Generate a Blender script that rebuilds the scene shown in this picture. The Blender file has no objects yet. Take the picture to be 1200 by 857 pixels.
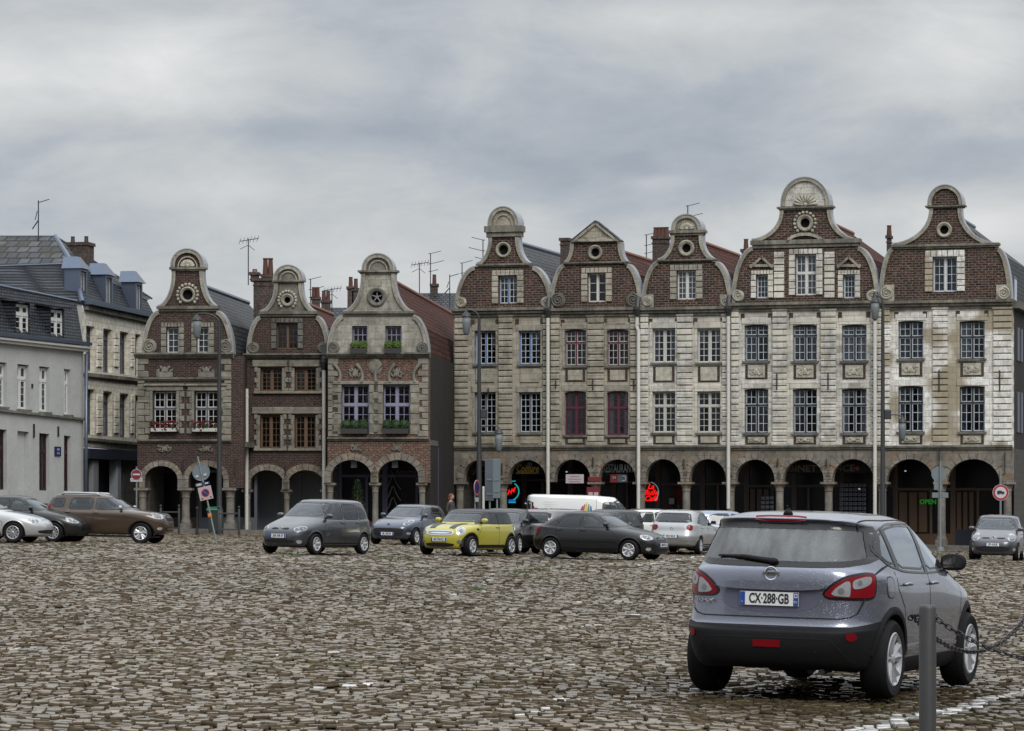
import bpy, bmesh, math, random
import numpy as np
from mathutils import Vector, Matrix
from mathutils.bvhtree import BVHTree
from mathutils.geometry import tessellate_polygon
random.seed(7); rng = np.random.default_rng(7)
SC = bpy.context.scene; COL = SC.collection
R = math.radians; PI = math.pi
# ---- camera model used to read the place off the photograph (1200 px wide) ----
F = 3650.0; CX = 600.0; HY = 587.0; CZ = 1.68; SLOPE = .0235
def gz(x, y=0): return -SLOPE * max(-60, min(60, x))
def atm(px, s, py=None):
    """point seen in column px at scale s (px per metre); on the ground when py is None"""
    x = (px - CX) / s; y = F / s
    return Vector((x, y, gz(x) if py is None else CZ + (HY - py) / s))
# ---- tagging ----
def tag(o, label=None, cat=None, group=None, kind=None):
    if label: o['label'] = label
    if cat: o['category'] = cat
    if group: o['group'] = group
    if kind: o['kind'] = kind
    return o
def empty(name, loc=(0,0,0), rz=0, parent=None):
    o = bpy.data.objects.new(name, None); COL.objects.link(o)
    o.location = loc; o.rotation_euler = (0, 0, rz); o.empty_display_size = .2
    if parent: o.parent = parent
    return o
def copy_tree(o, parent=None):
    c = o.copy(); COL.objects.link(c); c.parent = parent
    for ch in [q for q in bpy.data.objects if q.parent == o]: copy_tree(ch, c)
    return c
# ---- mesh builder ----
class MB:
    def __init__(s): s.v = []; s.f = []
    def add(s, vs, fs):
        n = len(s.v); s.v += [tuple(p) for p in vs]; s.f += [tuple(i + n for i in f) for f in fs]; return s
    def box(s, x0, x1, y0, y1, z0, z1, ch=0):
        if ch:   # chamfered front edges (front = y0)
            c = ch
            return s.add([(x0,y1,z0),(x1,y1,z0),(x1,y1,z1),(x0,y1,z1),(x0,y0+c,z0),(x1,y0+c,z0),(x1,y0+c,z1),(x0,y0+c,z1),
                          (x0+c,y0,z0+c),(x1-c,y0,z0+c),(x1-c,y0,z1-c),(x0+c,y0,z1-c)],
                         [(0,1,5,4),(1,2,6,5),(2,3,7,6),(3,0,4,7),(4,5,9,8),(5,6,10,9),(6,7,11,10),(7,4,8,11),(8,9,10,11),(3,2,1,0)])
        return s.add([(x0,y0,z0),(x1,y0,z0),(x1,y1,z0),(x0,y1,z0),(x0,y0,z1),(x1,y0,z1),(x1,y1,z1),(x0,y1,z1)],
                     [(3,2,1,0),(4,5,6,7),(0,1,5,4),(1,2,6,5),(2,3,7,6),(3,0,4,7)])
    def plate(s, outer, holes=(), y0=0, y1=.1, back=True):
        """polygon in (x,z) with holes, thick from y0 to y1"""
        loops = [outer] + list(holes)
        tri = tessellate_polygon([[Vector((p[0], p[1], 0)) for p in l] for l in loops])
        flat = [p for l in loops for p in l]; n = len(flat)
        vs = [(p[0], y0, p[1]) for p in flat] + [(p[0], y1, p[1]) for p in flat]
        fs = []
        for a, b, c in tri:
            A, B, C = flat[a], flat[b], flat[c]
            cr = (B[0]-A[0])*(C[1]-A[1]) - (B[1]-A[1])*(C[0]-A[0])
            if abs(cr) < 1e-9: continue
            if cr < 0: b, c = c, b
            fs.append((a, b, c))
            if back: fs.append((c+n, b+n, a+n))
        k = 0
        for l in loops:
            m = len(l)
            for i in range(m):
                j = (i+1) % m; fs.append((k+i, k+j, k+j+n, k+i+n))
            k += m
        return s.add(vs, fs)
    def strip(s, pts, w, y0, y1, side=1):
        """band of width w along an open line in (x,z)"""
        n = len(pts); off = []
        for i in range(n):
            a = Vector(pts[max(0,i-1)]); b = Vector(pts[min(n-1,i+1)]); d = (b-a)
            if d.length < 1e-9: d = Vector((1,0))
            d.normalize(); off.append((pts[i][0] - d.y*w*side, pts[i][1] + d.x*w*side))
        vs = []
        for i in range(n): vs += [(pts[i][0],y0,pts[i][1]),(off[i][0],y0,off[i][1]),(off[i][0],y1,off[i][1]),(pts[i][0],y1,pts[i][1])]
        fs = []
        for i in range(n-1):
            a = 4*i; b = a+4
            for q in range(4):
                r = (q+1) % 4; fs.append((a+q, b+q, b+r, a+r))
        fs += [(0,1,2,3), (4*n-1,4*n-2,4*n-3,4*n-4)]
        return s.add(vs, fs)
    def tube(s, pts, r, n=8, closed=False):
        pts = [Vector(p) for p in pts]; m = len(pts); k0 = len(s.v); up = Vector((0,0,1))
        rs = r if isinstance(r, (list, tuple)) else [r]*m
        prev = None
        for i, p in enumerate(pts):
            if closed: d = pts[(i+1) % m] - pts[i-1]
            else: d = pts[min(m-1,i+1)] - pts[max(0,i-1)]
            d.normalize()
            a = d.cross(up) if prev is None else prev - d*prev.dot(d)
            if a.length < 1e-4: a = d.cross(Vector((1,0,0)))
            a.normalize(); prev = a; b = d.cross(a)
            for q in range(n):
                t = 2*PI*q/n; s.v.append(tuple(p + (a*math.cos(t) + b*math.sin(t))*rs[i]))
        for i in range(m if closed else m-1):
            j = (i+1) % m
            for q in range(n):
                t = (q+1) % n; s.f.append((k0+i*n+q, k0+i*n+t, k0+j*n+t, k0+j*n+q))
        if not closed:
            s.f.append(tuple(k0+q for q in range(n))[::-1]); s.f.append(tuple(k0+(m-1)*n+q for q in range(n)))
        return s
    def lathe(s, prof, c=(0,0,0), n=16, axis='z'):
        """prof = [(r, h)] round an axis through c"""
        k0 = len(s.v); m = len(prof)
        for r, h in prof:
            for q in range(n):
                t = 2*PI*q/n; a, b = r*math.cos(t), r*math.sin(t)
                p = (a, b, h) if axis == 'z' else ((a, h, b) if axis == 'y' else (h, a, b))
                s.v.append((p[0]+c[0], p[1]+c[1], p[2]+c[2]))
        for i in range(m-1):
            for q in range(n):
                t = (q+1) % n; fc = (k0+i*n+q, k0+i*n+t, k0+(i+1)*n+t, k0+(i+1)*n+q)
                s.f.append(fc if axis != 'y' else fc[::-1])
        e0 = tuple(k0+q for q in range(n)); e1 = tuple(k0+(m-1)*n+q for q in range(n))
        s.f.append(e0[::-1] if axis != 'y' else e0); s.f.append(e1 if axis != 'y' else e1[::-1])
        return s
    def ball(s, c, rx, ry=None, rz=None, n=8, m=6):
        ry = ry or rx; rz = rz or rx; k0 = len(s.v)
        for i in range(m+1):
            t = PI*i/m
            for q in range(n):
                p = 2*PI*q/n
                s.v.append((c[0]+rx*math.sin(t)*math.cos(p), c[1]+ry*math.sin(t)*math.sin(p), c[2]+rz*math.cos(t)))
        for i in range(m):
            for q in range(n):
                t = (q+1) % n; s.f.append((k0+i*n+q, k0+(i+1)*n+q, k0+(i+1)*n+t, k0+i*n+t))
        return s
    def bar(s, a, b, w, d=None):
        a = Vector(a); b = Vector(b); d = d or w
        return s.tube([a, b], w*.6, 6)
    def build(s, name, mat, parent=None, smooth=False, bevel=0, loc=None):
        me = bpy.data.meshes.new(name); me.from_pydata(s.v, [], s.f); me.validate(verbose=False)
        if mat: me.materials.append(mat)
        if smooth == 'auto':
            me.polygons.foreach_set('use_smooth', [True]*len(me.polygons)); me.set_sharp_from_angle(angle=R(38))
        elif smooth: me.polygons.foreach_set('use_smooth', [True]*len(me.polygons))
        me.update()
        o = bpy.data.objects.new(name, me); COL.objects.link(o)
        if parent: o.parent = parent
        if loc: o.location = loc
        if bevel:
            b = o.modifiers.new('bevel', 'BEVEL'); b.width = bevel; b.segments = 2; b.limit_method = 'ANGLE'
        return o
def build_split(mb, name, mat, parent=None, smooth=False, gap=.06, bevel=0):
    """one object per piece: loose shells closer than gap belong to the same piece"""
    n = len(mb.v); par = list(range(n))
    def fd(a):
        while par[a] != a: par[a] = par[par[a]]; a = par[a]
        return a
    for f_ in mb.f:
        r = fd(f_[0])
        for q in f_[1:]: par[fd(q)] = r
    isl = {}
    for i in range(n): isl.setdefault(fd(i), []).append(i)
    keys = list(isl); bb = []
    for k in keys:
        P = [mb.v[i] for i in isl[k]]; bb.append([min(p[a] for p in P)-gap/2 for a in range(3)] + [max(p[a] for p in P)+gap/2 for a in range(3)])
    m = len(keys); pr = list(range(m))
    def fg(a):
        while pr[a] != a: pr[a] = pr[pr[a]]; a = pr[a]
        return a
    B = np.array(bb)
    for i in range(m):
        hit = np.nonzero(((B[i+1:, :3] <= B[i, 3:]) & (B[i+1:, 3:] >= B[i, :3])).all(1))[0]
        for j in hit: pr[fg(i+1+int(j))] = fg(i)
    grp = {}
    for i in range(m): grp.setdefault(fg(i), []).append(keys[i])
    where = {}
    for g, ks in grp.items():
        for k in ks: where[k] = g
    out = []; parts = {g: MB() for g in grp}; idx = {}
    for i in range(n):
        g = where[fd(i)]; idx[i] = len(parts[g].v); parts[g].v.append(mb.v[i])
    for f_ in mb.f: parts[where[fd(f_[0])]].f.append(tuple(idx[q] for q in f_))
    return [q.build(name, mat, parent, smooth, bevel) for q in parts.values()]
# ---- shader helper ----
class NT:
    def __init__(s, m):
        m.use_nodes = True; s.t = m.node_tree; s.t.nodes.clear(); s.n = s.t.nodes
    def new(s, typ, **kw):
        n = s.n.new(typ)
        for k, v in kw.items():
            if k == 'ins':
                for a, b in v.items():
                    if hasattr(b, 'links'): s.t.links.new(b, n.inputs[a])
                    else: n.inputs[a].default_value = b
            else: setattr(n, k, v)
        return n
    def ln(s, a, b): s.t.links.new(a, b)
    def math(s, op, a, b=None, c=None, clamp=False):
        n = s.n.new('ShaderNodeMath'); n.operation = op; n.use_clamp = clamp
        for i, v in enumerate((a, b, c)):
            if v is None: continue
            if hasattr(v, 'links'): s.ln(v, n.inputs[i])
            else: n.inputs[i].default_value = v
        return n.outputs[0]
    def mix(s, fac, a, b, mode='MIX'):
        n = s.n.new('ShaderNodeMix'); n.data_type = 'RGBA'; n.blend_type = mode
        for i, v in ((0, fac), (6, a), (7, b)):
            if hasattr(v, 'links'): s.ln(v, n.inputs[i])
            elif i and len(v) == 3: n.inputs[i].default_value = (*v, 1)
            else: n.inputs[i].default_value = v
        return n.outputs[2]
    def ramp(s, fac, stops, interp='LINEAR'):
        n = s.n.new('ShaderNodeValToRGB'); cr = n.color_ramp; cr.interpolation = interp
        while len(cr.elements) < len(stops): cr.elements.new(.5)
        for e, (p, c) in zip(cr.elements, stops):
            e.position = p; e.color = (*c, 1) if not isinstance(c, (int, float)) else (c, c, c, 1)
        s.ln(fac, n.inputs[0]); return n.outputs[0]
    def noise(s, vec, scale, detail=4, rough=.55, dim='3D', dist=0):
        n = s.new('ShaderNodeTexNoise'); n.noise_dimensions = dim
        n.inputs['Scale'].default_value = scale; n.inputs['Detail'].default_value = detail; n.inputs['Roughness'].default_value = rough
        n.inputs['Distortion'].default_value = dist
        if vec is not None: s.ln(vec, n.inputs['Vector'])
        return n.outputs['Fac']
    def coord(s, scale=(1,1,1), axis=None, loc=(0,0,0)):
        tc = s.new('ShaderNodeTexCoord').outputs['Object']
        if axis:
            sp = s.new('ShaderNodeSeparateXYZ', ins={0: tc}); cb = s.new('ShaderNodeCombineXYZ')
            a = {'x': 0, 'y': 1, 'z': 2}
            for i, ch in enumerate(axis): s.ln(sp.outputs[a[ch]], cb.inputs[i])
            tc = cb.outputs[0]
        mp = s.new('ShaderNodeMapping'); s.ln(tc, mp.inputs[0]); mp.inputs['Scale'].default_value = scale; mp.inputs['Location'].default_value = loc
        return mp.outputs[0]
    def out(s, sh): 
        o = s.new('ShaderNodeOutputMaterial'); s.ln(sh, o.inputs[0])
    def bsdf(s, col, rough=.6, metal=0, bump=None, bs=.3, bd=.02, spec=.5, coat=0, **kw):
        b = s.new('ShaderNodeBsdfPrincipled')
        for k, v in (('Base Color', col), ('Roughness', rough), ('Metallic', metal), ('Specular IOR Level', spec), ('Coat Weight', coat)):
            if hasattr(v, 'links'): s.ln(v, b.inputs[k])
            elif k == 'Base Color' and len(v) == 3: b.inputs[k].default_value = (*v, 1)
            else: b.inputs[k].default_value = v
        for k, v in kw.items():
            k = k.replace('_', ' ')
            if hasattr(v, 'links'): s.ln(v, b.inputs[k])
            else: b.inputs[k].default_value = v
        if bump is not None:
            bn = s.new('ShaderNodeBump'); bn.inputs['Strength'].default_value = bs; bn.inputs['Distance'].default_value = bd
            s.ln(bump, bn.inputs['Height']); s.ln(bn.outputs[0], b.inputs['Normal'])
        return b.outputs[0]
def newmat(name):
    m = bpy.data.materials.new(name); return m, NT(m)
def plain(name, col, rough=.6, metal=0, var=.25, scale=6, coat=0, spec=.5, bump=.15):
    """paint, plaster, metal: colour with a little grime and roughness variation"""
    m, t = newmat(name); v = t.coord()
    n1 = t.noise(v, scale, 5); n2 = t.noise(v, scale*6, 3)
    c = t.mix(t.math('MULTIPLY', n1, var*1.6), col, tuple(x*.45 for x in col))
    c = t.mix(t.math('MULTIPLY', n2, var*.8), c, tuple(min(1, x*1.35) for x in col))
    r = t.math('ADD', t.math('MULTIPLY', n2, .15), rough-.07)
    t.out(t.bsdf(c, r, metal, n2, bump, .01, spec, coat)); return m
def stone(name, cols, bw=.55, bh=.28, axis='xzy', grime=.5, mortar=(.12,.11,.10), ms=.012, bump=.5, gcol=(.055,.052,.045), patch=None):
    """coursed ashlar: each block its own tone, stains and lichen over it"""
    m, t = newmat(name); v = t.coord(axis=axis)
    def bk(c1, c2, mo, off=0):
        b = t.new('ShaderNodeTexBrick'); t.ln(v, b.inputs['Vector']); b.offset = .5
        for k, q in (('Color1', c1), ('Color2', c2), ('Mortar', mo)): b.inputs[k].default_value = (*q, 1) if len(q) == 3 else q
        b.inputs['Scale'].default_value = 1; b.inputs['Mortar Size'].default_value = ms; b.inputs['Mortar Smooth'].default_value = .3
        b.inputs['Brick Width'].default_value = bw; b.inputs['Row Height'].default_value = bh; b.inputs['Bias'].default_value = off
        return b
    b = bk((0,0,0), (1,1,1), (.5,.5,.5))
    sel = t.ramp(b.outputs['Color'], [(i/(len(cols)-1), c) for i, c in enumerate(cols)])
    n1 = t.noise(v, .55, 6, .6); n2 = t.noise(v, 4, 6, .65); n3 = t.noise(v, 22, 4, .6)
    c = t.mix(t.math('MULTIPLY', n3, .55), sel, (.0,.0,.0), 'MULTIPLY') if False else t.mix(.5, sel, t.ramp(n2, [(.33,(.30,.28,.25)),(.5,(.95,.94,.92)),(.7,(1.3,1.3,1.3))]), 'MULTIPLY')
    c = t.mix(.35, c, t.ramp(n3, [(.3,(.6,.6,.6)),(.7,(1.3,1.3,1.3))]), 'MULTIPLY')
    if patch: c = t.mix(t.ramp(t.noise(v, .45, 2, .4), [(.50, 0),(.56, 1)]), c, t.mix(.6, patch, sel, 'MULTIPLY'))
    # rain streaks: noise stretched down the wall
    vs = t.coord(scale=(2.6, 2.6, .35)); st = t.noise(vs, 1.2, 5, .7)
    g = t.math('MULTIPLY', t.ramp(t.math('ADD', t.math('MULTIPLY', n1, .55), t.math('MULTIPLY', st, .55)), [(.46, 0),(.70, 1)]), grime)
    c = t.mix(g, c, gcol)
    c = t.mix(t.math('MULTIPLY', b.outputs['Fac'], .5), c, mortar)
    h = t.math('SUBTRACT', t.math('MULTIPLY', n2, .6), t.math('MULTIPLY', b.outputs['Fac'], 1.0))
    h = t.math('ADD', h, t.math('MULTIPLY', n3, .3))
    t.out(t.bsdf(c, .85, 0, h, bump, .03, .3)); return m
def brick(name, c1, c2, mortar, axis='xzy', grime=.45, speck=None, bw=.22, bh=.075):
    m, t = newmat(name); v = t.coord(axis=axis)
    b = t.new('ShaderNodeTexBrick'); t.ln(v, b.inputs['Vector']); b.offset = .5
    b.inputs['Color1'].default_value = (*c1, 1); b.inputs['Color2'].default_value = (*c2, 1); b.inputs['Mortar'].default_value = (*mortar, 1)
    b.inputs['Scale'].default_value = 1; b.inputs['Mortar Size'].default_value = .012; b.inputs['Brick Width'].default_value = bw; b.inputs['Row Height'].default_value = bh
    n1 = t.noise(v, .7, 6, .62); n2 = t.noise(v, 9, 4, .7)
    c = t.mix(.75, b.outputs['Color'], t.ramp(n2, [(.32,(.25,.24,.25)),(.5,(.9,.9,.9)),(.7,(1.9,1.8,1.7))]), 'MULTIPLY')
    if speck:
        vo = t.new('ShaderNodeTexVoronoi'); vo.inputs['Scale'].default_value = 5.5; t.ln(v, vo.inputs['Vector'])
        c = t.mix(t.math('MULTIPLY', t.ramp(vo.outputs['Distance'], [(.16, 1),(.32, 0)]), .75), c, speck)
    vs = t.coord(scale=(2.4, 2.4, .3)); st = t.noise(vs, 1.2, 5, .7)
    g = t.math('MULTIPLY', t.ramp(t.math('ADD', t.math('MULTIPLY', n1, .55), t.math('MULTIPLY', st, .55)), [(.47, 0),(.68, 1)]), grime)
    c = t.mix(g, c, (.035,.032,.03))
    t.out(t.bsdf(c, .85, 0, t.math('SUBTRACT', n2, b.outputs['Fac']), .5, .02, .3)); return m
def rooftile(name, c1, c2, axis, bw, bh, moss=(.05,.055,.035), mossf=.5, rough=.6):
    m, t = newmat(name); v = t.coord(axis=axis)
    b = t.new('ShaderNodeTexBrick'); t.ln(v, b.inputs['Vector']); b.offset = .5
    b.inputs['Color1'].default_value = (*c1, 1); b.inputs['Color2'].default_value = (*c2, 1); b.inputs['Mortar'].default_value = (*[x*.3 for x in c1], 1)
    b.inputs['Scale'].default_value = 1; b.inputs['Mortar Size'].default_value = .035; b.inputs['Mortar Smooth'].default_value = .4; b.inputs['Brick Width'].default_value = bw; b.inputs['Row Height'].default_value = bh
    n1 = t.noise(v, 1.1, 6, .68); n2 = t.noise(v, 14, 3)
    c = t.mix(.6, b.outputs['Color'], t.ramp(n2, [(.3,(.6,.6,.6)),(.7,(1.35,1.35,1.35))]), 'MULTIPLY')
    c = t.mix(t.math('MULTIPLY', t.ramp(n1, [(.47, 0),(.62, 1)]), mossf), c, moss)
    t.out(t.bsdf(c, rough, 0, t.math('SUBTRACT', t.math('MULTIPLY', n2, .5), b.outputs['Fac']), 1, .06, .2)); return m
M = {}
def mats():
    # right-hand row: pale limestone
    M['lime1'] = stone('limestone_grey', [(.26,.24,.185),(.36,.335,.27),(.44,.415,.34),(.30,.27,.20)], grime=.5, patch=(.7,.66,.58))
    M['lime2'] = stone('limestone_pale', [(.46,.45,.40),(.58,.57,.53),(.66,.65,.61),(.38,.36,.30)], grime=.33, patch=(.85,.82,.74))
    M['lime3'] = stone('limestone_white', [(.66,.65,.60),(.76,.75,.71),(.80,.80,.77),(.54,.51,.44)], bw=.42, grime=.22, patch=(.44,.39,.30))
    M['arcade'] = stone('arcade_stone', [(.17,.155,.13),(.235,.215,.185),(.28,.25,.21),(.20,.15,.10)], bw=.7, bh=.3, grime=.55)
    M['column'] = stone('column_stone', [(.17,.16,.14),(.25,.235,.205),(.21,.19,.16)], bw=3, bh=.9, grime=.6)
    M['trim'] = stone('weathered_trim', [(.28,.265,.22),(.40,.38,.32),(.33,.31,.25)], bw=.8, bh=3, grime=.7)
    M['cornice'] = stone('cornice_stone', [(.15,.145,.12),(.24,.23,.19),(.2,.19,.155)], bw=1.1, bh=3, grime=.95)
    M['darktrim'] = stone('sooty_trim', [(.12,.118,.105),(.20,.195,.17),(.16,.155,.135)], bw=.8, bh=3, grime=.8)
    M['quoinL'] = stone('quoin_left', [(.19,.18,.145),(.29,.275,.235),(.24,.225,.18)], bw=.9, bh=.3, grime=.5); M['panelL'] = stone('carved_left', [(.19,.185,.155),(.26,.25,.215)], bw=3, bh=3, grime=.5)
    M['panel'] = stone('carved_stone', [(.42,.40,.33),(.54,.52,.44)], bw=3, bh=3, grime=.4)
    M['quoin'] = stone('quoin_stone', [(.27,.255,.21),(.38,.36,.31),(.32,.3,.24)], bw=.9, bh=.3, grime=.45)
    M['brick'] = brick('brick_red', (.068,.028,.020), (.032,.017,.015), (.11,.095,.085))
    M['brickg'] = brick('brick_gable', (.075,.034,.023), (.020,.013,.011), (.19,.165,.14), bw=.30, bh=.11, speck=(.17,.12,.09), grime=.35)
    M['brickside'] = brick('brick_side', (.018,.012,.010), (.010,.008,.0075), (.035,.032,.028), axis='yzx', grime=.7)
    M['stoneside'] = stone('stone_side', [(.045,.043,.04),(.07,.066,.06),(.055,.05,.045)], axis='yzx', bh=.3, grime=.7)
    M['slate'] = rooftile('slate', (.03,.036,.046), (.065,.074,.09), 'xzy', .24, .14, mossf=.12, rough=.5)
    M['slate_old'] = rooftile('slate_mossy', (.035,.038,.044), (.10,.105,.11), 'yzx', .5, .32, moss=(.035,.03,.018), mossf=.9, rough=.6); M['slate_old2'] = rooftile('slate_mossy_side', (.035,.038,.044), (.09,.095,.10), 'xzy', .5, .32, moss=(.035,.03,.018), mossf=.9, rough=.6)
    M['slate_side'] = rooftile('slate_side', (.028,.031,.036), (.06,.064,.07), 'yzx', .3, .2, mossf=.3, rough=.5)
    M['tile'] = rooftile('clay_tile', (.105,.036,.023), (.05,.02,.015), 'yzx', .5, .26, moss=(.03,.018,.012), mossf=.6, rough=.9)
    M['ridge'] = plain('ridge_tile', (.17,.07,.045), .7, var=.6, scale=3)
    M['zinc'] = plain('zinc', (.12,.15,.205), .35, .6, .3, 2)
    M['lead'] = plain('lead_flashing', (.42,.44,.47), .38, .55, .3, 3)
    M['pipe_white'] = plain('drainpipe_paint', (.60,.59,.55), .45, 0, .35, 2)
    M['pipe_dark'] = plain('hopper_iron', (.03,.03,.032), .5)
    M['render'] = plain('wall_render', (.44,.45,.44), .85, 0, .55, .8, bump=.4)
    M['plinth'] = stone('plinth_rubble', [(.10,.10,.09),(.18,.17,.15),(.14,.13,.12)], bw=.4, bh=.25, grime=.5)
    M['curve'] = stone('pale_ashlar', [(.68,.65,.54),(.80,.77,.68),(.74,.70,.58)], bw=.5, bh=.32, grime=.15)
    for k, c in dict(white=(.62,.63,.62), offwhite=(.5,.5,.47), blue=(.07,.16,.36), paleblue=(.50,.56,.62), burg=(.10,.018,.038), maroon=(.035,.014,.015), black=(.02,.021,.024),
                     wood=(.14,.08,.045), lilac=(.24,.235,.34), darkwood=(.045,.026,.018), grey=(.24,.25,.27), greyblue=(.10,.11,.14), woodpanel=(.11,.062,.032),
                     bluebase=(.02,.028,.045), redpaint=(.18,.02,.025), lilacdark=(.10,.09,.16)).items():
        M['f_'+k] = plain('paint_'+k, c, .5, 0, .25, 5)
    # window glass: thin reflecting sheet
    for nm, tint, rf in (('pane', (.10,.12,.13), .14), ('carglass', (.42,.50,.49), .10), ('heroglass', (.30,.37,.36), .1)):
        m, t = newmat('glass_'+nm)
        tr = t.new('ShaderNodeBsdfTransparent'); tr.inputs[0].default_value = (*tint, 1) if nm != 'pane' else (.6,.63,.65,1)
        g = t.new('ShaderNodeBsdfGlossy'); g.inputs['Roughness'].default_value = .04 if nm != 'pane' else .09
        g.inputs[0].default_value = (.9,.95,1,1)
        v = t.coord()
        bn = t.new('ShaderNodeBump'); bn.inputs['Strength'].default_value = .05 if nm != 'pane' else .25; bn.inputs['Distance'].default_value = .02
        t.ln(t.noise(v, 1.5 if nm == 'pane' else 3, 2), bn.inputs['Height']); t.ln(bn.outputs[0], g.inputs['Normal'])
        fr = t.new('ShaderNodeFresnel'); fr.inputs[0].default_value = 1.6
        fac = t.math('ADD', t.math('MULTIPLY', fr.outputs[0], {'carglass': 1.25, 'pane': .8, 'heroglass': 2.4}[nm]), 0, clamp=True)
        mx = t.new('ShaderNodeMixShader'); t.ln(fac, mx.inputs[0]); t.ln(tr.outputs[0], mx.inputs[1]); t.ln(g.outputs[0], mx.inputs[2])
        t.out(mx.outputs[0]); M[nm] = m
    m, t = newmat('mist_sheen_glass'); v = t.coord()
    tr = t.new('ShaderNodeBsdfTransparent'); tr.inputs[0].default_value = (.40,.47,.47,1); g = t.new('ShaderNodeBsdfGlossy'); g.inputs['Roughness'].default_value = .12
    df = t.new('ShaderNodeBsdfDiffuse'); df.inputs[0].default_value = (.42,.48,.48,1)
    n = t.noise(t.coord(scale=(1,2.2,.8)), 2.2, 6, .65); n2 = t.noise(v, 60, 2); bn = t.new('ShaderNodeBump'); bn.inputs['Strength'].default_value = .5; bn.inputs['Distance'].default_value = .004; t.ln(n2, bn.inputs['Height']); t.ln(bn.outputs[0], g.inputs['Normal'])
    f1 = t.math('MULTIPLY', t.ramp(n, [(.40, 0),(.75, 1)]), t.math('ADD', .08, t.math('MULTIPLY', n2, .34)))  # pale mottling: mist, plus sky reflection painted in as diffuse colour
    m1 = t.new('ShaderNodeMixShader'); t.ln(f1, m1.inputs[0]); t.ln(tr.outputs[0], m1.inputs[1]); t.ln(df.outputs[0], m1.inputs[2])
    fr = t.new('ShaderNodeFresnel'); fr.inputs[0].default_value = 1.7; m2 = t.new('ShaderNodeMixShader'); t.ln(t.math('ADD', fr.outputs[0], .05, clamp=True), m2.inputs[0]); t.ln(m1.outputs[0], m2.inputs[1]); t.ln(g.outputs[0], m2.inputs[2]); t.out(m2.outputs[0]); M['mist_sheen'] = m
    m, t = newmat('curtain_cloth'); v = t.coord(); 
    t.out(t.bsdf(t.ramp(t.noise(v, 7, 3), [(.3,(.12,.145,.18)),(.7,(.30,.33,.38))]), .9)); M['curtain'] = m; M['curtain_white'] = plain('curtain_white', (.50,.52,.56), .9)
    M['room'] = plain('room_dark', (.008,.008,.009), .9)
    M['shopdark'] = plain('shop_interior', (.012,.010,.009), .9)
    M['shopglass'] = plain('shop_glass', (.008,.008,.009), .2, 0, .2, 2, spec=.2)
    M['iron'] = plain('wrought_iron', (.02,.02,.022), .55)
    M['pole'] = plain('lamp_post_paint', (.028,.031,.034), .45)
    M['galv'] = plain('galvanised_steel', (.22,.25,.26), .5, .4, .3, 8)
    M['signback'] = plain('sign_back', (.17,.21,.23), .45, .3, .25, 6)
    M['chimney'] = brick('brick_chimney', (.10,.055,.045), (.045,.035,.033), (.12,.11,.1), grime=.6)
    M['pot'] = plain('chimney_pot', (.10,.04,.028), .8, 0, .5, 4)
    M['terra'] = plain('terracotta', (.2,.08,.05), .8)
    M['leaf'] = plain('leaf_green', (.07,.13,.018), .7, 0, .7, 12)
    M['leafdark'] = plain('leaf_dark', (.02,.05,.012), .7, 0, .6, 12)
    M['flower'] = plain('flower_red', (.13,.008,.014), .7, 0, .6, 14)
    M['signred'] = plain('sign_red', (.33,.02,.035), .45); M['signwhite'] = plain('sign_white', (.50,.51,.53), .45); M['signblue'] = plain('sign_blue', (.012,.018,.11), .45)
    M['signpink'] = plain('sign_faded', (.40,.33,.33), .5); M['signblack'] = plain('sign_black', (.015,.016,.025), .5)
    M['gold'] = plain('gold_letters', (.55,.36,.06), .5); M['letters'] = plain('pale_letters', (.45,.56,.56), .5); M['dimgold'] = plain('dim_gold_letters', (.13,.105,.06), .6)
    M['banner'] = plain('banner_cloth', (.5,.42,.46), .8, 0, .3, 5)
    M['orange'] = plain('orange_plastic', (.6,.2,.05), .5); M['bin'] = plain('bin_green', (.02,.03,.025), .5); M['binlid'] = plain('bin_lid_green', (.01,.10,.05), .45)
    for nm, c, e in (('neon_red', (1,.01,.008), .9), ('neon_cyan', (.03,.62,.62), .5), ('neon_green', (.05,.6,.06), .2), ('neon_blue', (.02,.14,.8), .6), ('neon_grey', (.35,.5,.55), .35), ('lamp_dim', (.7,.75,.8), .5)):
        m, t = newmat(nm); em = t.new('ShaderNodeEmission'); em.inputs[0].default_value = (*c, 1); em.inputs[1].default_value = e; t.out(em.outputs[0]); M[nm] = m
    M['lantern'] = plain('lantern_glass', (.15,.17,.18), .5, 0, .2, 3)
    # bollard and chain
    M['bollard'] = plain('bollard_paint', (.045,.045,.047), .45, 0, .4, 18)
    M['chain'] = plain('chain_iron', (.035,.035,.04), .35, .7, .4, 20)
    # car things
    M['rubber'] = plain('tyre_rubber', (.008,.008,.009), .75, 0, .3, 10, spec=.2)
    M['alloy'] = plain('alloy', (.42,.43,.45), .35, .45, .3, 10, coat=.6)
    M['alloy_dark'] = plain('wheel_back', (.02,.02,.022), .6)
    M['blackplastic'] = plain('black_plastic', (.010,.010,.012), .6, 0, .25, 20, spec=.2)
    M['frit'] = plain('glass_border', (.01,.01,.011), .12)
    M['seam'] = plain('panel_gap', (.004,.004,.005), .8)
    M['cabin'] = plain('cabin_trim', (.025,.026,.028), .8)
    M['lamp_red'] = plain('tail_lamp_red', (.17,.004,.010), .22, 0, .2, 10, spec=.25)
    M['lens'] = plain('lamp_lens', (.33,.34,.35), .2, .3, .6, 25)
    M['lamp_white'] = plain('lamp_clear', (.40,.415,.43), .15, .3, .5, 12, coat=1)
    M['lamp_dark'] = plain('lamp_bowl', (.22,.23,.24), .2, .5)
    M['chrome'] = plain('chrome', (.62,.63,.65), .14, 1, .1, 10, bump=.0)
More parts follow.
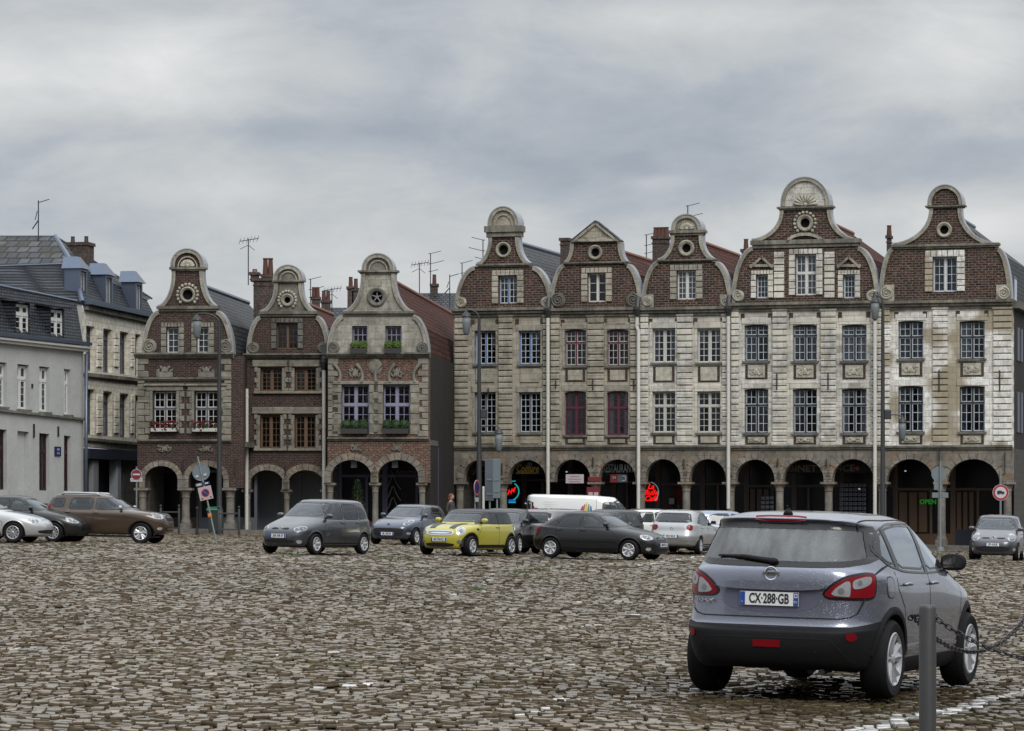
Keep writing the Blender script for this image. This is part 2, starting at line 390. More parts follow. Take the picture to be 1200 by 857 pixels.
    M['plate'] = plain('number_plate', (.68,.70,.72), .35, 0, .1, 20); M['plateblue'] = plain('plate_blue', (.015,.06,.28), .35); M['ink'] = plain('plate_ink', (.01,.01,.012), .5)
def paint(name, col, metal=.35, rough=.32, drops=0, dirt=.2, coat=1.0):
    m, t = newmat('car_paint_'+name); v = t.coord()
    n = t.noise(v, 2.2, 4); sp = t.new('ShaderNodeSeparateXYZ'); t.ln(v, sp.inputs[0])
    low = t.math('MULTIPLY', t.ramp(t.math('ADD', sp.outputs[2], t.math('MULTIPLY', n, .3)), [(.3, 1),(.85, 0)]), dirt)
    c = t.mix(low, col, (.11,.10,.09))
    c = t.mix(t.math('MULTIPLY', n, .25), c, tuple(x*.7 for x in col))
    if drops:
        vo = t.new('ShaderNodeTexVoronoi'); vo.inputs['Scale'].default_value = 85; t.ln(v, vo.inputs['Vector'])
        h = t.ramp(vo.outputs['Distance'], [(.0, 1),(.42, 0)]); h = t.math('MULTIPLY', h, t.ramp(t.noise(v, 30, 2), [(.42, 0),(.6, 1)]))
        b = t.bsdf(c, t.math('ADD', rough, t.math('MULTIPLY', low, .3)), metal, h, drops, .004, .5, 1.0)
    else:
        b = t.bsdf(c, t.math('ADD', rough, t.math('MULTIPLY', low, .3)), metal, None, coat=coat)
    b.node.inputs['Coat Roughness'].default_value = .06
    t.out(b); return m
mats()
def text(body, size, mat, parent, loc, rot=(PI/2,0,0), name='lettering', sx=1, bold=0, ext=.003, align='CENTER', shear=0):
    cu = bpy.data.curves.new(name, 'FONT'); cu.body = body; cu.size = size; cu.align_x = align; cu.align_y = 'CENTER'
    cu.extrude = ext; cu.offset = bold; cu.shear = shear; cu.resolution_u = 3
    o = bpy.data.objects.new(name, cu); COL.objects.link(o)
    bpy.context.view_layer.update(); dg = bpy.context.evaluated_depsgraph_get()
    me = bpy.data.meshes.new_from_object(o.evaluated_get(dg)); me.name = name
    bpy.data.objects.remove(o); me.materials.clear(); me.materials.append(mat)
    o = bpy.data.objects.new(name, me); COL.objects.link(o)
    o.parent = parent; o.location = loc; o.rotation_euler = rot; o.scale = (sx, 1, 1); return o
# ---- camera ----
cam = bpy.data.cameras.new('camera'); co = bpy.data.objects.new('camera', cam); COL.objects.link(co)
cam.sensor_width = 36; cam.lens = F/1200*36; cam.shift_y = (HY-428.5)/1200; cam.clip_end = 5000; cam.clip_start = .5
co.location = (0, 0, CZ); co.rotation_euler = (PI/2, 0, 0); SC.camera = co
cam.dof.use_dof = False; cam.dof.focus_distance = 30; cam.dof.aperture_fstop = 18
# ---- sky ----
def world():
    w = bpy.data.worlds.new('World'); SC.world = w; w.use_nodes = True; t = NT(w)
    sky = t.new('ShaderNodeTexSky'); sky.sky_type = 'NISHITA'; sky.sun_disc = False
    sky.sun_elevation = R(38); sky.sun_rotation = R(SUN_AZ)
    tc = t.new('ShaderNodeTexCoord').outputs['Generated']; sp = t.new('ShaderNodeSeparateXYZ', ins={0: tc})
    x, y, z = sp.outputs
    ya = t.math('MAXIMUM', t.math('ABSOLUTE', y), .15)
    u = t.math('DIVIDE', x, ya); v_ = t.math('DIVIDE', z, ya)
    cb = t.new('ShaderNodeCombineXYZ'); t.ln(t.math('MULTIPLY', u, 10), cb.inputs[0]); t.ln(t.math('MULTIPLY', v_, 23), cb.inputs[1]); t.ln(y, cb.inputs[2])
    n1 = t.noise(cb.outputs[0], .8, 7, .58, dist=.25); 
    cb2 = t.new('ShaderNodeCombineXYZ'); t.ln(t.math('MULTIPLY', u, 26), cb2.inputs[0]); t.ln(t.math('MULTIPLY', v_, 60), cb2.inputs[1]); t.ln(y, cb2.inputs[2])
    n2 = t.noise(cb2.outputs[0], .62, 9, .62, dist=.35)
    tot = t.math('ADD', t.math('MULTIPLY', n1, .62), t.math('MULTIPLY', n2, .54))
    def blob(px, py, rx, ry, amp, cur):
        a = t.math('DIVIDE', t.math('SUBTRACT', u, (px-CX)/F), rx/F); b = t.math('DIVIDE', t.math('SUBTRACT', v_, (HY-py)/F), ry/F)
        d = t.math('ADD', t.math('MULTIPLY', a, a), t.math('MULTIPLY', b, b))
        g = t.math('POWER', 2.718, t.math('MULTIPLY', d, -1))
        return t.math('ADD', cur, t.math('MULTIPLY', g, amp))
    for q in BLOBS: tot = blob(*q, tot)
    col = t.ramp(tot, [(.34,(.355,.395,.455)),(.49,(.44,.475,.525)),(.60,(.535,.56,.585)),(.74,(.64,.655,.66)),(.95,(.80,.81,.81))])
    el = t.math('ADD', 1.0, t.math('MULTIPLY', t.math('MAXIMUM', t.math('SUBTRACT', z, .17), 0), 3.3))
    sc = t.new('ShaderNodeVectorMath'); sc.operation = 'SCALE'; t.ln(col, sc.inputs[0]); t.ln(t.math('MULTIPLY', el, 10*SKYK), sc.inputs['Scale'])
    mx = t.mix(.96, sky.outputs[0], sc.outputs[0])
    bg = t.new('ShaderNodeBackground'); t.ln(mx, bg.inputs[0]); bg.inputs[1].default_value = .1
    o = t.new('ShaderNodeOutputWorld'); t.ln(bg.outputs[0], o.inputs[0])
SUN_AZ = 160; SKYK = .86
BLOBS = [(60,95,230,60,.22),(230,75,130,45,.10),(830,190,420,110,-.16),(470,180,160,60,-.04),(300,155,260,16,-.10),(1080,75,230,70,.10),(700,40,200,50,.07),
         (770,212,45,10,.16),(1150,265,120,45,.30),(820,20,260,22,.16),(1100,60,160,30,.14),(950,255,120,40,.1),(1100,155,170,12,.06),(300,225,420,18,.05),(250,380,500,50,.08),(700,300,300,50,.08)]
world()
sun = bpy.data.lights.new('sun', 'SUN'); so = bpy.data.objects.new('sun', sun); COL.objects.link(so)
sun.energy = 1.5; sun.angle = R(28); sun.color = (1, .94, .86)
# the sun stands behind the camera, high on the left
_a = R(SUN_AZ); _e = R(38); _d = Vector((math.sin(_a)*math.cos(_e), math.cos(_a)*math.cos(_e), math.sin(_e)))
so.rotation_euler = _d.to_track_quat('Z', 'Y').to_euler(); so.location = (0, 0, 60)
SC.view_settings.view_transform = 'Standard'; SC.view_settings.look = 'None'; SC.view_settings.exposure = .18; SC.view_settings.gamma = 1
SC.render.engine = 'CYCLES'
try:
    SC.cycles.use_denoising = True; SC.cycles.denoiser = 'OPENIMAGEDENOISE'
except Exception: pass
SC.cycles.transparent_max_bounces = 24; SC.cycles.max_bounces = 8; SC.cycles.caustics_reflective = False; SC.cycles.caustics_refractive = False
# ---- ground ----
def ground():
    m, t = newmat('packed_earth'); v = t.coord(); n = t.noise(v, .8, 6)
    t.out(t.bsdf(t.ramp(n, [(.3,(.05,.045,.04)),(.7,(.09,.085,.075))]), .8, 0, n, .3))
    xs = [-900,-60]+[x for x in range(-50,51,10)]+[60,900]; ys = [-300,0,60,130,170,400,2500]
    mb = MB(); mb.add([(x, y, gz(x)-(.14 if y in (60,) or y < 130 else .045)) for y in ys for x in xs], [(j*len(xs)+i, j*len(xs)+i+1, (j+1)*len(xs)+i+1, (j+1)*len(xs)+i) for j in range(len(ys)-1) for i in range(len(xs)-1)])
    tag(mb.build('ground', m), 'dark packed ground beyond and beneath the paving of the square', kind='structure')
    # setts: every stone modelled, one sheet
    V = []; C = []; ylo, yhi = 11.0, 131.0
    y = ylo
    rows = []
    while y < yhi:
        k = .80 if y < 45 else (1.05 if y < 75 else 1.5)
        d = rng.uniform(.15, .18)*k; rows.append((y, d, k)); y += d
    for (yy, d, k) in rows:
        hw = .165*yy + (9 if yy > 40 else 7); n = int(2*hw/(.15*k))+2
        w = rng.uniform(.10, .19, n)*k; x0 = -hw + np.concatenate([[0], np.cumsum(w)[:-1]]) + rng.uniform(-.1, 0)
        keep = x0 < hw; x0 = x0[keep]; w = w[keep]; n = len(x0); x1 = x0 + w
        g = .010*k
        a = np.stack([x0+g, x1-g, x1-g, x0+g], 1); b = np.stack([np.full(n,yy+g), np.full(n,yy+g), np.full(n,yy+d-g), np.full(n,yy+d-g)], 1)
        a += rng.normal(0, .007*k, a.shape); b += rng.normal(0, .007*k, b.shape)
        cx = a.mean(1, keepdims=True); cy = b.mean(1, keepdims=True)
        ai = cx + (a-cx)*.84; bi = cy + (b-cy)*.72
        h = rng.normal(0, .008, (n,1)); tx = rng.normal(0, .06, (n,1)); ty = rng.normal(0, .085, (n,1))
        zt = h + (ai-cx)*tx + (bi-cy)*ty; zl = h + (a-cx)*tx + (b-cy)*ty - .028 - .010*rng.random((n,1))
        P = np.stack([np.concatenate([a, ai], 1), np.concatenate([b, bi], 1), np.concatenate([zl, zt], 1)], 2)
        V.append(P.reshape(-1, 3)); C.append(np.stack([cx[:,0], cy[:,0], rng.random(n), rng.random(n)], 1))
    V = np.concatenate(V); C = np.concatenate(C); n = len(C)
    X = V[:,0].copy(); Y = V[:,1].copy()
    # courses wander: bend them sideways and along
    V[:,1] = Y + .25*np.sin(X*.55 + Y*.05) + .12*np.sin(X*1.7+2) + .02*X
    V[:,0] = X + .15*np.sin(Y*.4)
    C[:,0] = V[:,0].reshape(-1, 8).mean(1); C[:,1] = V[:,1].reshape(-1, 8).mean(1)
    und = .018*np.sin(X*.8+Y*.31) + .014*np.sin(X*.37-Y*.77+1) + .008*np.sin(X*2.1+Y*1.3)
    V[:,2] += und - SLOPE*V[:,0]
    base = np.arange(n)[:,None]*8
    q = np.array([[4,5,6,7],[0,1,5,4],[1,2,6,5],[2,3,7,6],[3,0,4,7]])
    Fc = (base[:,:,None] + q[None]).reshape(-1, 4)
    me = bpy.data.meshes.new('cobblestones'); me.vertices.add(len(V)); me.vertices.foreach_set('co', V.astype(np.float32).ravel())
    me.loops.add(Fc.size); me.loops.foreach_set('vertex_index', Fc.astype(np.int32).ravel())
    me.polygons.add(len(Fc)); me.polygons.foreach_set('loop_start', np.arange(0, Fc.size, 4, dtype=np.int32)); me.polygons.foreach_set('loop_total', np.full(len(Fc), 4, np.int32))
    me.polygons.foreach_set('use_smooth', np.ones(len(Fc), bool)); me.update(calc_edges=True)
    # stone colours: greys and warm browns, old white parking lines on some stones, grass in the joints
    cx, cy, r1, r2 = C.T
    pal = np.array([(.13,.118,.10),(.165,.15,.125),(.21,.195,.165),(.11,.09,.068),(.17,.128,.085),(.25,.237,.21),(.085,.08,.072),(.15,.115,.078)])
    pal = pal*.5 + pal.mean(0)*.5
    col = pal[(r1*len(pal)).astype(int)] * (.84+.34*r2)[:,None]*np.array([1.10,1.01,.87])
    lf = .5+.5*np.sin(cx*.31+1.3*np.sin(cy*.13)+cy*.21)*np.sin(cy*.17+.6*np.sin(cx*.4)); col *= (.82+.3*lf)[:,None]
    def line(p, q_, w, dens):
        a = np.array(p); b = np.array(q_); d = b-a; L = np.hypot(*d); d = d/L; rx = cx-a[0]; ry = cy-a[1]
        tt = rx*d[0]+ry*d[1]; pp = np.abs(rx*d[1]-ry*d[0]); wob = .5+.5*np.sin(tt*1.7+a[0]*3)*np.sin(tt*.6+a[1])
        return (tt > 0) & (tt < L) & (pp < w) & (r2 < dens*(.4+.9*wob))
    def gp(px, py):
        s = (py-HY+0)/CZ; 
        for _ in range(8): s = (py-HY)/(CZ-gz((px-CX)/s))
        return ((px-CX)/s, F/s)
    painted = np.zeros(n, bool)
    lines = [((985,862),(1215,806),.10,3.0),((962,836),(1060,841),.05,2),((612,845),(640,822),.2,.25),((640,822),(745,815),.09,.6),((610,838),(700,834),.1,.4),
             ((600,779),(665,776),.12,.5),((655,738),(720,733),.14,.4),((500,722),(540,720),.16,.5),((600,705),(760,703),.25,.32),((730,720),(820,722),.2,.22),
             ((740,663),(850,648),.3,.6),((760,659),(640,664),.3,.2),((130,806),(240,790),.12,.45),((330,810),(450,802),.1,.5),((0,760),(120,752),.12,.3),((320,770),(420,764),.12,.25),
             ((1140,650),(1200,648),.35,.4),((1130,694),(1215,692),.25,.45),((540,700),(600,664),.3,.15),((860,640),(700,672),.25,.1)]
    for (p, q_, w, dn) in lines:
        dn = dn if dn >= 1 else dn*.6
        k = line(gp(*p), gp(*q_), w, dn); painted[k] = True; col[k] = np.array((.60,.595,.57))*(.75+.3*r1[k])[:,None]
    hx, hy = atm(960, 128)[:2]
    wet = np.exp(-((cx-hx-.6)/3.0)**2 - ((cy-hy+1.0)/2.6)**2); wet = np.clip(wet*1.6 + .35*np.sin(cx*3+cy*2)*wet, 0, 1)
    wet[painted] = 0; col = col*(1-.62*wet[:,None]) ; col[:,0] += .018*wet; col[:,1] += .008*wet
    damp = np.clip((cy-60)/60, 0, 1)
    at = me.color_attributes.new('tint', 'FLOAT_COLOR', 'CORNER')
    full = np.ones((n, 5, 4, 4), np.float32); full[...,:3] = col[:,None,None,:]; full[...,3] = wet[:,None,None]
    full[:,1:,:,:3] = full[:,1:,:,:3]*.46 + np.array((.010,.008,.005))   # side faces darkened: earth in the joints, plus shade put into the colour
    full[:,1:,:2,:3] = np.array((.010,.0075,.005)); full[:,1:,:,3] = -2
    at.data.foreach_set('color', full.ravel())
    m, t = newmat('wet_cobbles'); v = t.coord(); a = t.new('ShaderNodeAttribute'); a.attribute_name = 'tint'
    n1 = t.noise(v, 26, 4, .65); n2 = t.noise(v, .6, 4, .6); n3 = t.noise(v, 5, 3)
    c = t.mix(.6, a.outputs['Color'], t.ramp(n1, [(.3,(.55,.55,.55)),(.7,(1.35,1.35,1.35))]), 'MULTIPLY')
    moss = t.math('MULTIPLY', t.ramp(t.noise(v, .22, 5, .7), [(.54, 0),(.66, 1)]), t.ramp(n3, [(.45, 0),(.6, 1)]))
    c = t.mix(t.math('MULTIPLY', moss, .45), c, (.055,.07,.018))
    rg = t.math('SUBTRACT', t.math('ADD', .10, t.math('MULTIPLY', t.math('ADD', n2, n1), .20)), t.math('MULTIPLY', a.outputs['Alpha'], .16))
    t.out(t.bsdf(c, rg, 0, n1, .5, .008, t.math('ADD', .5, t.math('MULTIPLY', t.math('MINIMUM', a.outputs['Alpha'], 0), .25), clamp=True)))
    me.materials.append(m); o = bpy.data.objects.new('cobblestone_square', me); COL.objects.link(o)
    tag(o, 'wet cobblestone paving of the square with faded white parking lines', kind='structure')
    # water film lying between the stones by the near car
ground()
# =====================  cars  =====================
def catmull(P, n):
    """rows of numbers -> n steps per span, through every row"""
    P = np.array(P, float); out = []
    for i in range(len(P)-1):
        p0 = P[max(0,i-1)]; p1 = P[i]; p2 = P[i+1]; p3 = P[min(len(P)-1,i+2)]
        for k in range(n):
            t = k/n
            q = .5*((2*p1)+(-p0+p2)*t+(2*p0-5*p1+4*p2-p3)*t*t+(-p0+3*p1-3*p2+p3)*t**3)
            lo = np.minimum(p1,p2)-.25*np.abs(p2-p1); hi = np.maximum(p1,p2)+.25*np.abs(p2-p1)
            out.append(np.clip(q, lo, hi))
    out.append(P[-1]); return np.array(out)
def smooth_poly(pts, it=2, r=.22):
    for _ in range(it):
        q = []
        for i in range(len(pts)):
            a = pts[i]; b = pts[(i+1) % len(pts)]
            q.append((a[0]*(1-r)+b[0]*r, a[1]*(1-r)+b[1]*r)); q.append((a[0]*r+b[0]*(1-r), a[1]*r+b[1]*(1-r)))
        pts = q
    return pts
def inset_poly(pts, d):
    n = len(pts); ar = sum(pts[i][0]*pts[(i+1)%n][1]-pts[(i+1)%n][0]*pts[i][1] for i in range(n)); sg = 1 if ar > 0 else -1
    out = []
    for i in range(n):
        a = Vector(pts[i-1]); p = Vector(pts[i]); b = Vector(pts[(i+1)%n])
        t = (b-a); 
        if t.length < 1e-9: out.append(tuple(p)); continue
        t.normalize(); out.append((p.x - t.y*d*sg, p.y + t.x*d*sg))
    return out
def pip(px, py, poly):
    ins = np.zeros(px.shape, bool); n = len(poly)
    for i in range(n):
        x1, y1 = poly[i]; x2, y2 = poly[(i+1) % n]
        if y1 == y2: continue
        c = ((y1 > py) != (y2 > py)) & (px < (x2-x1)*(py-y1)/(y2-y1)+x1); ins ^= c
    return ins
# views: name -> (direction the ray travels, u axis, v axis)
def view(name):
    if name == 'R': return Vector((0,1,0)), Vector((1,0,0)), Vector((0,0,1))      # right side of the car is -y
    if name == 'L': return Vector((0,-1,0)), Vector((1,0,0)), Vector((0,0,1))
    if name == 'F': return Vector((-1,0,0)), Vector((0,1,0)), Vector((0,0,1))
    if name == 'B': return Vector((1,0,0)), Vector((0,1,0)), Vector((0,0,1))
    if name == 'T': return Vector((0,0,-1)), Vector((1,0,0)), Vector((0,1,0))
    a = name  # angle in degrees of the outward direction, 0 = front, 90 = left
    o = Vector((math.cos(R(a)), math.sin(R(a)), 0)); return -o, Vector((0,0,1)).cross(o), Vector((0,0,1))
class Car:
    def __init__(s, rows, n=5, M_=64, wheels=None, arch=None, name='parked_car', label='', group=None, mat=None, detail=1, fr_n=0, low_z=None):
        s.root = empty(name); tag(s.root, label, 'car', group)
        s.detail = detail; s.d = .035 if detail > 1 else .075
        rows_ = [list(r) + [4.2, 5.0] if len(r) == 6 else list(r) for r in rows]
        Rw = catmull(rows_, n); K = len(Rw); s.rows = Rw
        V = np.zeros((K, 2*M_, 3))
        th = np.linspace(0, PI, 600)
        for k, (w, zs, xf, zf, xr, zr, nf, nr) in enumerate(Rw):
            xc = (xf+xr)/2; ax = (xf-xr)/2
            c = np.cos(th); sn = np.sin(th); nn = np.where(c > 0, nf, nr)
            px = np.sign(c)*np.abs(c)**(2/nn)*ax; py = np.abs(sn)**(2/nn)*w
            L = np.concatenate([[0], np.cumsum(np.hypot(np.diff(px), np.diff(py)))])
            # even steps, a little denser at the corners
            tt = np.linspace(0, 1, M_+1)*L[-1]
            qx = np.interp(tt, L, px); qy = np.interp(tt, L, py)
            cc = np.clip(np.abs(qx)/max(ax,1e-6), 0, 1)**3.2
            qz = zs + np.where(qx > 0, zf-zs, zr-zs)*cc
            V[k,:M_+1,0] = qx+xc; V[k,:M_+1,1] = qy; V[k,:M_+1,2] = qz
            V[k,M_+1:,0] = (qx+xc)[1:-1][::-1]; V[k,M_+1:,1] = -qy[1:-1][::-1]; V[k,M_+1:,2] = qz[1:-1][::-1]
        N = 2*M_
        s.V = V.reshape(-1, 3); f = []
        for k in range(K-1):
            for i in range(N):
                j = (i+1) % N; f.append((k*N+i, k*N+j, (k+1)*N+j, (k+1)*N+i))
        s.F = np.array(f)
        s.bvh = BVHTree.FromPolygons([tuple(v) for v in s.V], [tuple(q) for q in f])
        s.N = N; s.cutmask = np.zeros(len(f), bool); s.mat = mat
        a = s.V[s.F]; s.cen = a.mean(1); nn = np.cross(a[:,2]-a[:,0], a[:,3]-a[:,1]); s.nrm = nn/np.maximum(np.linalg.norm(nn, axis=1, keepdims=True), 1e-9)
        s.arches = []
    def cut(s, poly, vw):
        d, u, v = view(vw); P = s.V[s.F]; ins = np.ones(len(s.F), bool)
        for q in range(4):
            ins &= pip(P[:,q]@np.array(u), P[:,q]@np.array(v), poly)
        s.cutmask |= ins & ((s.nrm@np.array(d)) < -.08)
    def wheel_arch(s, x, z, r, both=True):
        P = s.cen; m = ((P[:,0]-x)**2+(P[:,2]-z)**2 < r*r) & (np.abs(P[:,1]) > .45)
        s.cutmask |= m; s.arches.append((x, z, r))
    def hit(s, vw, uu, vv, off=.004, far=6):
        d, u, v = view(vw); o = u*uu + v*vv - d*far
        p, nr, i, dist = s.bvh.ray_cast(o, d)
        if p is None:
            p, nr, i, dist = s.bvh.find_nearest(u*uu + v*vv - d*1.0)
        if nr.dot(d) > 0: nr = -nr
        return p + nr*off, nr
    def finish(s, name='body', mat2=None, zs=9, pred=None, mat3=None):
        V = s.V.copy(); F_ = s.F[~s.cutmask]; used = np.zeros(len(V), bool)
        cutv = np.zeros(len(V), bool); cutv[s.F[s.cutmask].ravel()] = True; used[F_.ravel()] = True
        rim = cutv & used
        for x, z, r in s.arches:   # pull the ragged edge of each arch on to a true circle
            dx = V[:,0]-x; dz = V[:,2]-z; dd = np.hypot(dx, dz)
            m = rim & (np.abs(V[:,1]) > .4) & (np.abs(dd-r) < .12) & (V[:,2] > .2)
            V[m,0] = x + dx[m]/dd[m]*r; V[m,2] = z + dz[m]/dd[m]*r
        idx = np.cumsum(used)-1
        mb = MB(); mb.v = [tuple(v) for v in V[used]]; mb.f = [tuple(int(idx[i]) for i in q) for q in F_]
        o = mb.build(name, s.mat, s.root, smooth=True)
        if pred:
            o.data.materials.append(mat3); c_ = s.cen[~s.cutmask]; rw = (np.arange(len(s.F))//s.N)[~s.cutmask]; pm = pred(c_, rw)
            o.data.polygons.foreach_set('material_index', pm.astype(np.int32))
        if mat2:
            o.data.materials.append(mat2)
            for f_ in o.data.polygons:
                if f_.center.z > zs and len(f_.vertices) and not (f_.center.x > .6 and f_.normal.z > .8): f_.material_index = 1
        return o
    def decal(s, name, poly, vw, mat, off=.004, depth=.012, d=None, parent=None, smooth_it=0, cut=False, border=0, fit=True):
        if smooth_it: poly = smooth_poly(poly, smooth_it)
        if cut: s.cut(inset_poly(poly, .012), vw)
        d = d or s.d; bm = bmesh.new()
        vs = [bm.verts.new((p[0], p[1], 0)) for p in poly]; bm.faces.new(vs)
        if border:
            inn = inset_poly(poly, border); bm.free(); bm = bmesh.new()
            a = [bm.verts.new((p[0], p[1], 0)) for p in poly]; b = [bm.verts.new((p[0], p[1], 0)) for p in inn]
            for i in range(len(a)):
                j = (i+1) % len(a); bm.faces.new((a[i], a[j], b[j], b[i]))
        xs = [p[0] for p in poly]; ys = [p[1] for p in poly]
        for ax, lo, hi in ((0, min(xs), max(xs)), (1, min(ys), max(ys))):
            k = max(1, int((hi-lo)/d))
            for i in range(1, k):
                q = lo+(hi-lo)*i/k; no = (1,0,0) if ax == 0 else (0,1,0); c = (q,0,0) if ax == 0 else (0,q,0)
                bmesh.ops.bisect_plane(bm, geom=bm.verts[:]+bm.edges[:]+bm.faces[:], plane_co=c, plane_no=no, dist=1e-6)
        for v in bm.verts:
            p, n = s.hit(vw, v.co.x, v.co.y, off); v.co = p; 
        bm.normal_update()
        dvec = view(vw)[0]
        if bm.faces and sum((f.normal.dot(dvec))*f.calc_area() for f in bm.faces) > 0: bmesh.ops.reverse_faces(bm, faces=bm.faces[:])
        # a skirt gives the piece its thickness
        ed = [e for e in bm.edges if e.is_boundary]
        r = bmesh.ops.extrude_edge_only(bm, edges=ed)
        for v in [g for g in r['geom'] if isinstance(g, bmesh.types.BMVert)]:
            v.co += dvec*depth
        me = bpy.data.meshes.new(name); bmesh.ops.triangulate(bm, faces=[f for f in bm.faces if len(f.verts) > 4]); bm.to_mesh(me); bm.free()
        me.polygons.foreach_set('use_smooth', [True]*len(me.polygons)); me.set_sharp_from_angle(angle=R(40)); me.materials.append(mat)
        o = bpy.data.objects.new(name, me); COL.objects.link(o); o.parent = parent or s.root; return o
    def line(s, name, pts, vw, w, mat, off=.0025, closed=False, parent=None):
        """thin seam along a line in a view"""
        P = [];
        if closed: pts = list(pts)+[pts[0]]
        for i in range(len(pts)-1):
            a = Vector(pts[i]); b = Vector(pts[i+1]); n = max(1, int((b-a).length/.06))
            for k in range(n): P.append(a.lerp(b, k/n))
        P.append(Vector(pts[-1])); mb = MB()
        for i, p in enumerate(P):
            t = (P[min(len(P)-1,i+1)]-P[max(0,i-1)]); t.normalize(); nn = Vector((-t.y, t.x))*w/2
            a, _ = s.hit(vw, p.x+nn.x, p.y+nn.y, off); b, _ = s.hit(vw, p.x-nn.x, p.y-nn.y, off); mb.v += [tuple(a), tuple(b)]
        for i in range(len(P)-1): mb.f.append((2*i, 2*i+1, 2*i+3, 2*i+2))
        return mb.build(name, mat, parent or s.root)
    def window(s, name, poly, vw, border=.03, glass='carglass', sm=1):
        poly = smooth_poly(poly, sm, .12)
        s.cut(inset_poly(poly, .02), vw)
        fr = s.decal(name, poly, vw, M['frit'], off=.004, border=border)
        s.decal('glass', inset_poly(poly, border*.6), vw, M[glass], off=.001, depth=.001, parent=fr)
        return fr
    def arch_lips(s, mat, w=.035, out=.012, name='wheel_arch_trim', a0=-8, a1=188):
        for x, z, r in s.arches:
            for sd in (1, -1):
                mb = MB(); n = 22
                for i in range(n+1):
                    t = R(a0+(a1-a0)*i/n); c, q = math.cos(t), math.sin(t)
                    p1, _ = s.hit('L' if sd > 0 else 'R', x+(r+w)*c, max(.2, z+(r+w)*q), .003)
                    p0, _ = s.hit('L' if sd > 0 else 'R', x+(r+w*.5)*c, max(.2, z+(r+w*.5)*q), out)
                    y = p0.y
                    mb.v += [(x+(r+w)*c, p1.y, z+(r+w)*q), (x+(r+w*.3)*c, y, z+(r+w*.3)*q), (x+(r-.012)*c, y-sd*.008, z+(r-.012)*q), (x+(r-.012)*c, y-sd*.10, z+(r-.012)*q)]
                for i in range(n):
                    for q in range(3): 
                        a = 4*i+q; f = (a, a+1, a+5, a+4); mb.f.append(f if sd > 0 else f[::-1])
                mb.build(name, mat, s.root, smooth='auto')
    def wells(s):
        for x, z, r in s.arches:
            for sd in (1, -1):
                mb = MB(); n = 14; y1 = sd*(s.hw-.13); y0 = sd*(s.hw-.42); k = len(mb.v)
                for i in range(n+1):
                    t = R(-4+188*i/n); mb.v += [(x+(r+.02)*math.cos(t), y1, z+(r+.02)*math.sin(t)), (x+(r+.02)*math.cos(t), y0, z+(r+.02)*math.sin(t))]
                for i in range(n): mb.f.append((k+2*i, k+2*i+1, k+2*i+3, k+2*i+2))
                zb = getattr(s, 'wz', .30); mb.add([(x-r-.03, y0, zb), (x+r+.03, y0, zb), (x+r+.03, y0, z+r+.02), (x-r-.03, y0, z+r+.02)], [(0,1,2,3)])
                mb.build('wheel_well', M['alloy_dark'], s.root)
    def wheels(s, xs, track, rad, width=.21, rimr=None, style='five', rmat=None, steer=0):
        rimr = rimr or rad*.66; rmat = rmat or M['alloy']; W = width
        for x in xs:
            for sd in (1, -1):
                tb = MB(); tb.lathe([(rimr-.005,-W/2+.012),(rimr+.012,-W/2),(rad-.035,-W/2-.004),(rad-.012,-W/2+.02),(rad,-W/2+.05),(rad,W/2-.05),(rad-.012,W/2-.02),(rad-.035,W/2+.004),(rimr+.012,W/2),(rimr-.005,W/2-.012)], (0,0,0), 36, 'y'); tb.f = tb.f[:-2]
                ty = tb.build('wheel', M['rubber'], s.root, smooth='auto'); ty.location = (x, sd*(track/2), rad)
                if sd < 0: ty.rotation_euler = (0, 0, PI)
                if x > 0 and steer: ty.rotation_euler.z += steer
                # outer face of every wheel is +y in its own axes
                rb = MB(); o = W/2
                rb.lathe([(rimr, -o+.02),(rimr, o-.004),(rimr-.012, o+.004),(rimr-.028, o-.01),(rimr-.035, o-.05),(rimr-.04,-o+.02)], (0,0,0), 36, 'y'); rb.f = rb.f[:-2]
                hub = rimr*.2; nsp = {'five':5,'seven':7,'multi':10,'cover':7,'six':6}[style]
                for k in range(nsp):
                    a = 2*PI*k/nsp + .3
                    for q in ((-1, 1) if style in ('five','multi') else (0,)):
                        w0 = .044 if style == 'five' else (.016 if style == 'multi' else .05); w1 = w0*(1.1 if style != 'six' else 1.5)
                        a0 = a + q*.16; a1 = a + q*(.24 if style == 'five' else .09)
                        pts = []
                        for rr, aa, ww, yy in ((hub*.5, a0, w0, o-.03), (rimr*.6, (a0+a1)/2, w0, o-.022), (rimr-.02, a1, w1, o-.008)):
                            t = Vector((-math.sin(aa), 0, math.cos(aa))); c = Vector((math.cos(aa)*rr, yy, math.sin(aa)*rr))
                            pts += [c - t*ww - Vector((0,.012,0)), c + Vector((0,.012,0)), c + t*ww - Vector((0,.012,0)), c + Vector((0,-.045,0))]
                        fs = []
                        for i in range(2):
                            b = 4*i; fs += [(b, b+1, b+5, b+4), (b+1, b+2, b+6, b+5), (b+2, b+3, b+7, b+6), (b+3, b, b+4, b+7)]
                        rb.add(pts, fs)
                rb.lathe([(hub, o-.05),(hub, o-.015),(hub*.8, o-.008),(hub*.3,o-.006)], (0,0,0), 14, 'y')
                rim = rb.build('rim', rmat, ty, smooth='auto')
                db = MB(); db.lathe([(rimr*.99, -.02),(rimr*.99, 0),(rimr*.2,.005)], (0,0,0), 24, 'y'); db.build('brake_disc', M['alloy_dark'], ty)
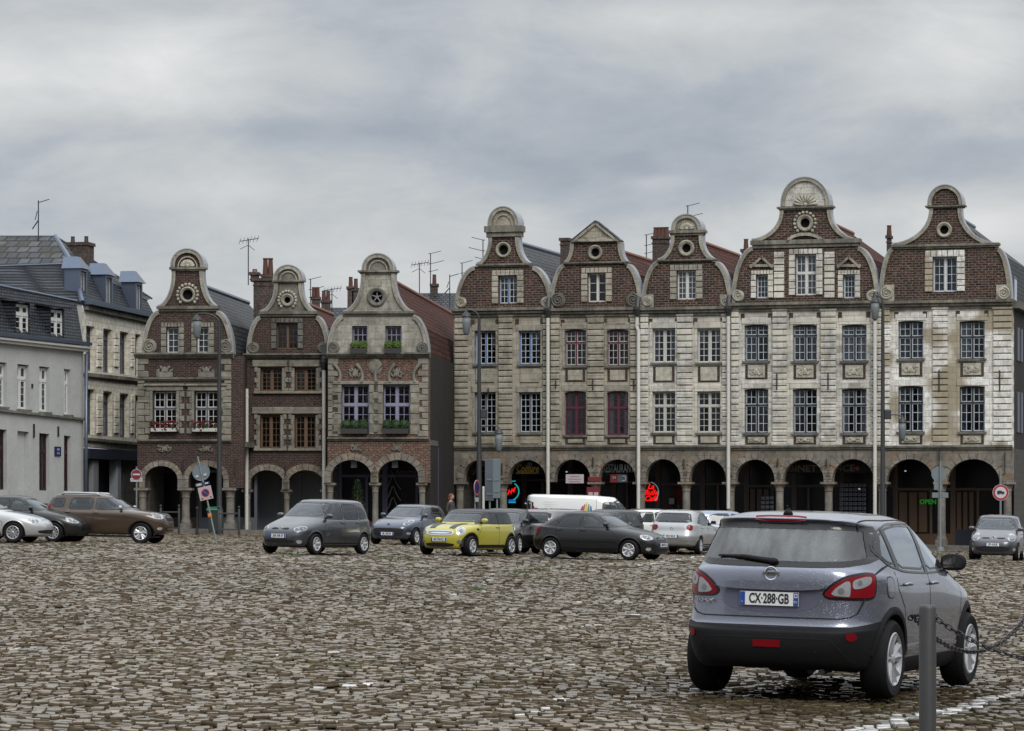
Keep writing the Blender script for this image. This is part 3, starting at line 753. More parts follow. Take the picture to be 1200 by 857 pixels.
    def inside(s, belt, front=.5, rear=-1.0, roofz=1.35, floor=.3, rows=2):
        hw = s.hw
        mb = MB()
        mb.box(-1.5*s.kx, 1.5*s.kx, -hw*.80, hw*.80, floor-.02, floor+.02)
        mb.box(front-.12, front+.14, -hw*.74, hw*.74, belt-.35, belt-.06)
        mb.build('cabin_floor', M['cabin'], s.root)
        xs = [front-.55] + ([rear+.25] if rows > 1 else [])
        for xi, x in enumerate(xs):
            for y in ((-.37, .37) if xi == 0 else (-.45, 0, .45)):
                b = MB(); tilt = -.12; w = .23 if xi == 0 else .215
                b.add([(x, y-w, floor+.1), (x, y+w, floor+.1), (x+.14, y+w, floor+.1), (x+.14, y-w, floor+.1),
                       (x+tilt, y-w*.8, belt+.02), (x+tilt, y+w*.8, belt+.02), (x+tilt+.11, y+w*.8, belt+.02), (x+tilt+.11, y-w*.8, belt+.02)],
                      [(3,2,1,0),(4,5,6,7),(0,1,5,4),(1,2,6,5),(2,3,7,6),(3,0,4,7)])
                b.box(x+.1, x+.55, y-w, y+w, floor+.1, floor+.26)
                st = b.build('seat', M['cabin'], s.root, bevel=.03)
                h = MB(); h.ball((x+tilt+.03, y, belt+.13), .05, .125, .085, 10, 8); h.build('headrest', M['cabin'], st, smooth=True)
    def underbody(s, z=.24, x0=-1.9, x1=1.9):
        mb = MB(); w = s.hw-.19; mb.box(x0*.9, x1*.88, -w, w, z-.03, z+.02); mb.build('underbody', M['alloy_dark'], s.root)
    def mirror(s, x, z, mat, size=1.0, arm=True, yo=None):
        for sd in (1, -1):
            p, _ = s.hit('L' if sd > 0 else 'R', x, z-.02, 0)
            y = p.y; k = size
            mb = MB(); n, m = 14, 10; c = (x-.02, y+sd*.14*k, z+.03)
            for i in range(m+1):
                t = PI*i/m
                for q in range(n):
                    f = 2*PI*q/n; a = math.sin(t)*math.cos(f); b = math.sin(t)*math.sin(f); cz = math.cos(t)
                    sg = lambda v, e: math.copysign(abs(v)**e, v)
                    dx = sg(a, .8)*.085*k if a > 0 else sg(a, .3)*.03*k
                    mb.v.append((c[0]+dx, c[1]+sg(b, .75)*.115*k, c[2]+sg(cz, .75)*.075*k))
            for i in range(m):
                for q in range(n):
                    t = (q+1) % n; mb.f.append((i*n+q, (i+1)*n+q, (i+1)*n+t, i*n+t))
            o = mb.build('wing_mirror', mat, s.root, smooth=True)
            g = MB(); g.add([(c[0]-.0335*k, c[1]+sd*yy*k, c[2]+zz*k) for yy, zz in ((-.085,-.05),(.085,-.045),(.09,.045),(-.085,.05))], [(0,1,2,3)]); g.build('mirror_glass', M['frit'], o)
            a = MB(); a.tube([(x+.02, y-sd*.03, z-.04), (c[0]+.01, c[1]-sd*.07, c[2]-.045)], .022, 6); a.build('mirror_stalk', M['blackplastic'], o)
    def handles(s, pts, mat):
        for x, z in pts:
            for sd in (1, -1):
                p, n = s.hit('L' if sd > 0 else 'R', x, z, 0)
                mb = MB(); mb.tube([(x-.09, p.y, z), (x-.07, p.y+sd*.03, z+.004), (x, p.y+sd*.038, z+.006), (x+.07, p.y+sd*.03, z+.004), (x+.09, p.y, z)], [.012,.016,.017,.016,.012], 8)
                mb.build('door_handle', mat, s.root, smooth=True)
    def plate(s, x, z, txt, front, w=.52, h=.11, both_blue=True, yo=0, tilt=0):
        p, n = s.hit('F' if front else 'B', yo, z, .012); sg = 1 if front else -1
        mb = MB(); mb.box(-w/2, w/2, -.008, .004, -h/2, h/2)
        o = mb.build('number_plate', M['plate'], s.root); o.location = p + Vector((sg*.012, 0, 0)); o.rotation_euler = (0, 0, PI/2 if front else -PI/2)
        o.rotation_euler = (tilt, 0, PI/2 if front else -PI/2)
        b = MB(); b.box(-w/2+.002, -w/2+.045, -.011, -.008, -h/2+.003, h/2-.003); b.build('plate_band', M['plateblue'], o)
        if both_blue: b = MB(); b.box(w/2-.045, w/2-.002, -.011, -.008, -h/2+.003, h/2-.003); b.build('plate_band', M['plateblue'], o)
        text(txt, h*1.02, M['ink'], o, (-.002, -.0095, -.002), name='plate_lettering', sx=(w-.11)/(len(txt)*h*.62), bold=.0022)
        return o
    def place(s, px, sc, heading, z=0):
        p = atm(px, sc); s.setpos(p.x, p.y, heading)
    def setpos(s, x, y, heading):
        m = Matrix.Translation((x, y, gz(x)+.004)) @ Matrix.Rotation(math.atan(SLOPE), 4, 'Y') @ Matrix.Rotation(R(heading), 4, 'Z')
        s.root.matrix_world = m
# body tables: per row  half width, side z, front x, front z, rear x, rear z  (front = +x)
BODY = dict(
 hatch=dict(L=4.03, W=1.72, H=1.47, wb=2.54, rad=.305, rows=[
  (.74,.20,1.86,.20,-1.86,.26),(.815,.27,1.97,.24,-1.95,.32),(.845,.42,2.01,.42,-2.0,.48),(.86,.60,2.0,.56,-2.01,.60),(.855,.74,1.94,.68,-1.94,.76),
  (.842,.84,1.74,.80,-1.91,.88),(.832,.895,1.38,.91,-1.88,.95),(.82,.935,.98,.985,-1.84,1.0),(.80,.965,.90,1.0,-1.80,1.03),(.735,1.18,.48,1.22,-1.66,1.22),(.655,1.36,.13,1.40,-1.50,1.38),(.60,1.415,.0,1.445,-1.43,1.42),(.48,1.452,-.18,1.463,-1.25,1.45),(.2,1.47,-.45,1.472,-1.0,1.468),(.02,1.472,-.6,1.472,-.75,1.472)],
  win=dict(side=[[(.60,.965),(.62,1.0),(.05,1.33),(-.26,1.37),(-.28,.95)],[(-.34,.95),(-.32,1.37),(-.75,1.36),(-1.02,1.30),(-1.10,.97)],[(-1.14,.985),(-1.07,1.28),(-1.22,1.22),(-1.45,1.03)]],
           front=[(-.70,1.02),(-.56,1.385),(.56,1.385),(.70,1.02)], rear=[(-.64,1.04),(-.53,1.36),(.53,1.36),(.64,1.04)]), belt=.98),
 mpv=dict(L=4.13, W=1.70, H=1.60, wb=2.58, rad=.305, rows=[
  (.73,.20,1.88,.20,-1.88,.26),(.81,.27,2.0,.25,-1.99,.32),(.84,.42,2.05,.42,-2.06,.48),(.85,.62,2.04,.58,-2.06,.62),(.848,.78,1.97,.71,-1.99,.78),
  (.838,.88,1.72,.84,-1.95,.92),(.828,.94,1.38,.96,-1.92,1.0),(.815,.98,1.08,1.06,-1.88,1.04),(.80,1.0,1.02,1.08,-1.85,1.06),(.735,1.25,.62,1.33,-1.78,1.28),(.665,1.46,.24,1.53,-1.64,1.48),(.62,1.53,.10,1.57,-1.55,1.53),(.48,1.575,-.12,1.59,-1.35,1.57),(.2,1.598,-.45,1.6,-1.0,1.592),(.02,1.6,-.6,1.6,-.75,1.6)],
  win=dict(side=[[(.74,1.02),(.68,1.12),(.50,1.38),(.20,1.47),(-.12,1.48),(-.16,1.0)],[(-.22,1.0),(-.18,1.48),(-.85,1.46),(-1.02,1.42),(-1.0,1.01)],[(-1.06,1.02),(-1.07,1.40),(-1.35,1.32),(-1.52,1.10),(-1.45,1.05)]],
           front=[(-.73,1.09),(-.58,1.52),(.58,1.52),(.73,1.09)], rear=[(-.66,1.08),(-.56,1.46),(.56,1.46),(.66,1.08)]), belt=1.02),
 mini=dict(L=3.70, W=1.68, H=1.41, wb=2.47, rad=.305, rows=[
  (.72,.18,1.70,.20,-1.70,.24),(.79,.25,1.79,.26,-1.78,.30),(.82,.42,1.83,.42,-1.82,.48),(.835,.60,1.82,.60,-1.81,.62),(.835,.74,1.76,.74,-1.76,.76),
  (.825,.84,1.60,.85,-1.72,.86),(.812,.895,1.30,.925,-1.70,.92),(.80,.925,.84,.965,-1.67,.95),(.785,.95,.76,.985,-1.64,.975),(.74,1.14,.50,1.16,-1.52,1.15),(.70,1.29,.30,1.31,-1.40,1.29),(.655,1.345,.22,1.355,-1.34,1.345),(.52,1.385,.02,1.385,-1.2,1.375),(.22,1.405,-.3,1.405,-.9,1.4),(.02,1.408,-.45,1.408,-.7,1.406)],
  win=dict(side=[[(.56,.97),(.54,1.0),(.24,1.30),(-.36,1.31),(-.38,.955)],[(-.43,.96),(-.41,1.31),(-1.18,1.29),(-1.28,1.0),(-1.22,.965)]],
           front=[(-.69,1.0),(-.63,1.31),(.63,1.31),(.69,1.0)], rear=[(-.6,1.0),(-.54,1.27),(.54,1.27),(.6,1.0)]), belt=.97),
 sedan=dict(L=4.6, W=1.80, H=1.47, wb=2.70, rad=.32, rows=[
  (.76,.20,2.10,.20,-2.12,.26),(.84,.27,2.22,.25,-2.22,.32),(.875,.42,2.28,.42,-2.30,.48),(.89,.60,2.27,.56,-2.30,.62),(.888,.74,2.18,.68,-2.26,.80),
  (.872,.86,1.92,.82,-2.20,.93),(.855,.92,1.45,.93,-2.12,1.0),(.84,.955,1.05,.99,-1.98,1.04),(.82,.975,.97,1.005,-1.62,1.07),(.74,1.19,.52,1.23,-1.20,1.25),(.66,1.36,.16,1.40,-.88,1.41),(.60,1.415,.02,1.445,-.78,1.44),(.46,1.452,-.15,1.463,-.7,1.46),(.2,1.47,-.3,1.472,-.6,1.47),(.02,1.472,-.4,1.472,-.5,1.472)],
  win=dict(side=[[(.62,.985),(.62,1.02),(.08,1.34),(-.20,1.36),(-.22,.965)],[(-.28,.965),(-.26,1.37),(-.62,1.34),(-.98,1.16),(-1.02,.98)],[(-1.07,.99),(-1.05,1.12),(-1.28,1.02),(-1.26,.99)]],
           front=[(-.74,1.03),(-.58,1.385),(.58,1.385),(.74,1.03)], rear=[(-.70,1.10),(-.56,1.38),(.56,1.38),(.70,1.10)]), belt=.98),
 suv=dict(L=4.31, W=1.82, H=1.63, wb=2.67, rad=.34, rows=[
  (.76,.28,1.92,.30,-1.94,.34),(.83,.34,2.06,.36,-2.06,.42),(.87,.50,2.14,.52,-2.14,.56),(.89,.72,2.13,.72,-2.12,.74),(.892,.88,2.05,.88,-2.06,.90),
  (.885,.97,1.86,.98,-2.03,1.0),(.86,1.02,1.42,1.05,-2.01,1.05),(.845,1.05,1.0,1.10,-1.98,1.08),(.83,1.075,.93,1.12,-1.96,1.11),(.765,1.28,.52,1.33,-1.86,1.30),(.70,1.46,.20,1.51,-1.72,1.49),(.655,1.53,.08,1.555,-1.64,1.54),(.5,1.57,-.1,1.59,-1.45,1.58),(.2,1.592,-.4,1.60,-1.1,1.598),(.02,1.6,-.6,1.6,-.8,1.6)],
  win=dict(side=[[(.72,1.08),(.70,1.12),(.16,1.44),(-.18,1.46),(-.20,1.07)],[(-.29,1.07),(-.27,1.46),(-1.02,1.45),(-1.10,1.06)],[(-1.26,1.12),(-1.22,1.44),(-1.62,1.42),(-1.72,1.26),(-1.62,1.12)]],
           front=[(-.76,1.14),(-.62,1.50),(.62,1.50),(.76,1.14)], rear=[(-.68,1.13),(-.60,1.47),(.60,1.47),(.68,1.13)]), belt=1.07),
 van=dict(L=4.8, W=1.90, H=1.96, wb=3.1, rad=.33, rows=[
  (.80,.24,2.18,.26,-2.30,.30),(.88,.32,2.30,.32,-2.37,.36),(.92,.50,2.37,.50,-2.40,.50),(.94,.72,2.36,.70,-2.40,.72),(.945,.88,2.28,.86,-2.40,.88),
  (.94,.98,2.08,1.0,-2.40,.98),(.935,1.05,1.86,1.12,-2.40,1.05),(.93,1.10,1.66,1.20,-2.40,1.10),(.925,1.13,1.60,1.23,-2.39,1.13),(.90,1.5,1.38,1.56,-2.37,1.5),(.86,1.80,1.08,1.83,-2.35,1.80),(.82,1.88,.96,1.90,-2.32,1.89),(.66,1.94,.5,1.94,-2.2,1.94),(.3,1.96,.2,1.96,-2.0,1.96),(.02,1.965,-.2,1.965,-.4,1.965)],
  win=dict(side=[[(1.64,1.16),(1.62,1.22),(1.34,1.50),(1.12,1.70),(.50,1.72),(.46,1.12)]],
           front=[(-.84,1.25),(-.72,1.80),(.72,1.80),(.84,1.25)], rear=[(-.78,1.15),(-.74,1.7),(.74,1.7),(.78,1.15)]), belt=1.15),
)
_h = BODY['hatch']; _r = [list(r) for r in _h['rows']]
for _i, _x in ((8,-1.74),(9,-1.40),(10,-1.06),(11,-.96),(12,-.80),(13,-.70),(14,-.62)): _r[_i][4] = _x
_r[13][2] = -.30; _r[14][2] = -.42
BODY['fastback'] = dict(_h, rows=[tuple(r) for r in _r], win=dict(side=[_h['win']['side'][0], [(-.34,.95),(-.32,1.37),(-.72,1.35),(-.98,1.24),(-1.08,.97)], [(-1.12,.985),(-1.04,1.20),(-1.12,1.17),(-1.38,1.04)]], front=_h['win']['front'], rear=_h['win']['rear']))
def make_car(kind, label, mat, L=None, W=None, H=None, group='cars parked on the square', front=None, rear=None, style='seven', detail=1, name='parked_car', glass='carglass', roof=None, mirror=None, plate='', plater='', sidemat=None, track=.0, inside=True, handle=None, top=None):
    B = BODY[kind]; kx = (L or B['L'])/B['L']; ky = (W or B['W'])/B['W']; kz = (H or B['H'])/B['H']
    rows = [(r[0]*ky, r[1]*kz, r[2]*kx, r[3]*kz, r[4]*kx, r[5]*kz) for r in B['rows']]
    rad = B['rad']
    for k in range(len(rows)):   # keep the low edge at its real height
        pass
    c = Car(rows, n=4, M_=56, name=name, label=label, group=group, mat=mat, detail=detail); c.hw = .5*(W or B['W']); c.kx = kx
    xf = B['wb']*kx/2 + .02; xr = -B['wb']*kx/2 + .02
    for x in (xf, xr): c.wheel_arch(x, rad, rad+.055)
    S2 = lambda P: [(p[0]*kx, p[1]*kz) for p in P]; Sf = lambda P: [(p[0]*ky, p[1]*kz) for p in P]
    for P in B['win']['side']:
        c.window('side_window', S2(P), 'R', .028, glass); c.window('side_window', S2(P), 'L', .028, glass)
    c.window('windscreen', Sf(B['win']['front']), 'F', .045, glass)
    c.window('rear_window', Sf(B['win']['rear']), 'B', .05, glass)
    body = c.finish(mat2=top, zs=(B['belt']-.012)*kz); c.body = body
    c.arch_lips(mat, .03, .010)
    c.wells(); c.underbody(.22*kz, -.42*(L or B['L']), .42*(L or B['L']))
    c.wheels((xf, xr), (W or B['W'])-.21, rad, .20, style=style)
    if inside: c.inside(B['belt']*kz, front=.75*kx if kind != 'van' else 1.4, rear=-.95*kx, rows=1 if kind == 'van' else 2)
    c.mirror((B['win']['side'][0][0][0]-.06)*kx, B['belt']*kz+.06, mirror or mat, .9)
    # door seams and handles
    zt = B['belt']*kz; bw = B['win']['side']
    gaps = [bw[i][0][0] for i in range(1, len(bw)) ] if kind != 'van' else [.36]
    for sd in 'RL':
        for g in gaps[:2]:
            c.line('door_seam', [(g*kx+.03, zt), (g*kx+.03, .34*kz)], sd, .012, M['seam'])
        c.line('door_seam', [(bw[0][0][0]*kx*.98+.04, zt-.02), ((xf-rad-.03), .62), ((xf-rad-.06), .36)], sd, .012, M['seam'])
        c.decal('sill_trim', [(xr+rad+.08, .22*kz+.03), (xr+rad+.08, .34*kz), (xf-rad-.08, .34*kz), (xf-rad-.08, .22*kz+.03)], sd, sidemat or M['blackplastic'], off=.006)
    hs = [(g*kx+.14, zt-.10) for g in gaps[:2]] if kind != 'van' else [(.5, .95)]
    c.handles(hs, handle or mat)
    c.kz, c.ky, c.B = kz, ky, B
    return c
def mir(P): return [(-a, b) for a, b in P][::-1]
def frontend(c, lamp, grille=None, lower=None, fog=None, badge=None, plate='', pz=.45, bonnet=True, lampang=35, lampmat=None, fogmat=None, grillemat=None):
    """lamp polygons are drawn as (offset across, height) seen from the front quarter"""
    for sd in (1, -1):
        P = lamp if sd > 0 else mir(lamp); c_z = sum(p[1] for p in lamp)/len(lamp); a_, _ = c.hit('F', sd*c.hw*.73, c_z, 0); u0 = a_.dot(view(sd*lampang)[1]); P = [(p[0]+u0, p[1]) for p in P]
        o = c.decal('headlight', P, sd*lampang, lampmat or M['lamp_white'], off=.006, smooth_it=2)
        cx = sum(p[0] for p in P)/len(P); cz = sum(p[1] for p in P)/len(P)
        h = max(p[1] for p in P)-min(p[1] for p in P)
        for dx in (-.06, .07): c.decal('lamp_bowl', [(cx+dx+h*.27*math.cos(t*PI/5), cz+h*.27*math.sin(t*PI/5)) for t in range(10)], sd*lampang, M['lamp_dark'], off=.010, parent=o)
    if grille: 
        for g in grille: c.decal('grille', g, 'F', grillemat or M['blackplastic'], off=.006, smooth_it=1)
    if lower: c.decal('air_intake', lower, 'F', M['seam'], off=.006, smooth_it=1)
    if fog:
        for sd in (1, -1):
            c.decal('fog_lamp', [(sd*fog[0]+fog[2]*math.cos(t*PI/6), fog[1]+fog[2]*math.sin(t*PI/6)) for t in range(12)], 'F', fogmat or M['lamp_white'], off=.008)
    if plate: c.plate(0, pz, plate, True)
    if badge:
        p, n = c.hit('F', 0, badge[0], .01); mb = MB(); mb.lathe([(badge[1],0),(badge[1],.01),(badge[1]*.75,.014),(badge[1]*.5,.01)], (0,0,0), 4 if badge[2] == 'diamond' else 16, 'x')
        o = mb.build('badge', M['chrome'], c.root); o.location = p; o.scale = (1, .8 if badge[2] == 'diamond' else 1, 1)
    # bonnet edge and wipers
    if bonnet:
        b = c.B['rows']; 
        pass
def rearend(c, lamp, ang=150, plate='', pz=.75, w=.52):
    for sd in (1, -1):
        P = lamp if sd > 0 else mir(lamp)
        # seen from behind, left and right swap
        P = mir(P); c_z = sum(p[1] for p in lamp)/len(lamp); a_, _ = c.hit('B', sd*c.hw*.80, c_z, 0); u0 = a_.dot(view(sd*ang)[1]); P = [(p[0]+u0, p[1]) for p in P]
        c.decal('tail_light', P, sd*ang, M['lamp_red'], off=.007, smooth_it=1)
    if plate: c.plate(0, pz, plate, False)
# ---------------- the near car ----------------
def hero():
    mat = paint('blue_grey', (.205,.22,.275), .65, .24, drops=.5, dirt=.25)
    rows = [ # w, zs, xf, zf, xr, zr, nf, nr
     (.76,.20,1.90,.24,-1.98,.26,4,5),(.83,.27,2.02,.30,-2.08,.31,4,5),(.868,.42,2.10,.46,-2.145,.44,4,5.2),(.882,.60,2.12,.62,-2.155,.575,4,5.6),
     (.886,.66,2.11,.70,-2.125,.60,4,5.6),(.89,.76,2.06,.80,-2.085,.64,4,5.4),(.889,.86,1.93,.90,-2.07,.80,4,5.2),(.882,.95,1.55,1.0,-2.065,.96,4,5),(.868,1.03,1.30,1.065,-2.05,1.09,4,4.8),(.846,1.085,1.13,1.11,-2.015,1.15,4,4.4),
     (.80,1.20,.93,1.20,-1.95,1.27,4.2,4.2),(.75,1.33,.60,1.35,-1.86,1.39,4.2,4.2),(.70,1.44,.33,1.47,-1.79,1.485,4.2,4.4),(.665,1.50,.16,1.535,-1.83,1.54,4.2,4.6),(.60,1.545,-.02,1.57,-1.70,1.56,4.2,4.6),(.46,1.585,-.2,1.592,-1.5,1.588,4,4.5),(.2,1.603,-.5,1.605,-1.2,1.603,4,4),(.02,1.606,-.7,1.606,-.9,1.606,4,4)]
    c = Car(rows, n=6, M_=120, name='parked_car', label='blue-grey crossover car seen from behind, parked beside the bollard and chain in the foreground', group='cars parked on the square', mat=mat, detail=2)
    c.hw = .89; c.kx = 1.05; rad = .345; xf = 1.325; xr = -1.305
    for x in (xf, xr): c.wheel_arch(x, rad, rad+.055)
    # windows
    side = [[(1.02,1.125),(.98,1.155),(.54,1.36),(.14,1.475),(-.10,1.49),(-.14,1.10)],
            [(-.22,1.10),(-.18,1.495),(-.60,1.50),(-.98,1.475),(-1.10,1.455),(-1.02,1.125)],
            [(-1.12,1.15),(-1.18,1.44),(-1.36,1.40),(-1.50,1.325),(-1.49,1.27),(-1.30,1.175)]]
    for sd in 'RL':
        c.decal('window_surround', smooth_poly([(1.12,1.085),(1.05,1.165),(.58,1.385),(.16,1.505),(-.3,1.525),(-.9,1.51),(-1.28,1.46),(-1.53,1.345),(-1.56,1.27),(-1.30,1.14),(-.9,1.085),(-.2,1.065)], 1, .15), sd, M['frit'], off=.0015, depth=.004)
        o_ = COL.objects[-1] if False else None
    for P in side:
        c.window('side_window', P, 'R', .018, 'heroglass'); c.window('side_window', P, 'L', .018, 'heroglass')
    c.window('windscreen', [(-.74,1.13),(-.60,1.50),(.60,1.50),(.74,1.13)], 'F', .05)
    rw = [(-.775,1.21),(-.72,1.38),(-.665,1.497),(.665,1.497),(.72,1.38),(.775,1.21),(.745,1.165),(.62,1.135),(.40,1.125),(-.40,1.125),(-.62,1.135),(-.745,1.165)]
    c.window('rear_window', rw, 'B', .05, sm=1, glass='mist_sheen')
    rz = c.rows[:,5]; kr = int(np.argmin(np.abs(rz-.62)))
    c.finish(pred=lambda C_, r_: (r_ < kr) & (C_[:,0] < -1.30) | (r_ < int(np.argmin(np.abs(c.rows[:,1]-.33)))), mat3=M['blackplastic'])
    # surrounds must be open where the panes are: rebuild them as rings
    for o in [q for q in bpy.data.objects if q.parent == c.root and q.name.startswith('window_surround')]: bpy.data.objects.remove(o)
    for sd in 'RL':
        ol = smooth_poly([(1.12,1.085),(1.05,1.165),(.58,1.385),(.16,1.505),(-.3,1.525),(-.9,1.51),(-1.28,1.46),(-1.53,1.345),(-1.56,1.27),(-1.30,1.14),(-.9,1.085),(-.2,1.065)], 1, .15)
        c.decal('window_surround', ol, sd, M['frit'], off=.006, border=.017)
        c.decal('door_pillar', [(-.14,1.08),(-.11,1.51),(-.20,1.51),(-.23,1.08)], sd, M['frit'], off=.006)
        c.decal('door_pillar', [(-1.02,1.12),(-1.10,1.47),(-1.19,1.46),(-1.12,1.13)], sd, M['frit'], off=.006)
    # black lower bumper
    bp = M['blackplastic']
    c.line('bumper_seam', [(-.86,.625),(.86,.625)], 'B', .012, M['seam'])
    c.line('bumper_crease', [(-.62,.50),(-.56,.50),(-.40,.245)][:0] or [(-.55,.53),(.55,.53)], 'B', .010, M['seam'], off=.004)
    c.line('bumper_crease', [(.55,.53),(.70,.33)], 'B', .010, M['seam'], off=.004); c.line('bumper_crease', [(-.55,.53),(-.70,.33)], 'B', .010, M['seam'], off=.004)
    c.decal('reversing_lamp', [(-.12,.45),(-.12,.51),(.12,.51),(.12,.45)], 'B', M['lamp_red'], off=.008)
    for y in (-.70, .70): 
        o = c.decal('rear_reflector', [(y+.036*math.cos(t*PI/8), .55+.036*math.sin(t*PI/8)) for t in range(16)], 'B', M['lamp_red'], off=.008)
    for y in (-.42,.42): c.decal('parking_sensor', [(y+.014*math.cos(t*PI/5), .42+.014*math.sin(t*PI/5)) for t in range(10)], 'B', M['seam'], off=.005)
    # tailgate seams, recess, plate
    c.line('tailgate_seam', [(-.815,1.20),(-.785,1.0),(-.755,.84),(-.725,.75),(-.68,.715),(-.60,.70),(.60,.70),(.68,.715),(.725,.75),(.755,.84),(.785,1.0),(.815,1.20)], 'B', .010, M['seam'], off=.006)
    rec = c.decal('plate_recess', [(-.40,.745),(-.46,.96),(.46,.96),(.40,.745)], 'B', paint('recess', (.14,.15,.21), .5, .35), off=.003, smooth_it=2)
    c.decal('tailgate_grip', [(-.47,.93),(-.475,1.0),(.475,1.0),(.47,.93)], 'B', mat, off=.045, depth=.05, smooth_it=2)
    pl = c.plate(0, .855, 'CX\u00b7288\u00b7GB', False, .52, .115, yo=0)
    b = MB(); b.box(.222, .252, -.0125, -.010, .012, .046); b.build('plate_sticker', M['signwhite'], pl)
    b = MB(); b.ball((.237, -.0125, .030), .009, .002, .009); b.build('plate_sticker', M['lamp_red'], pl)
    text('91', .034, M['signwhite'], pl, (.237, -.0125, -.026), name='plate_lettering'); text('F', .026, M['signwhite'], pl, (-.237, -.0125, -.032), name='plate_lettering')
    # badge: ring crossed by a bar
    p, n = c.hit('B', 0, 1.068, .006); e = MB()
    e.tube([(0, .055*math.cos(t*PI/14), .055*math.sin(t*PI/14)) for t in range(28)], .009, 8, closed=True); e.box(-.012,.004,-.072,.072,-.013,.013)
    o = e.build('badge', M['chrome'], c.root, smooth='auto'); o.location = p
    text('NISSAN', .020, M['ink'], o, (-.015, 0, 0), rot=(PI/2,0,-PI/2), name='badge_lettering', sx=1.2)
    p, n = c.hit('B', .60, .825, .012); text('QASHQAI', .052, M['chrome'], c.root, p, rot=(PI/2,0,math.atan2(n.y, n.x)+PI/2), name='model_lettering', sx=1.0, bold=.001, ext=.004)
    # wiper and high brake lamp
    w = MB(); a, _ = c.hit('B', .0, 1.165, .02); b2, _ = c.hit('B', .50, 1.20, .02); w.tube([a, a.lerp(b2, .5)+Vector((-.015,0,.012)), b2], [.022,.02,.008], 8)
    w.ball(a, .03, .05, .028); w.build('rear_wiper', bp, c.root, smooth=True)
    c.decal('high_brake_lamp', [(-.23,1.522),(-.22,1.553),(.22,1.553),(.23,1.522)], 'B', M['lamp_red'], off=.012, smooth_it=1)
    # tail lamps, wrapped round the corners
    for s_ in (1, -1):
        f = (lambda P: P) if s_ > 0 else mir
        # u across the lamp from behind-quarter; the inner (tailgate) end is at +u for the left lamp
        ang = s_*146
        d, u, v = view(ang)
        outer = [(.27,.905),(.245,.882),(.05,.878),(-.15,.88),(-.20,.90),(-.215,1.075),(-.10,1.075),(.09,1.045),(.20,.98)]
        P = outer if s_ > 0 else mir(outer)
        off0 = .56*0
        # centre of the lamp along u
        cpt, _ = c.hit('L' if s_ > 0 else 'R', -1.90, .96, 0); u0 = cpt.dot(u)
        sh = lambda Q, k=1: [(q[0]+u0+(.03 if s_ > 0 else -.03), q[1]) for q in Q]
        base = c.decal('tail_light', smooth_poly(sh(P), 2, .2), ang, M['lamp_red'], off=.012, depth=.02)
        c.decal('lamp_rim', smooth_poly(sh(inset_poly(P, -.022)), 2, .2), ang, M['frit'], off=.005, depth=.01, parent=base)
        w1 = [(.215,.915),(.195,.895),(.10,.888),(.055,.89),(.055,1.015),(.09,1.018),(.165,.97)]; w1 = w1 if s_ > 0 else mir(w1)
        c.decal('reversing_light', smooth_poly(sh(w1), 2, .2), ang, M['lens'], off=.017, parent=base)
        w2 = [(.035,.95),(.035,1.025),(-.08,1.055),(-.16,1.055),(-.15,1.0),(-.06,.96)]; w2 = w2 if s_ > 0 else mir(w2)
        c.decal('indicator_light', smooth_poly(sh(w2), 2, .2), ang, M['lens'], off=.017, parent=base)
        for cc, cz_, r_ in ((.135,.935,.026),(-.03,1.005,.022)):
            cc = cc if s_ > 0 else -cc
            c.decal('lamp_bowl', sh([(cc+r_*math.cos(t*PI/8), cz_+r_*math.sin(t*PI/8)) for t in range(16)]), ang, M['lamp_dark'], off=.021, parent=base)
    # sides
    for sd in 'RL':
        c.line('door_seam', [(-.165,1.07),(-.16,.40),(-.13,.345),(.80,.345),(.93,.50),(.96,.75),(1.03,.98),(1.05,1.09)], sd, .010, M['seam'])
        c.line('door_seam', [(-.17,.345),(-.82,.345),(-.95,.55),(-1.0,.78),(-1.18,.95),(-1.20,1.10)], sd, .010, M['seam'])
        c.line('bonnet_seam', [(1.10,1.06),(1.75,.96),(1.98,.86)], sd, .010, M['seam'])
        c.decal('sill_trim', [(-.90,.215),(-.90,.315),(.92,.315),(.92,.215)], sd, bp, off=.010)
        c.decal('door_rub_strip', [(-.86,.40),(-.90,.46),(.84,.46),(.80,.40)], sd, mat, off=.016, smooth_it=1)
    fl = c.decal('fuel_flap', [(-1.47,.88),(-1.47,1.05),(-1.30,1.05),(-1.30,.88)], 'R', mat, off=.005, smooth_it=2)
    c.line('fuel_flap_seam', smooth_poly([(-1.475,.875),(-1.475,1.055),(-1.295,1.055),(-1.295,.875)], 2), 'R', .007, M['seam'], off=.004, closed=True)
    c.arch_lips(bp, .055, .018, a0=4, a1=174)
    c.wz = .36; c.wells(); c.underbody(.31, -1.72, 1.7)
    c.wheels((xf, xr), 1.555, rad, .225, rimr=.235, style='five')
    c.inside(1.06, front=.95, rear=-1.0, floor=.36)
    c.mirror(.93, 1.13, bp, 1.05)
    c.handles([(-1.02+.05,.985),(-.26+.0,.985)][0:0] or [(-.93,.985),(-.06,.985)], mat)
    # roof seams, aerial, exhaust
    for y in (-.60, .60): c.line('roof_seam', [(-1.62, y*1.03), (-.9, y*1.04), (.02, y)], 'T', .014, M['seam'], off=.003)
    a = MB(); p, n = c.hit('T', -1.62, 0, 0); a.lathe([(.045,0),(.03,.03),(.012,.045),(.006,.06)], (0,0,0), 10); o = a.build('aerial', bp, c.root, smooth=True); o.location = p
    a = MB(); a.tube([(p.x, 0, p.z+.05), (p.x-.03, 0, p.z+.075)], .008, 6); a.build('aerial', bp, c.root)
    a = MB(); a.tube([(-1.3,.05,.30),(-1.75,.05,.30)], .08, 12); a.tube([(-1.75,-.45,.26),(-2.03,-.45,.245)], .026, 10); a.build('exhaust', M['alloy_dark'], c.root, smooth='auto')
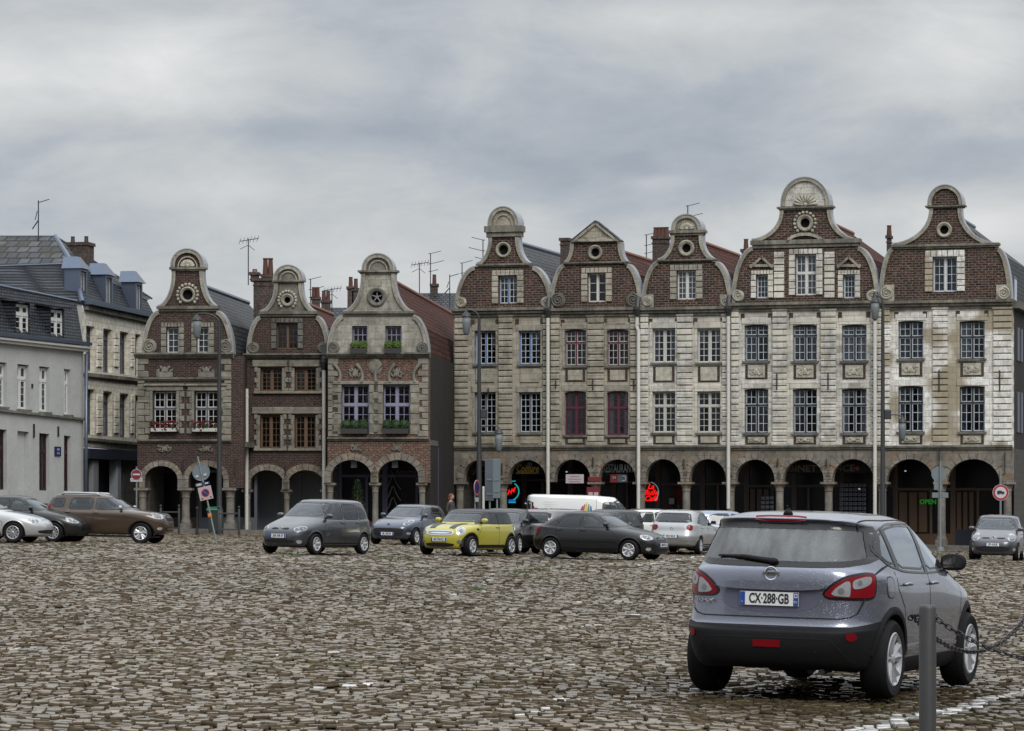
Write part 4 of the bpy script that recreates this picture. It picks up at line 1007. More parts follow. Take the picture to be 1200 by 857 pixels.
    # place by the two right-hand wheels
    h = Vector((1.005, 2.42, 0)).normalized(); rt = Vector((h.y, -h.x, 0))
    P = Vector((( 1042-CX)/132.5, F/132.5, 0)) - rt*.86 + h*1.305
    c.setpos(P.x, P.y, math.degrees(math.atan2(h.y, h.x))); c.root.scale = (1.026,)*3; return c
hero()
# =====================  houses  =====================
class House:
    def __init__(s, label, px, sc, theta, name='gabled_house', group=None, cat='house'):
        s.th = R(theta); s.Q = Vector(((px-CX)/sc, F/sc)); s.gz = gz(s.Q.x)
        s.e = empty(name, (s.Q.x, s.Q.y, s.gz), -s.th); tag(s.e, label, cat, group)
    def P(s, px, py, y=0):
        """photo px -> (u, z) on the plane y metres behind the facade"""
        a = (px-CX)/F; sn, cs = math.sin(s.th), math.cos(s.th)
        qx, qy = s.Q.x + y*sn, s.Q.y + y*cs
        t = (qx*sn + qy*cs)/(a*sn + cs)
        return ((t*a-qx)*cs - (t-qy)*sn, CZ + (HY-py)/F*t - s.gz)
    def pts(s, L, y=0): return [s.P(a, b, y) for a, b in L]
    def rect(s, x0, x1, y0, y1, y=0):
        xm, ym = (x0+x1)/2, (y0+y1)/2
        return s.P(x0, ym, y)[0], s.P(x1, ym, y)[0], s.P(xm, y1, y)[1], s.P(xm, y0, y)[1]   # u0 u1 z0 z1
def rectpoly(r): u0, u1, z0, z1 = r; return [(u0, z0), (u1, z0), (u1, z1), (u0, z1)]
def winpoly(r, arch=0):
    u0, u1, z0, z1 = r
    if not arch: return rectpoly(r)
    n = 6; return [(u0, z0), (u1, z0)] + [(u1+(u0-u1)*i/n, z1-arch+arch*math.sin(PI*i/n)) for i in range(n+1)]
def window(h, r, fm, sm, cols=2, rows=(2,3), tr=.34, mw=.07, arch=0, curtain=.5, sill=None, depth=.20, sash=.036, mun=.024, name='window', glassmat='pane', mull=True):
    u0, u1, z0, z1 = r; w = u1-u0; hh = z1-z0; y = depth
    f = MB(); b = .036; mw = min(mw, .045+mw*.35)
    f.box(u0+.003, u0+b, y, y+.09, z0+.003, z1-.003); f.box(u1-b, u1-.003, y, y+.09, z0+.003, z1-.003)
    f.box(u0+b, u1-b, y, y+.09, z0+.003, z0+b); f.box(u0+b, u1-b, y, y+.09, z1-b-arch, z1-.003)
    um = (u0+u1)/2
    if mull: f.box(um-mw/2, um+mw/2, y-.02, y+.07, z0+b, z1-b)
    zt = z1-hh*tr if tr else z1
    if tr: f.box(u0+b, u1-b, y-.017, y+.067, zt-mw/2, zt+mw/2)
    o = f.build(name, fm, h.e)
    s = MB()
    spans_u = [(u0+b, um-mw/2), (um+mw/2, u1-b)] if mull else [(u0+b, u1-b)]
    spans_z = [(z0+b, zt-mw/2, rows[1]), (zt+mw/2, z1-b, rows[0])] if tr else [(z0+b, z1-b, rows[1])]
    ys = y+.02
    for a, c in spans_u:
        for p, q, nr in spans_z:
            s.box(a, a+sash, ys, ys+.035, p, q); s.box(c-sash, c, ys, ys+.035, p, q); s.box(a+sash, c-sash, ys, ys+.035, p, p+sash); s.box(a+sash, c-sash, ys, ys+.035, q-sash, q)
            for i in range(1, cols): m = a+(c-a)*i/cols; s.box(m-mun/2, m+mun/2, ys+.006, ys+.03, p+sash, q-sash)
            for i in range(1, nr): m = p+(q-p)*i/nr; s.box(a+sash, c-sash, ys+.009, ys+.027, m-mun/2, m+mun/2)
    if s.v: s.build('sash', sm, o)
    g = MB(); 
    for a, c in spans_u:   # old glass: every leaf hangs at a slightly different angle
        dy1, dy2, dy3 = (random.uniform(-.012, .012) for _ in range(3)); g.add([(a, y+.045, z0+b*.5), (c, y+.045+dy1, z0+b*.5), (c, y+.045+dy2, z1-b*.5), (a, y+.045+dy3, z1-b*.5)], [(0,1,2,3)])
    build_split(g, 'pane', M[glassmat], o, gap=.0001)
    if curtain:
        c = MB(); zt_ = z1-.06; zb_ = z0+.06 if random.random() < curtain+.25 else z0+hh*random.uniform(.3,.6); ww = (w*.5-.06)*min(1, curtain+.2)
        for a, d in ((u0+.06, 1), (u1-.06, -1)):
            if random.random() < .12: continue
            n = 16; k = len(c.v)
            for i in range(n+1):
                uu = a+d*ww*i/n; yy = y+.12+.02*math.sin(i*1.9)
                c.v += [(uu, yy, zb_), (uu, yy, zt_)]
            for i in range(n): c.f.append((k+2*i, k+2*i+2, k+2*i+3, k+2*i+1))
        if c.v: build_split(c, 'curtain', M['curtain'] if random.random() < .6 else M['curtain_white'], o, gap=0.02)
    if sill:
        q = MB(); q.box(u0-.08, u1+.08, -.10, depth+.02, z0-.09, z0-.002, ch=0); q.build('sill', sill, o)
    return o
def arch_pts(h, a, n=14):
    """opening from px a0..a1, top py, springing py -> points left to right over the top"""
    x0, x1, yt, ysp = a; u0 = h.P(x0, ysp)[0]; u1 = h.P(x1, ysp)[0]; zs = h.P((x0+x1)/2, ysp)[1]; zt = h.P((x0+x1)/2, yt)[1]
    c = (u0+u1)/2; rx = (u1-u0)/2
    return [(c-rx*math.cos(PI*i/n), zs+(zt-zs)*math.sin(PI*i/n)) for i in range(n+1)], c, rx, zs, zt
def volute(mb, c, r, y, flip=1):
    mb.lathe([(r, y+.06),(r, y),(r*.9, y-.02)], (c[0], 0, c[1]), 18, 'y')
    pts = []
    for i in range(34):
        t = i/33; a = flip*(t*2.3*2*PI) + PI/2; rr = r*(.90-.72*t); pts.append((c[0]+rr*math.cos(a), y-.04, c[1]+rr*math.sin(a)))
    mb.tube(pts, [.05*(1-.5*i/33) for i in range(34)], 6); mb.ball((c[0], y-.05, c[1]), r*.16, .05, r*.16)
def carving(mb, r, y, seed=0):
    rr = random.Random(seed); u0, u1, z0, z1 = r; w = u1-u0; hh = z1-z0; c = (u0+u1)/2; m = (z0+z1)/2
    mb.ball((c, y, m), w*.13, .05, hh*.3)
    for sd in (-1, 1):
        pts = [(c+sd*w*(.12+.20*t+.10*math.cos(t*6)), y-.01, m+hh*.26*math.sin(t*6+.4)) for t in [i/15 for i in range(16)]]
        mb.tube(pts, [.03+.015*math.sin(i) for i in range(16)], 5)
        for k in range(4): mb.ball((c+sd*w*(.16+.09*k)+rr.uniform(-.02,.02), y, m+rr.uniform(-.3,.3)*hh), .05, .045, .05, 6, 4)
def gable(h, g, matg, stonem, copem=None):
    """g: dict of measurements in photo px. Lower tier with scrolls, upper tier, round or pointed cap"""
    cx = g['cx']; y0, y1, y2, y3, y4 = g['ys']          # base, mid cornice bottom, mid cornice top, neck top, cap base
    hw0, hw1, hwm, hwu, hwn, hwc, hwr = g['hw']; top = g['top']; TH = .42
    P = h.P; cope = copem or M['trim']
    C = lambda dx, y: P(cx+dx, y)
    n = 12
    low = lambda sg: [C(sg*(hw1+(hw0-hw1)*math.cos(i/n*PI/2)**1.1), y0+(y1-y0)*math.sin(i/n*PI/2)) for i in range(n+1)]
    up = lambda sg: [C(sg*(hwn+(hwu-hwn)*(1-math.sin(i/n*PI/2))**1.15), y2+(y3-y2)*(1-math.cos(i/n*PI/2))**.85) for i in range(n+1)]
    rl, ll = low(1), low(-1); ru, lu = up(1), up(-1)
    body = MB(); outer = rl + ll[::-1]
    holes = [winpoly(h.rect(*w)) for w in g['win']]
    body.plate(outer, holes, 0, TH)
    body.build('gable_wall', matg, h.e); body = MB()
    body.plate(ru + lu[::-1], [[ (C(0,0)[0]*0 + c0 + r0*math.cos(2*PI*i/18), z0_ + r0*math.sin(2*PI*i/18)) for i in range(18)][::1] for c0, z0_, r0 in [(P(g['oc'][0], g['oc'][1])[0], P(g['oc'][0], g['oc'][1])[1], g['oc'][3]/25.5)]], .003, TH)
    body.build('gable_top_wall', g.get('upmat') or matg, h.e)
    # stone bands that follow the curved edges
    co = MB(); bw = g.get('band', 4.2)/25.5
    co.strip(rl, bw, -.09, .40, 1); co.strip(ll, bw, -.09, .40, -1)
    co.strip(ru, bw*.85, -.09, .40, 1); co.strip(lu, bw*.85, -.09, .40, -1)
    build_split(co, 'gable_coping', cope, h.e, gap=0.01)
    fl = MB(); 
    for pts, sd in ((rl, -1), (ru, -1), (ll, 1), (lu, 1)): fl.strip(pts, .045, -.05, .50, sd)
    build_split(fl, 'lead_flashing', M['lead'], h.e, gap=0.01)
    # cornices
    cn = MB()
    def corn(dxl, yt, yb, proud=.16, back=.45):
        a, b = C(-dxl, (yt+yb)/2), C(dxl, (yt+yb)/2); zt = C(0, yt)[1]; zb = C(0, yb)[1]; hh = zt-zb
        cn.box(a[0]+.08, b[0]-.08, -proud*.5, back, zb, zb+hh*.45); cn.box(a[0], b[0], -proud, back+.03, zb+hh*.45, zt)
    corn(hwm, y2, y1); corn(hwc, y4, y3, .18)
    if g.get('frieze'):   # an extra block between neck and cap
        yb, yt, hf = g['frieze']; corn(hwn+3, y3-4+3, y3, .12)
    build_split(cn, 'gable_cornice', M['cornice'], h.e, gap=0.01)
    cp = MB(); m = 16
    if g.get('tri'):
        apex = C(0, top); b0 = C(-hwr, y4); b1 = C(hwr, y4)
        cp.plate([b0, b1, apex], (), -.02, .42); cp.build('gable_cap', stonem, h.e)
        c2 = MB(); c2.strip([b0, apex], .13, -.13, .48, -1); c2.strip([b1, apex], .13, -.13, .48, 1); c2.strip([b0, b1], .10, -.10, .44, 1); c2.build('cap_moulding', cope, h.e)
        c3 = MB(); c3.strip([b0, apex], .04, -.16, .52, 1); c3.strip([b1, apex], .04, -.16, .52, -1); build_split(c3, 'lead_flashing', M['slate_side'], h.e, gap=0.01)
    else:
        arc = [C(hwr*math.cos(PI*i/m), y4-(y4-top)*math.sin(PI*i/m)**.9) for i in range(m+1)]
        cp.plate(arc, (), 0, .40); cp.build('gable_cap', g.get('capmat') or stonem, h.e)
        c2 = MB(); c2.strip(arc, .15, -.12, .46, 1)
        inn = [C(hwr*.62*math.cos(PI*i/m), y4-(y4-top)*.62*math.sin(PI*i/m)) for i in range(m+1)]; 
        if not g.get('plaincap'): c2.strip(inn, .05, -.07, .05, 1)
        c2.build('cap_moulding', cope, h.e)
        c3 = MB(); c3.strip(arc, .045, -.15, .80, -1); build_split(c3, 'lead_flashing', M['lead'], h.e, gap=0.01)
        back = MB(); back.plate([(p[0], p[1]-.02) for p in arc], (), .47, .79); back.build('cap_back', M['zinc'], h.e)
        if g.get('shell'):
            s = MB(); z0_ = C(0, y4)[1]; u0_ = C(0, y4)[0]; rr = hwr/25.5*g['shell']
            for k in range(9):
                a = PI*(k+.5)/9; s.tube([(u0_+rr*.15*math.cos(a), -.05, z0_+.04+rr*.15*math.sin(a)), (u0_+rr*.55*math.cos(a), -.08, z0_+.04+rr*.5*math.sin(a)), (u0_+rr*.8*math.cos(a), -.04, z0_+.04+rr*.72*math.sin(a))], [.03,.06,.075], 6)
            s.ball((u0_, -.07, z0_+.08), .1, .07, .09); s.build('carved_shell', M['panel'], h.e, smooth=True)
    # round window of the upper tier
    ox, oy, ro, ri = g['oc']; u, z = P(ox, oy); oc = MB()
    oc.lathe([(ro/25.5, .10),(ro/25.5, -.07),(ro/25.5-.05, -.11),(ri/25.5+.05,-.08),(ri/25.5,-.03),(ri/25.5, .28)], (u, 0, z), 26, 'y')
    # leave the middle open: drop the two caps
    oc.f = oc.f[:-2]; o = oc.build('round_window', g.get('ocmat') or cope, h.e, smooth='auto')
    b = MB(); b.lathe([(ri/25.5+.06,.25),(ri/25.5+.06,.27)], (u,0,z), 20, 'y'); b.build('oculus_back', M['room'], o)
    if g.get('beads'):
        bd = MB()
        for k in range(14): a = PI*(k/13*1.5-.25); bd.ball((u+(ro+2.4)/25.5*math.cos(a), -.05, z+(ro+2.6)/25.5*math.sin(a)), .075, .07, .075, 6, 4)
        bd.build('oculus_garland', M['panel'], h.e)
    if g.get('star'):
        st = MB()
        for k in range(5): a = PI/2+2*PI*k/5; st.bar((u, .1, z), (u+ri/25.5*math.cos(a), .1, z+ri/25.5*math.sin(a)), .05)
        st.build('star_tracery', M['f_grey'], o)
    # scrolls at the foot of the lower tier
    v = MB(); r = g.get('vr', 6)/25.5
    for sg in (-1, 1):
        if g.get('novol') == sg: continue
        p = C(sg*(hw0-g.get('vr', 6)-.6), y0-g.get('vr', 6)-1.0)
        if g.get('blockvol'): v.box(p[0]-r*1.05, p[0]+r*1.05, -.06, .1, p[1]-r*1.1, p[1]+r*1.25)
        volute(v, p, r, -.08, -sg)
    build_split(v, 'scroll', g.get('vmat') or stonem, h.e, smooth='auto', gap=0.12)
    # windows of the gable
    for i, w in enumerate(g['win']):
        r = h.rect(*w); ws = g['wst']; ws = dict(ws[i] if isinstance(ws, list) else ws)
        sur = ws.pop('surround', None); 
        window(h, r, **ws)
        if sur:
            u0, u1, z0, z1 = r; a = sur/25.5; q = MB(); nb = max(4, int((z1-z0+a)/.32)); dz = (z1-z0+.0)/nb
            for k in range(nb):
                for (p0, p1) in ((u0-a, u0-.004), (u1+.004, u1+a)): q.box(p0, p1, -.07, .10, z0+k*dz+.015, z0+(k+1)*dz-.015, ch=.015)
            nk = 7
            for k in range(nk): q.box(u0-a+(u1-u0+2*a)*k/nk+.012, u0-a+(u1-u0+2*a)*(k+1)/nk-.012, -.08, .10, z1+.005, z1+a*.8, ch=.015)
            build_split(q, 'window_surround', g.get('surmat') or stonem, h.e, gap=0.05)
    # roof behind, ridge running away from the square
    zr = C(0, g.get('ridge', y3+3))[1]; ur = C(0, 0)[0]; e0 = C(-hw0, y0); e1 = C(hw0, y0); D = g.get('deep', 11); zr2 = zr-.1
    m0 = C(-hw1-3, y1)[1]; rm = g.get('roof', M['tile']); bk = .45
    rf = MB(); 
    sec = [(e0[0]+.1, e0[1]-.02), (C(-hw1,y1)[0]-.35, C(0,y1)[1]-.45), (ur, zr), (C(hw1,y1)[0]+.35, C(0,y1)[1]-.45), (e1[0]-.1, e1[1]-.02)]
    if g.get('slim'): sec = [(e0[0]+.1, e0[1]), (ur, zr), (e1[0]-.1, e1[1])]
    k = len(sec); rf.v = [(p[0], bk, p[1]) for p in sec] + [(p[0], bk+D, p[1]) for p in sec]
    rf.f = [(i, i+1, i+1+k, i+k) for i in range(k-1)] + [tuple(range(k))[::-1], tuple(range(k, 2*k))]
    ro = rf.build('roof', rm, h.e)
    rt = MB(); nn = int(D/.38)
    for i in range(nn): rt.tube([(ur, bk+D*i/nn+.02, zr+.02), (ur, bk+D*(i+1)/nn-.03, zr+.05)], [.09,.11], 6)
    rt.build('ridge_tiles', M['ridge'] if rm is M['tile'] else M['zinc'], ro)
    return dict(zr=zr, ur=ur, e0=e0, e1=e1)
def coursed_pier(mb, u0, u1, z0, z1, course=.285, proud=.10, gap=.045):
    n = max(1, round((z1-z0)/course)); d = (z1-z0)/n
    for i in range(n): mb.box(u0, u1, -proud+random.uniform(-.008,.008), .05, z0+i*d+gap*.5, z0+(i+1)*d-gap*.5, ch=.022)
def quoins(mb, u0, z0, z1, w1=.20, w2=.34, side=1, course=.27, proud=.06):
    n = max(1, round((z1-z0)/course)); d = (z1-z0)/n
    for i in range(n):
        w = w1 if i % 2 else w2; a, b = (u0, u0+w*side); mb.box(min(a,b), max(a,b), -proud, .04, z0+i*d+.012, z0+(i+1)*d-.012, ch=.015)
def drainpipe(h, px, ytop, ybot, mat, hopper=True, kink=None):
    u, zt = h.P(px, ytop); _, zb = h.P(px, ybot); y = -.22
    p = [(u, y, zt)]
    if kink: zk = h.P(px, kink)[1]; p += [(u-.04, y, zk+.15), (u+.05, y, zk-.1)]; u2 = u+.05
    else: u2 = u
    p += [(u2, y, zb)]
    m = MB(); m.tube(p, .085, 10)
    for z in [zt-.4-2.2*i for i in range(int((zt-zb)/2.2)+1)]: m.lathe([(.10,0),(.10,.06)], (u if not kink or z > zk else u2, y, z), 10)
    o = m.build('drainpipe', mat, h.e, smooth='auto')
    if hopper:
        q = MB(); q.lathe([(.07,-.1),(.10,.0),(.19,.28),(.21,.30),(.21,.42)], (u, y, zt), 10); q.tube([(u, y, zt+.4), (u, -.05, zt+.9)], .13, 8); q.build('rain_hopper', M['pipe_dark'], o)
def ties(h, L):
    m = MB()
    for px, y0, y1 in L:
        u, z0 = h.P(px, y1); _, z1 = h.P(px, y0); m.box(u-.025, u+.025, -.15, -.1, z0, z1)
    build_split(m, 'wall_tie', M['iron'], h.e, gap=0.02)
def column(h, px, ycap, w, base=-.6, mat=None, capw=None):
    u, zc = h.P(px, ycap); r = w/25.5/2; y = .25
    m = MB(); m.box(u-r*1.35, u+r*1.35, y-r*1.35, y+r*1.35, base, .32); m.lathe([(r*1.25,.32),(r*1.25,.40),(r*1.05,.46),(r,.5),(r*.93,zc-.42)], (u, y, 0), 18)
    o = m.build('column', mat or M['column'], h.e, smooth='auto')
    c = MB(); c.lathe([(r*.98,-.44),(r*1.1,-.40),(r*1.0,-.36),(r*1.05,-.28),(r*1.35,-.16),(r*1.6,-.10),(r*1.6,-.06)], (u, y, zc), 18); c.box(u-r*1.8, u+r*1.8, y-r*1.8, y+r*1.8, zc-.10, zc-.002)
    c.build('capital', M['arcade'], o, smooth='auto'); return o
def arcade(h, x0, x1, arches, ytop, ycap, wallm, ringm, TH=.5, voussoir=8, ringw=6.0, joints=True):
    zt = h.P((x0+x1)/2, ytop)[1]; U0 = h.P(x0, ytop)[0]; U1 = h.P(x1, ytop)[0]; zc = h.P((x0+x1)/2, ycap)[1]
    out = [(U0, zc)]
    A = []
    for a in arches:
        p, c, rx, zs, ztp = arch_pts(h, a); A.append((p, c, rx, zs, ztp)); out += [(p[0][0], zc)] + p + [(p[-1][0], zc)]
    out += [(U1, zc), (U1, zt), (U0, zt)]
    m = MB(); m.plate(out, (), 0, TH); m.build('arcade_wall', wallm, h.e)
    r = MB()
    for p, c, rx, zs, ztp in A:
        n = 11; w = ringw/25.5; ry = ztp-zs
        for i in range(n):
            t0 = PI*i/n+.012; t1 = PI*(i+1)/n-.012; ww = w*(1.35 if i % 2 == 0 else 1.0) if joints else w
            q = []
            for t in (t0, (t0+t1)/2, t1): q.append((c+(rx-.004)*math.cos(t), zs+(ry-.004)*math.sin(t)))
            for t in (t1, (t0+t1)/2, t0): q.append((c+(rx+ww)*math.cos(t), min(zt-.03, zs+(ry+ww)*math.sin(t))))
            r.plate(q, (), -.07, .06, back=False)
        for sgn in (-1, 1):
            a = c+sgn*rx; r.box(min(a, a+sgn*w), max(a, a+sgn*w), -.07, .06, zc+.01, zs-.01)
    build_split(r, 'arch_ring', ringm, h.e, gap=0.03)
    # ceiling of the covered walk
    k = MB(); k.box(U0, U1, TH, 3.6, zt-.25, zt-.02); k.build('walkway_ceiling', M['darktrim'], h.e)
    return A, U0, U1, zt, zc
def shopfront(h, A, U0, U1, zt, kinds, wood=None):
    """back wall of the covered walk with one front behind each arch"""
    wood = wood or M['f_darkwood']; y = 3.55
    bounds = [U0]+[(A[i][1]+A[i+1][1])/2 for i in range(len(A)-1)]+[U1]
    sh = y*math.sin(0)
    for i, k in enumerate(kinds):
        a, b = bounds[i], bounds[i+1]; zg = -.45; zl = 2.55
        o = MB(); fw = wood if not k.get('wood') else k['wood']
        o.box(a, a+.12, y, y+.2, zg, zt-.3); o.box(b-.12, b, y, y+.2, zg, zt-.3); o.box(a+.12, b-.12, y, y+.16, zl, zl+.12); o.box(a+.12, b-.12, y+.01, y+.15, zg, .55)
        d = a+(b-a)*k.get('door', .6)
        o.box(d-.06, d+.06, y-.01, y+.14, .55, zl)
        if k.get('panels'):
            for q in range(3): s0 = a+.16+(d-a-.28)*q/3; o.box(s0, s0+(d-a-.28)/3-.05, y-.02, y+.1, .6, zl-.05, ch=.03)
        f = o.build('shopfront', fw, h.e)
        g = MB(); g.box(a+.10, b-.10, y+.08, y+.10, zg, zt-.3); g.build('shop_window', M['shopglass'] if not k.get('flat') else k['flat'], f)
        if k.get('low'): q = MB(); q.box(a+.12, b-.12, y-.03, y, zg, .75); q.build('shopfront_base', k['low'], f)
def bulk(h, u0, u1, z0, z1, y0=.42, y1=11.4, mat=None, zl=None, zr=None, side='R', top=True):
    """side and back walls above the covered walk"""
    m = MB(); zl = zl or z1; zr = zr or z1
    m.add([(u0,y0,z0),(u1,y0,z0),(u1,y1,z0),(u0,y1,z0),(u0,y0,zl),(u1,y0,zr),(u1,y1,zr),(u0,y1,zl)], [(0,3,2,1),(1,2,6,5),(2,3,7,6),(3,0,4,7)])
    m.add([(u0+.05,y0+.75,z0+.03),(u1-.05,y0+.75,z0+.03),(u1-.05,y0+.75,zl),(u0+.05,y0+.75,zl)], [(0,1,2,3)])
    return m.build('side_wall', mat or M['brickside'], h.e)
def storeys(h, x0, x1, ybot, ytop, wins, mat, TH=.42, arch=0, u_in=.006):
    U0, _ = h.P(x0, (ybot+ytop)/2); U1, _ = h.P(x1, (ybot+ytop)/2); xm = (x0+x1)/2; z0 = h.P(xm, ybot)[1]; z1 = h.P(xm, ytop)[1]
    m = MB(); m.plate([(U0+u_in, z0), (U1-u_in, z0), (U1-u_in, z1), (U0+u_in, z1)], [winpoly(h.rect(*w), arch) for w in wins], 0, TH); m.build('front_wall', mat, h.e)
    return U0, U1, z0, z1
def band(h, x0, x1, yt, yb, proud, mat, name='cornice', steps=2, back=.1):
    U0 = h.P(x0, yt)[0]; U1 = h.P(x1, yt)[0]; xm = (x0+x1)/2; zt = h.P(xm, yt)[1]; zb = h.P(xm, yb)[1]; m = MB()
    for i in range(steps):
        a = zb+(zt-zb)*i/steps; b = zb+(zt-zb)*(i+1)/steps; m.box(U0, U1, -proud*(i+1)/steps, back, a, b)
    return m.build(name, mat, h.e)
def chimney(h, px, w, ytop, ybot, y=3, pots=2, potm=None, d=.6, name='chimney', poth=.5):
    u0, zt = h.P(px-w/2, ytop, y); u1, zb = h.P(px+w/2, ybot, y); m = MB(); m.box(u0, u1, y, y+d, zb, zt-.14); m.box(u0-.06, u1+.06, y-.06, y+d+.06, zt-.14, zt); m.box(u0-.03, u1+.03, y-.03, y+d+.03, zt-.36, zt-.30)
    o = m.build(name, M['chimney'], h.e)
    for i in range(pots):
        uu = u0+(u1-u0)*(i+.5)/pots; p = MB(); p.lathe([(.13,zt),(.10,zt+poth*.9),(.12,zt+poth*.92),(.12,zt+poth)], (uu, y+d/2, 0), 10); p.build('chimney_pot', potm or M['pot'], o, smooth='auto')
    return o
W_ = dict
HG = 'gabled houses round the square'
# ----- the five houses on the right -----
TH_R = 16.2
def rh(px, label):
    # all five share one plane: through px 860 at 25.45 px per metre
    th = R(TH_R); q = Vector(((860-CX)/25.45, F/25.45)); a = (px-CX)/F
    t = (q.x*math.sin(th)+q.y*math.cos(th))/(a*math.sin(th)+math.cos(th)); return House(label, px, F/t, TH_R, group=HG)
def right_house(label, x0, x1, arches, wx, r2, r1, piers, wall, st2, st1, g, gm, gs, panels=True, cany=(347,361), sb=526, shops=(), col=(), bricks=True, lintels=True, capy=565, dr=None, archw=0, pmat=None, gpanel=None, tie=()):
    h = rh(x0, label); TH = .42
    A, U0, U1, zt, zc = arcade(h, x0, x1, arches, sb, capy, M['arcade'], M['arcade'])
    wins = [(a, b, r2[0], r2[1]) for a, b in wx] + [(a, b, r1[0], r1[1]) for a, b in wx]
    cy = g['ys'][0]
    storeys(h, x0, x1, sb, cy, wins, wall, arch=archw)
    # between windows: rusticated piers
    pm = MB(); 
    for a, b in piers:
        u0 = h.P(a, 450)[0]; u1 = h.P(b, 450)[0]; z0 = h.P(a, sb-8)[1]; z1 = h.P(a, cy+10)[1]
        coursed_pier(pm, u0, u1, z0, z1)
        pm.box(u0-.06, u1+.06, -.14, .05, h.P(a, sb-2)[1], z0-.01, ch=.02); pm.box(u0-.04, u1+.04, -.12, .05, z1+.01, z1+.12, ch=.02)
    build_split(pm, 'rusticated_pier', pmat or wall, h.e, gap=0.1)
    band(h, x0, x1, sb-4, sb+1, .16, M['cornice'], 'string_course'); band(h, x0-.5, x1+.5, cy-1, cy+9, .34, M['cornice'], 'cornice', 3)
    lm = MB(); pl = MB(); cv = MB(); bk = MB(); sl = MB()
    for wi, (a, b) in enumerate(wx):
        for (yt, yb) in (r2, r1):
            u0, u1, z0, z1 = h.rect(a, b, yt, yb)
            lm.box(u0-.10, u0-.004, -.03, .04, z0, z1+.0); lm.box(u1+.004, u1+.10, -.03, .04, z0, z1+.0)     # jambs
            lm.box(u0-.13, u1+.13, -.05, .04, z1+.005, z1+.30, ch=.015)
            sl.box(u0-.07, u1+.07, -.12, .22, z0-.10, z0-.004)
        for (yt, yb) in ((r2[1]+4.5, r1[0]-11), (r1[1]+4, sb-5)):
            u0, u1, z0, z1 = h.rect(a+1, b-1, yt, yb)
            if bricks: bk.box(u0, u1, -.02, .03, z0, z1)
            q = (u0+(.12 if bricks else .03), u1-(.12 if bricks else .03), z0+(.06 if bricks else .03), z1-.03); pl.box(q[0], q[1], -.06, .03, q[2], q[3], ch=.02)
            if panels: carving(cv, (q[0]+.05, q[1]-.05, q[2], q[3]), -.07, seed=int(a))
    # small brick squares and blocks of the frieze below the cornice
    fz = MB()
    z0 = h.P(x0, cy+20)[1]; z1 = h.P(x0, cy+13)[1]
    for a, b in wx:
        for px in (a-2, b+2):
            u = h.P(px, 450)[0]; fz.box(u-.09, u+.09, -.03, .03, z0, z1)
    if bricks or True: build_split(fz, 'brick_frieze', M['brick'], h.e, gap=0.02)
    if lintels: build_split(lm, 'window_surround', M['quoin'] if wall is M['lime1'] else wall, h.e, gap=0.05)
    if bricks: build_split(bk, 'brick_panel', M['brick'], h.e, gap=0.02)
    build_split(pl, 'stone_panel', M['panel'] if wall is not M['lime1'] else M['lime1'], h.e, gap=0.03)
    if panels: build_split(cv, 'carved_relief', M['panel'], h.e, smooth='auto', gap=0.12)
    build_split(sl, 'window_sill', M['darktrim'], h.e, gap=0.02)
    for (a, b) in wx:
        window(h, h.rect(a, b, *r2), arch=archw, **st2); window(h, h.rect(a, b, *r1), arch=archw, **st1)
    for px in col: column(h, px, capy, 9.5)
    G = gable(h, g, gm, gs)
    bulk(h, U0+.01, U1-.01, zt-.2, G['e0'][1]-.03)
    shopfront(h, A, U0, U1, zt, shops)
    if tie: ties(h, tie)
    return h, G, A, U0, U1, zt
f = lambda k: M['f_'+k]
# house with blue-edged windows
G4 = W_(cx=590.5, ys=(362,313,309,278,265), hw=(56.5,34,32,32,17,22,17.5), top=243, oc=(590,293,9.5,6), win=[(584,606,323,356)], wst=W_(fm=f('blue'), sm=f('white'), cols=2, rows=(2,4), tr=0, curtain=.8, surround=8, mw=.05), roof=M['slate_side'], frieze=(277,273,20), vr=6.5, deep=11)
h4, g4, A4, *_ = right_house('tall narrow gabled house with blue-edged white windows, on the corner of the dark alley', 531.5, 645, [(543,581,539,561),(596,640,539,561)], [(556,581),(608,633.5)], (388,427), (460,507), [(533,549),(584.5,601),(636.5,644.5)], M['lime1'],
    W_(fm=f('blue'), sm=f('paleblue'), cols=2, rows=(2,5), tr=0, curtain=.15, sill=M['f_blue'], mw=.05), W_(fm=f('greyblue'), sm=f('paleblue'), cols=2, rows=(2,6), tr=0, curtain=0, mw=.05), G4, M['brickg'], M['lime1'],
    panels=False, bricks=False, shops=[W_(), W_(door=.4)], col=(537,588), tie=[(589,543,556),(573,455,468)])
G5 = W_(cx=698.5, ys=(362,310,307,284,283), hw=(53.5,37,38,37,29,29,29), top=259.5, tri=True, oc=(697.6,296,9,5.2), win=[(688.5,710,320,354)], wst=W_(fm=f('white'), sm=f('offwhite'), cols=1, rows=(2,3), tr=0, curtain=0, surround=7.5), vr=9, vmat=M['darktrim'])
h5, g5, A5, *_ = right_house('gabled house with burgundy windows and a pointed triangular gable top', 645, 750, [(650,692,538.5,561),(702,745,538.5,561)], [(661.6,686.8),(711,736.5)], (386,428.5), (458.5,510), [(645.5,656),(688.5,708),(738.5,749.5)], M['lime1'],
    W_(fm=f('burg'), sm=f('offwhite'), cols=2, rows=(2,3), tr=.36, curtain=0, mw=.06), W_(fm=f('burg'), sm=f('burg'), cols=2, rows=(2,3), tr=.38, curtain=.3, mw=.07, sill=f('burg')), G5, M['brickg'], M['lime1'],
    panels=False, shops=[W_(wood=f('darkwood')), W_(door=.3)], col=(697,), archw=.06, tie=[(652,446,455),(695.5,445,457),(743.5,445,457),(695.5,536,548)])
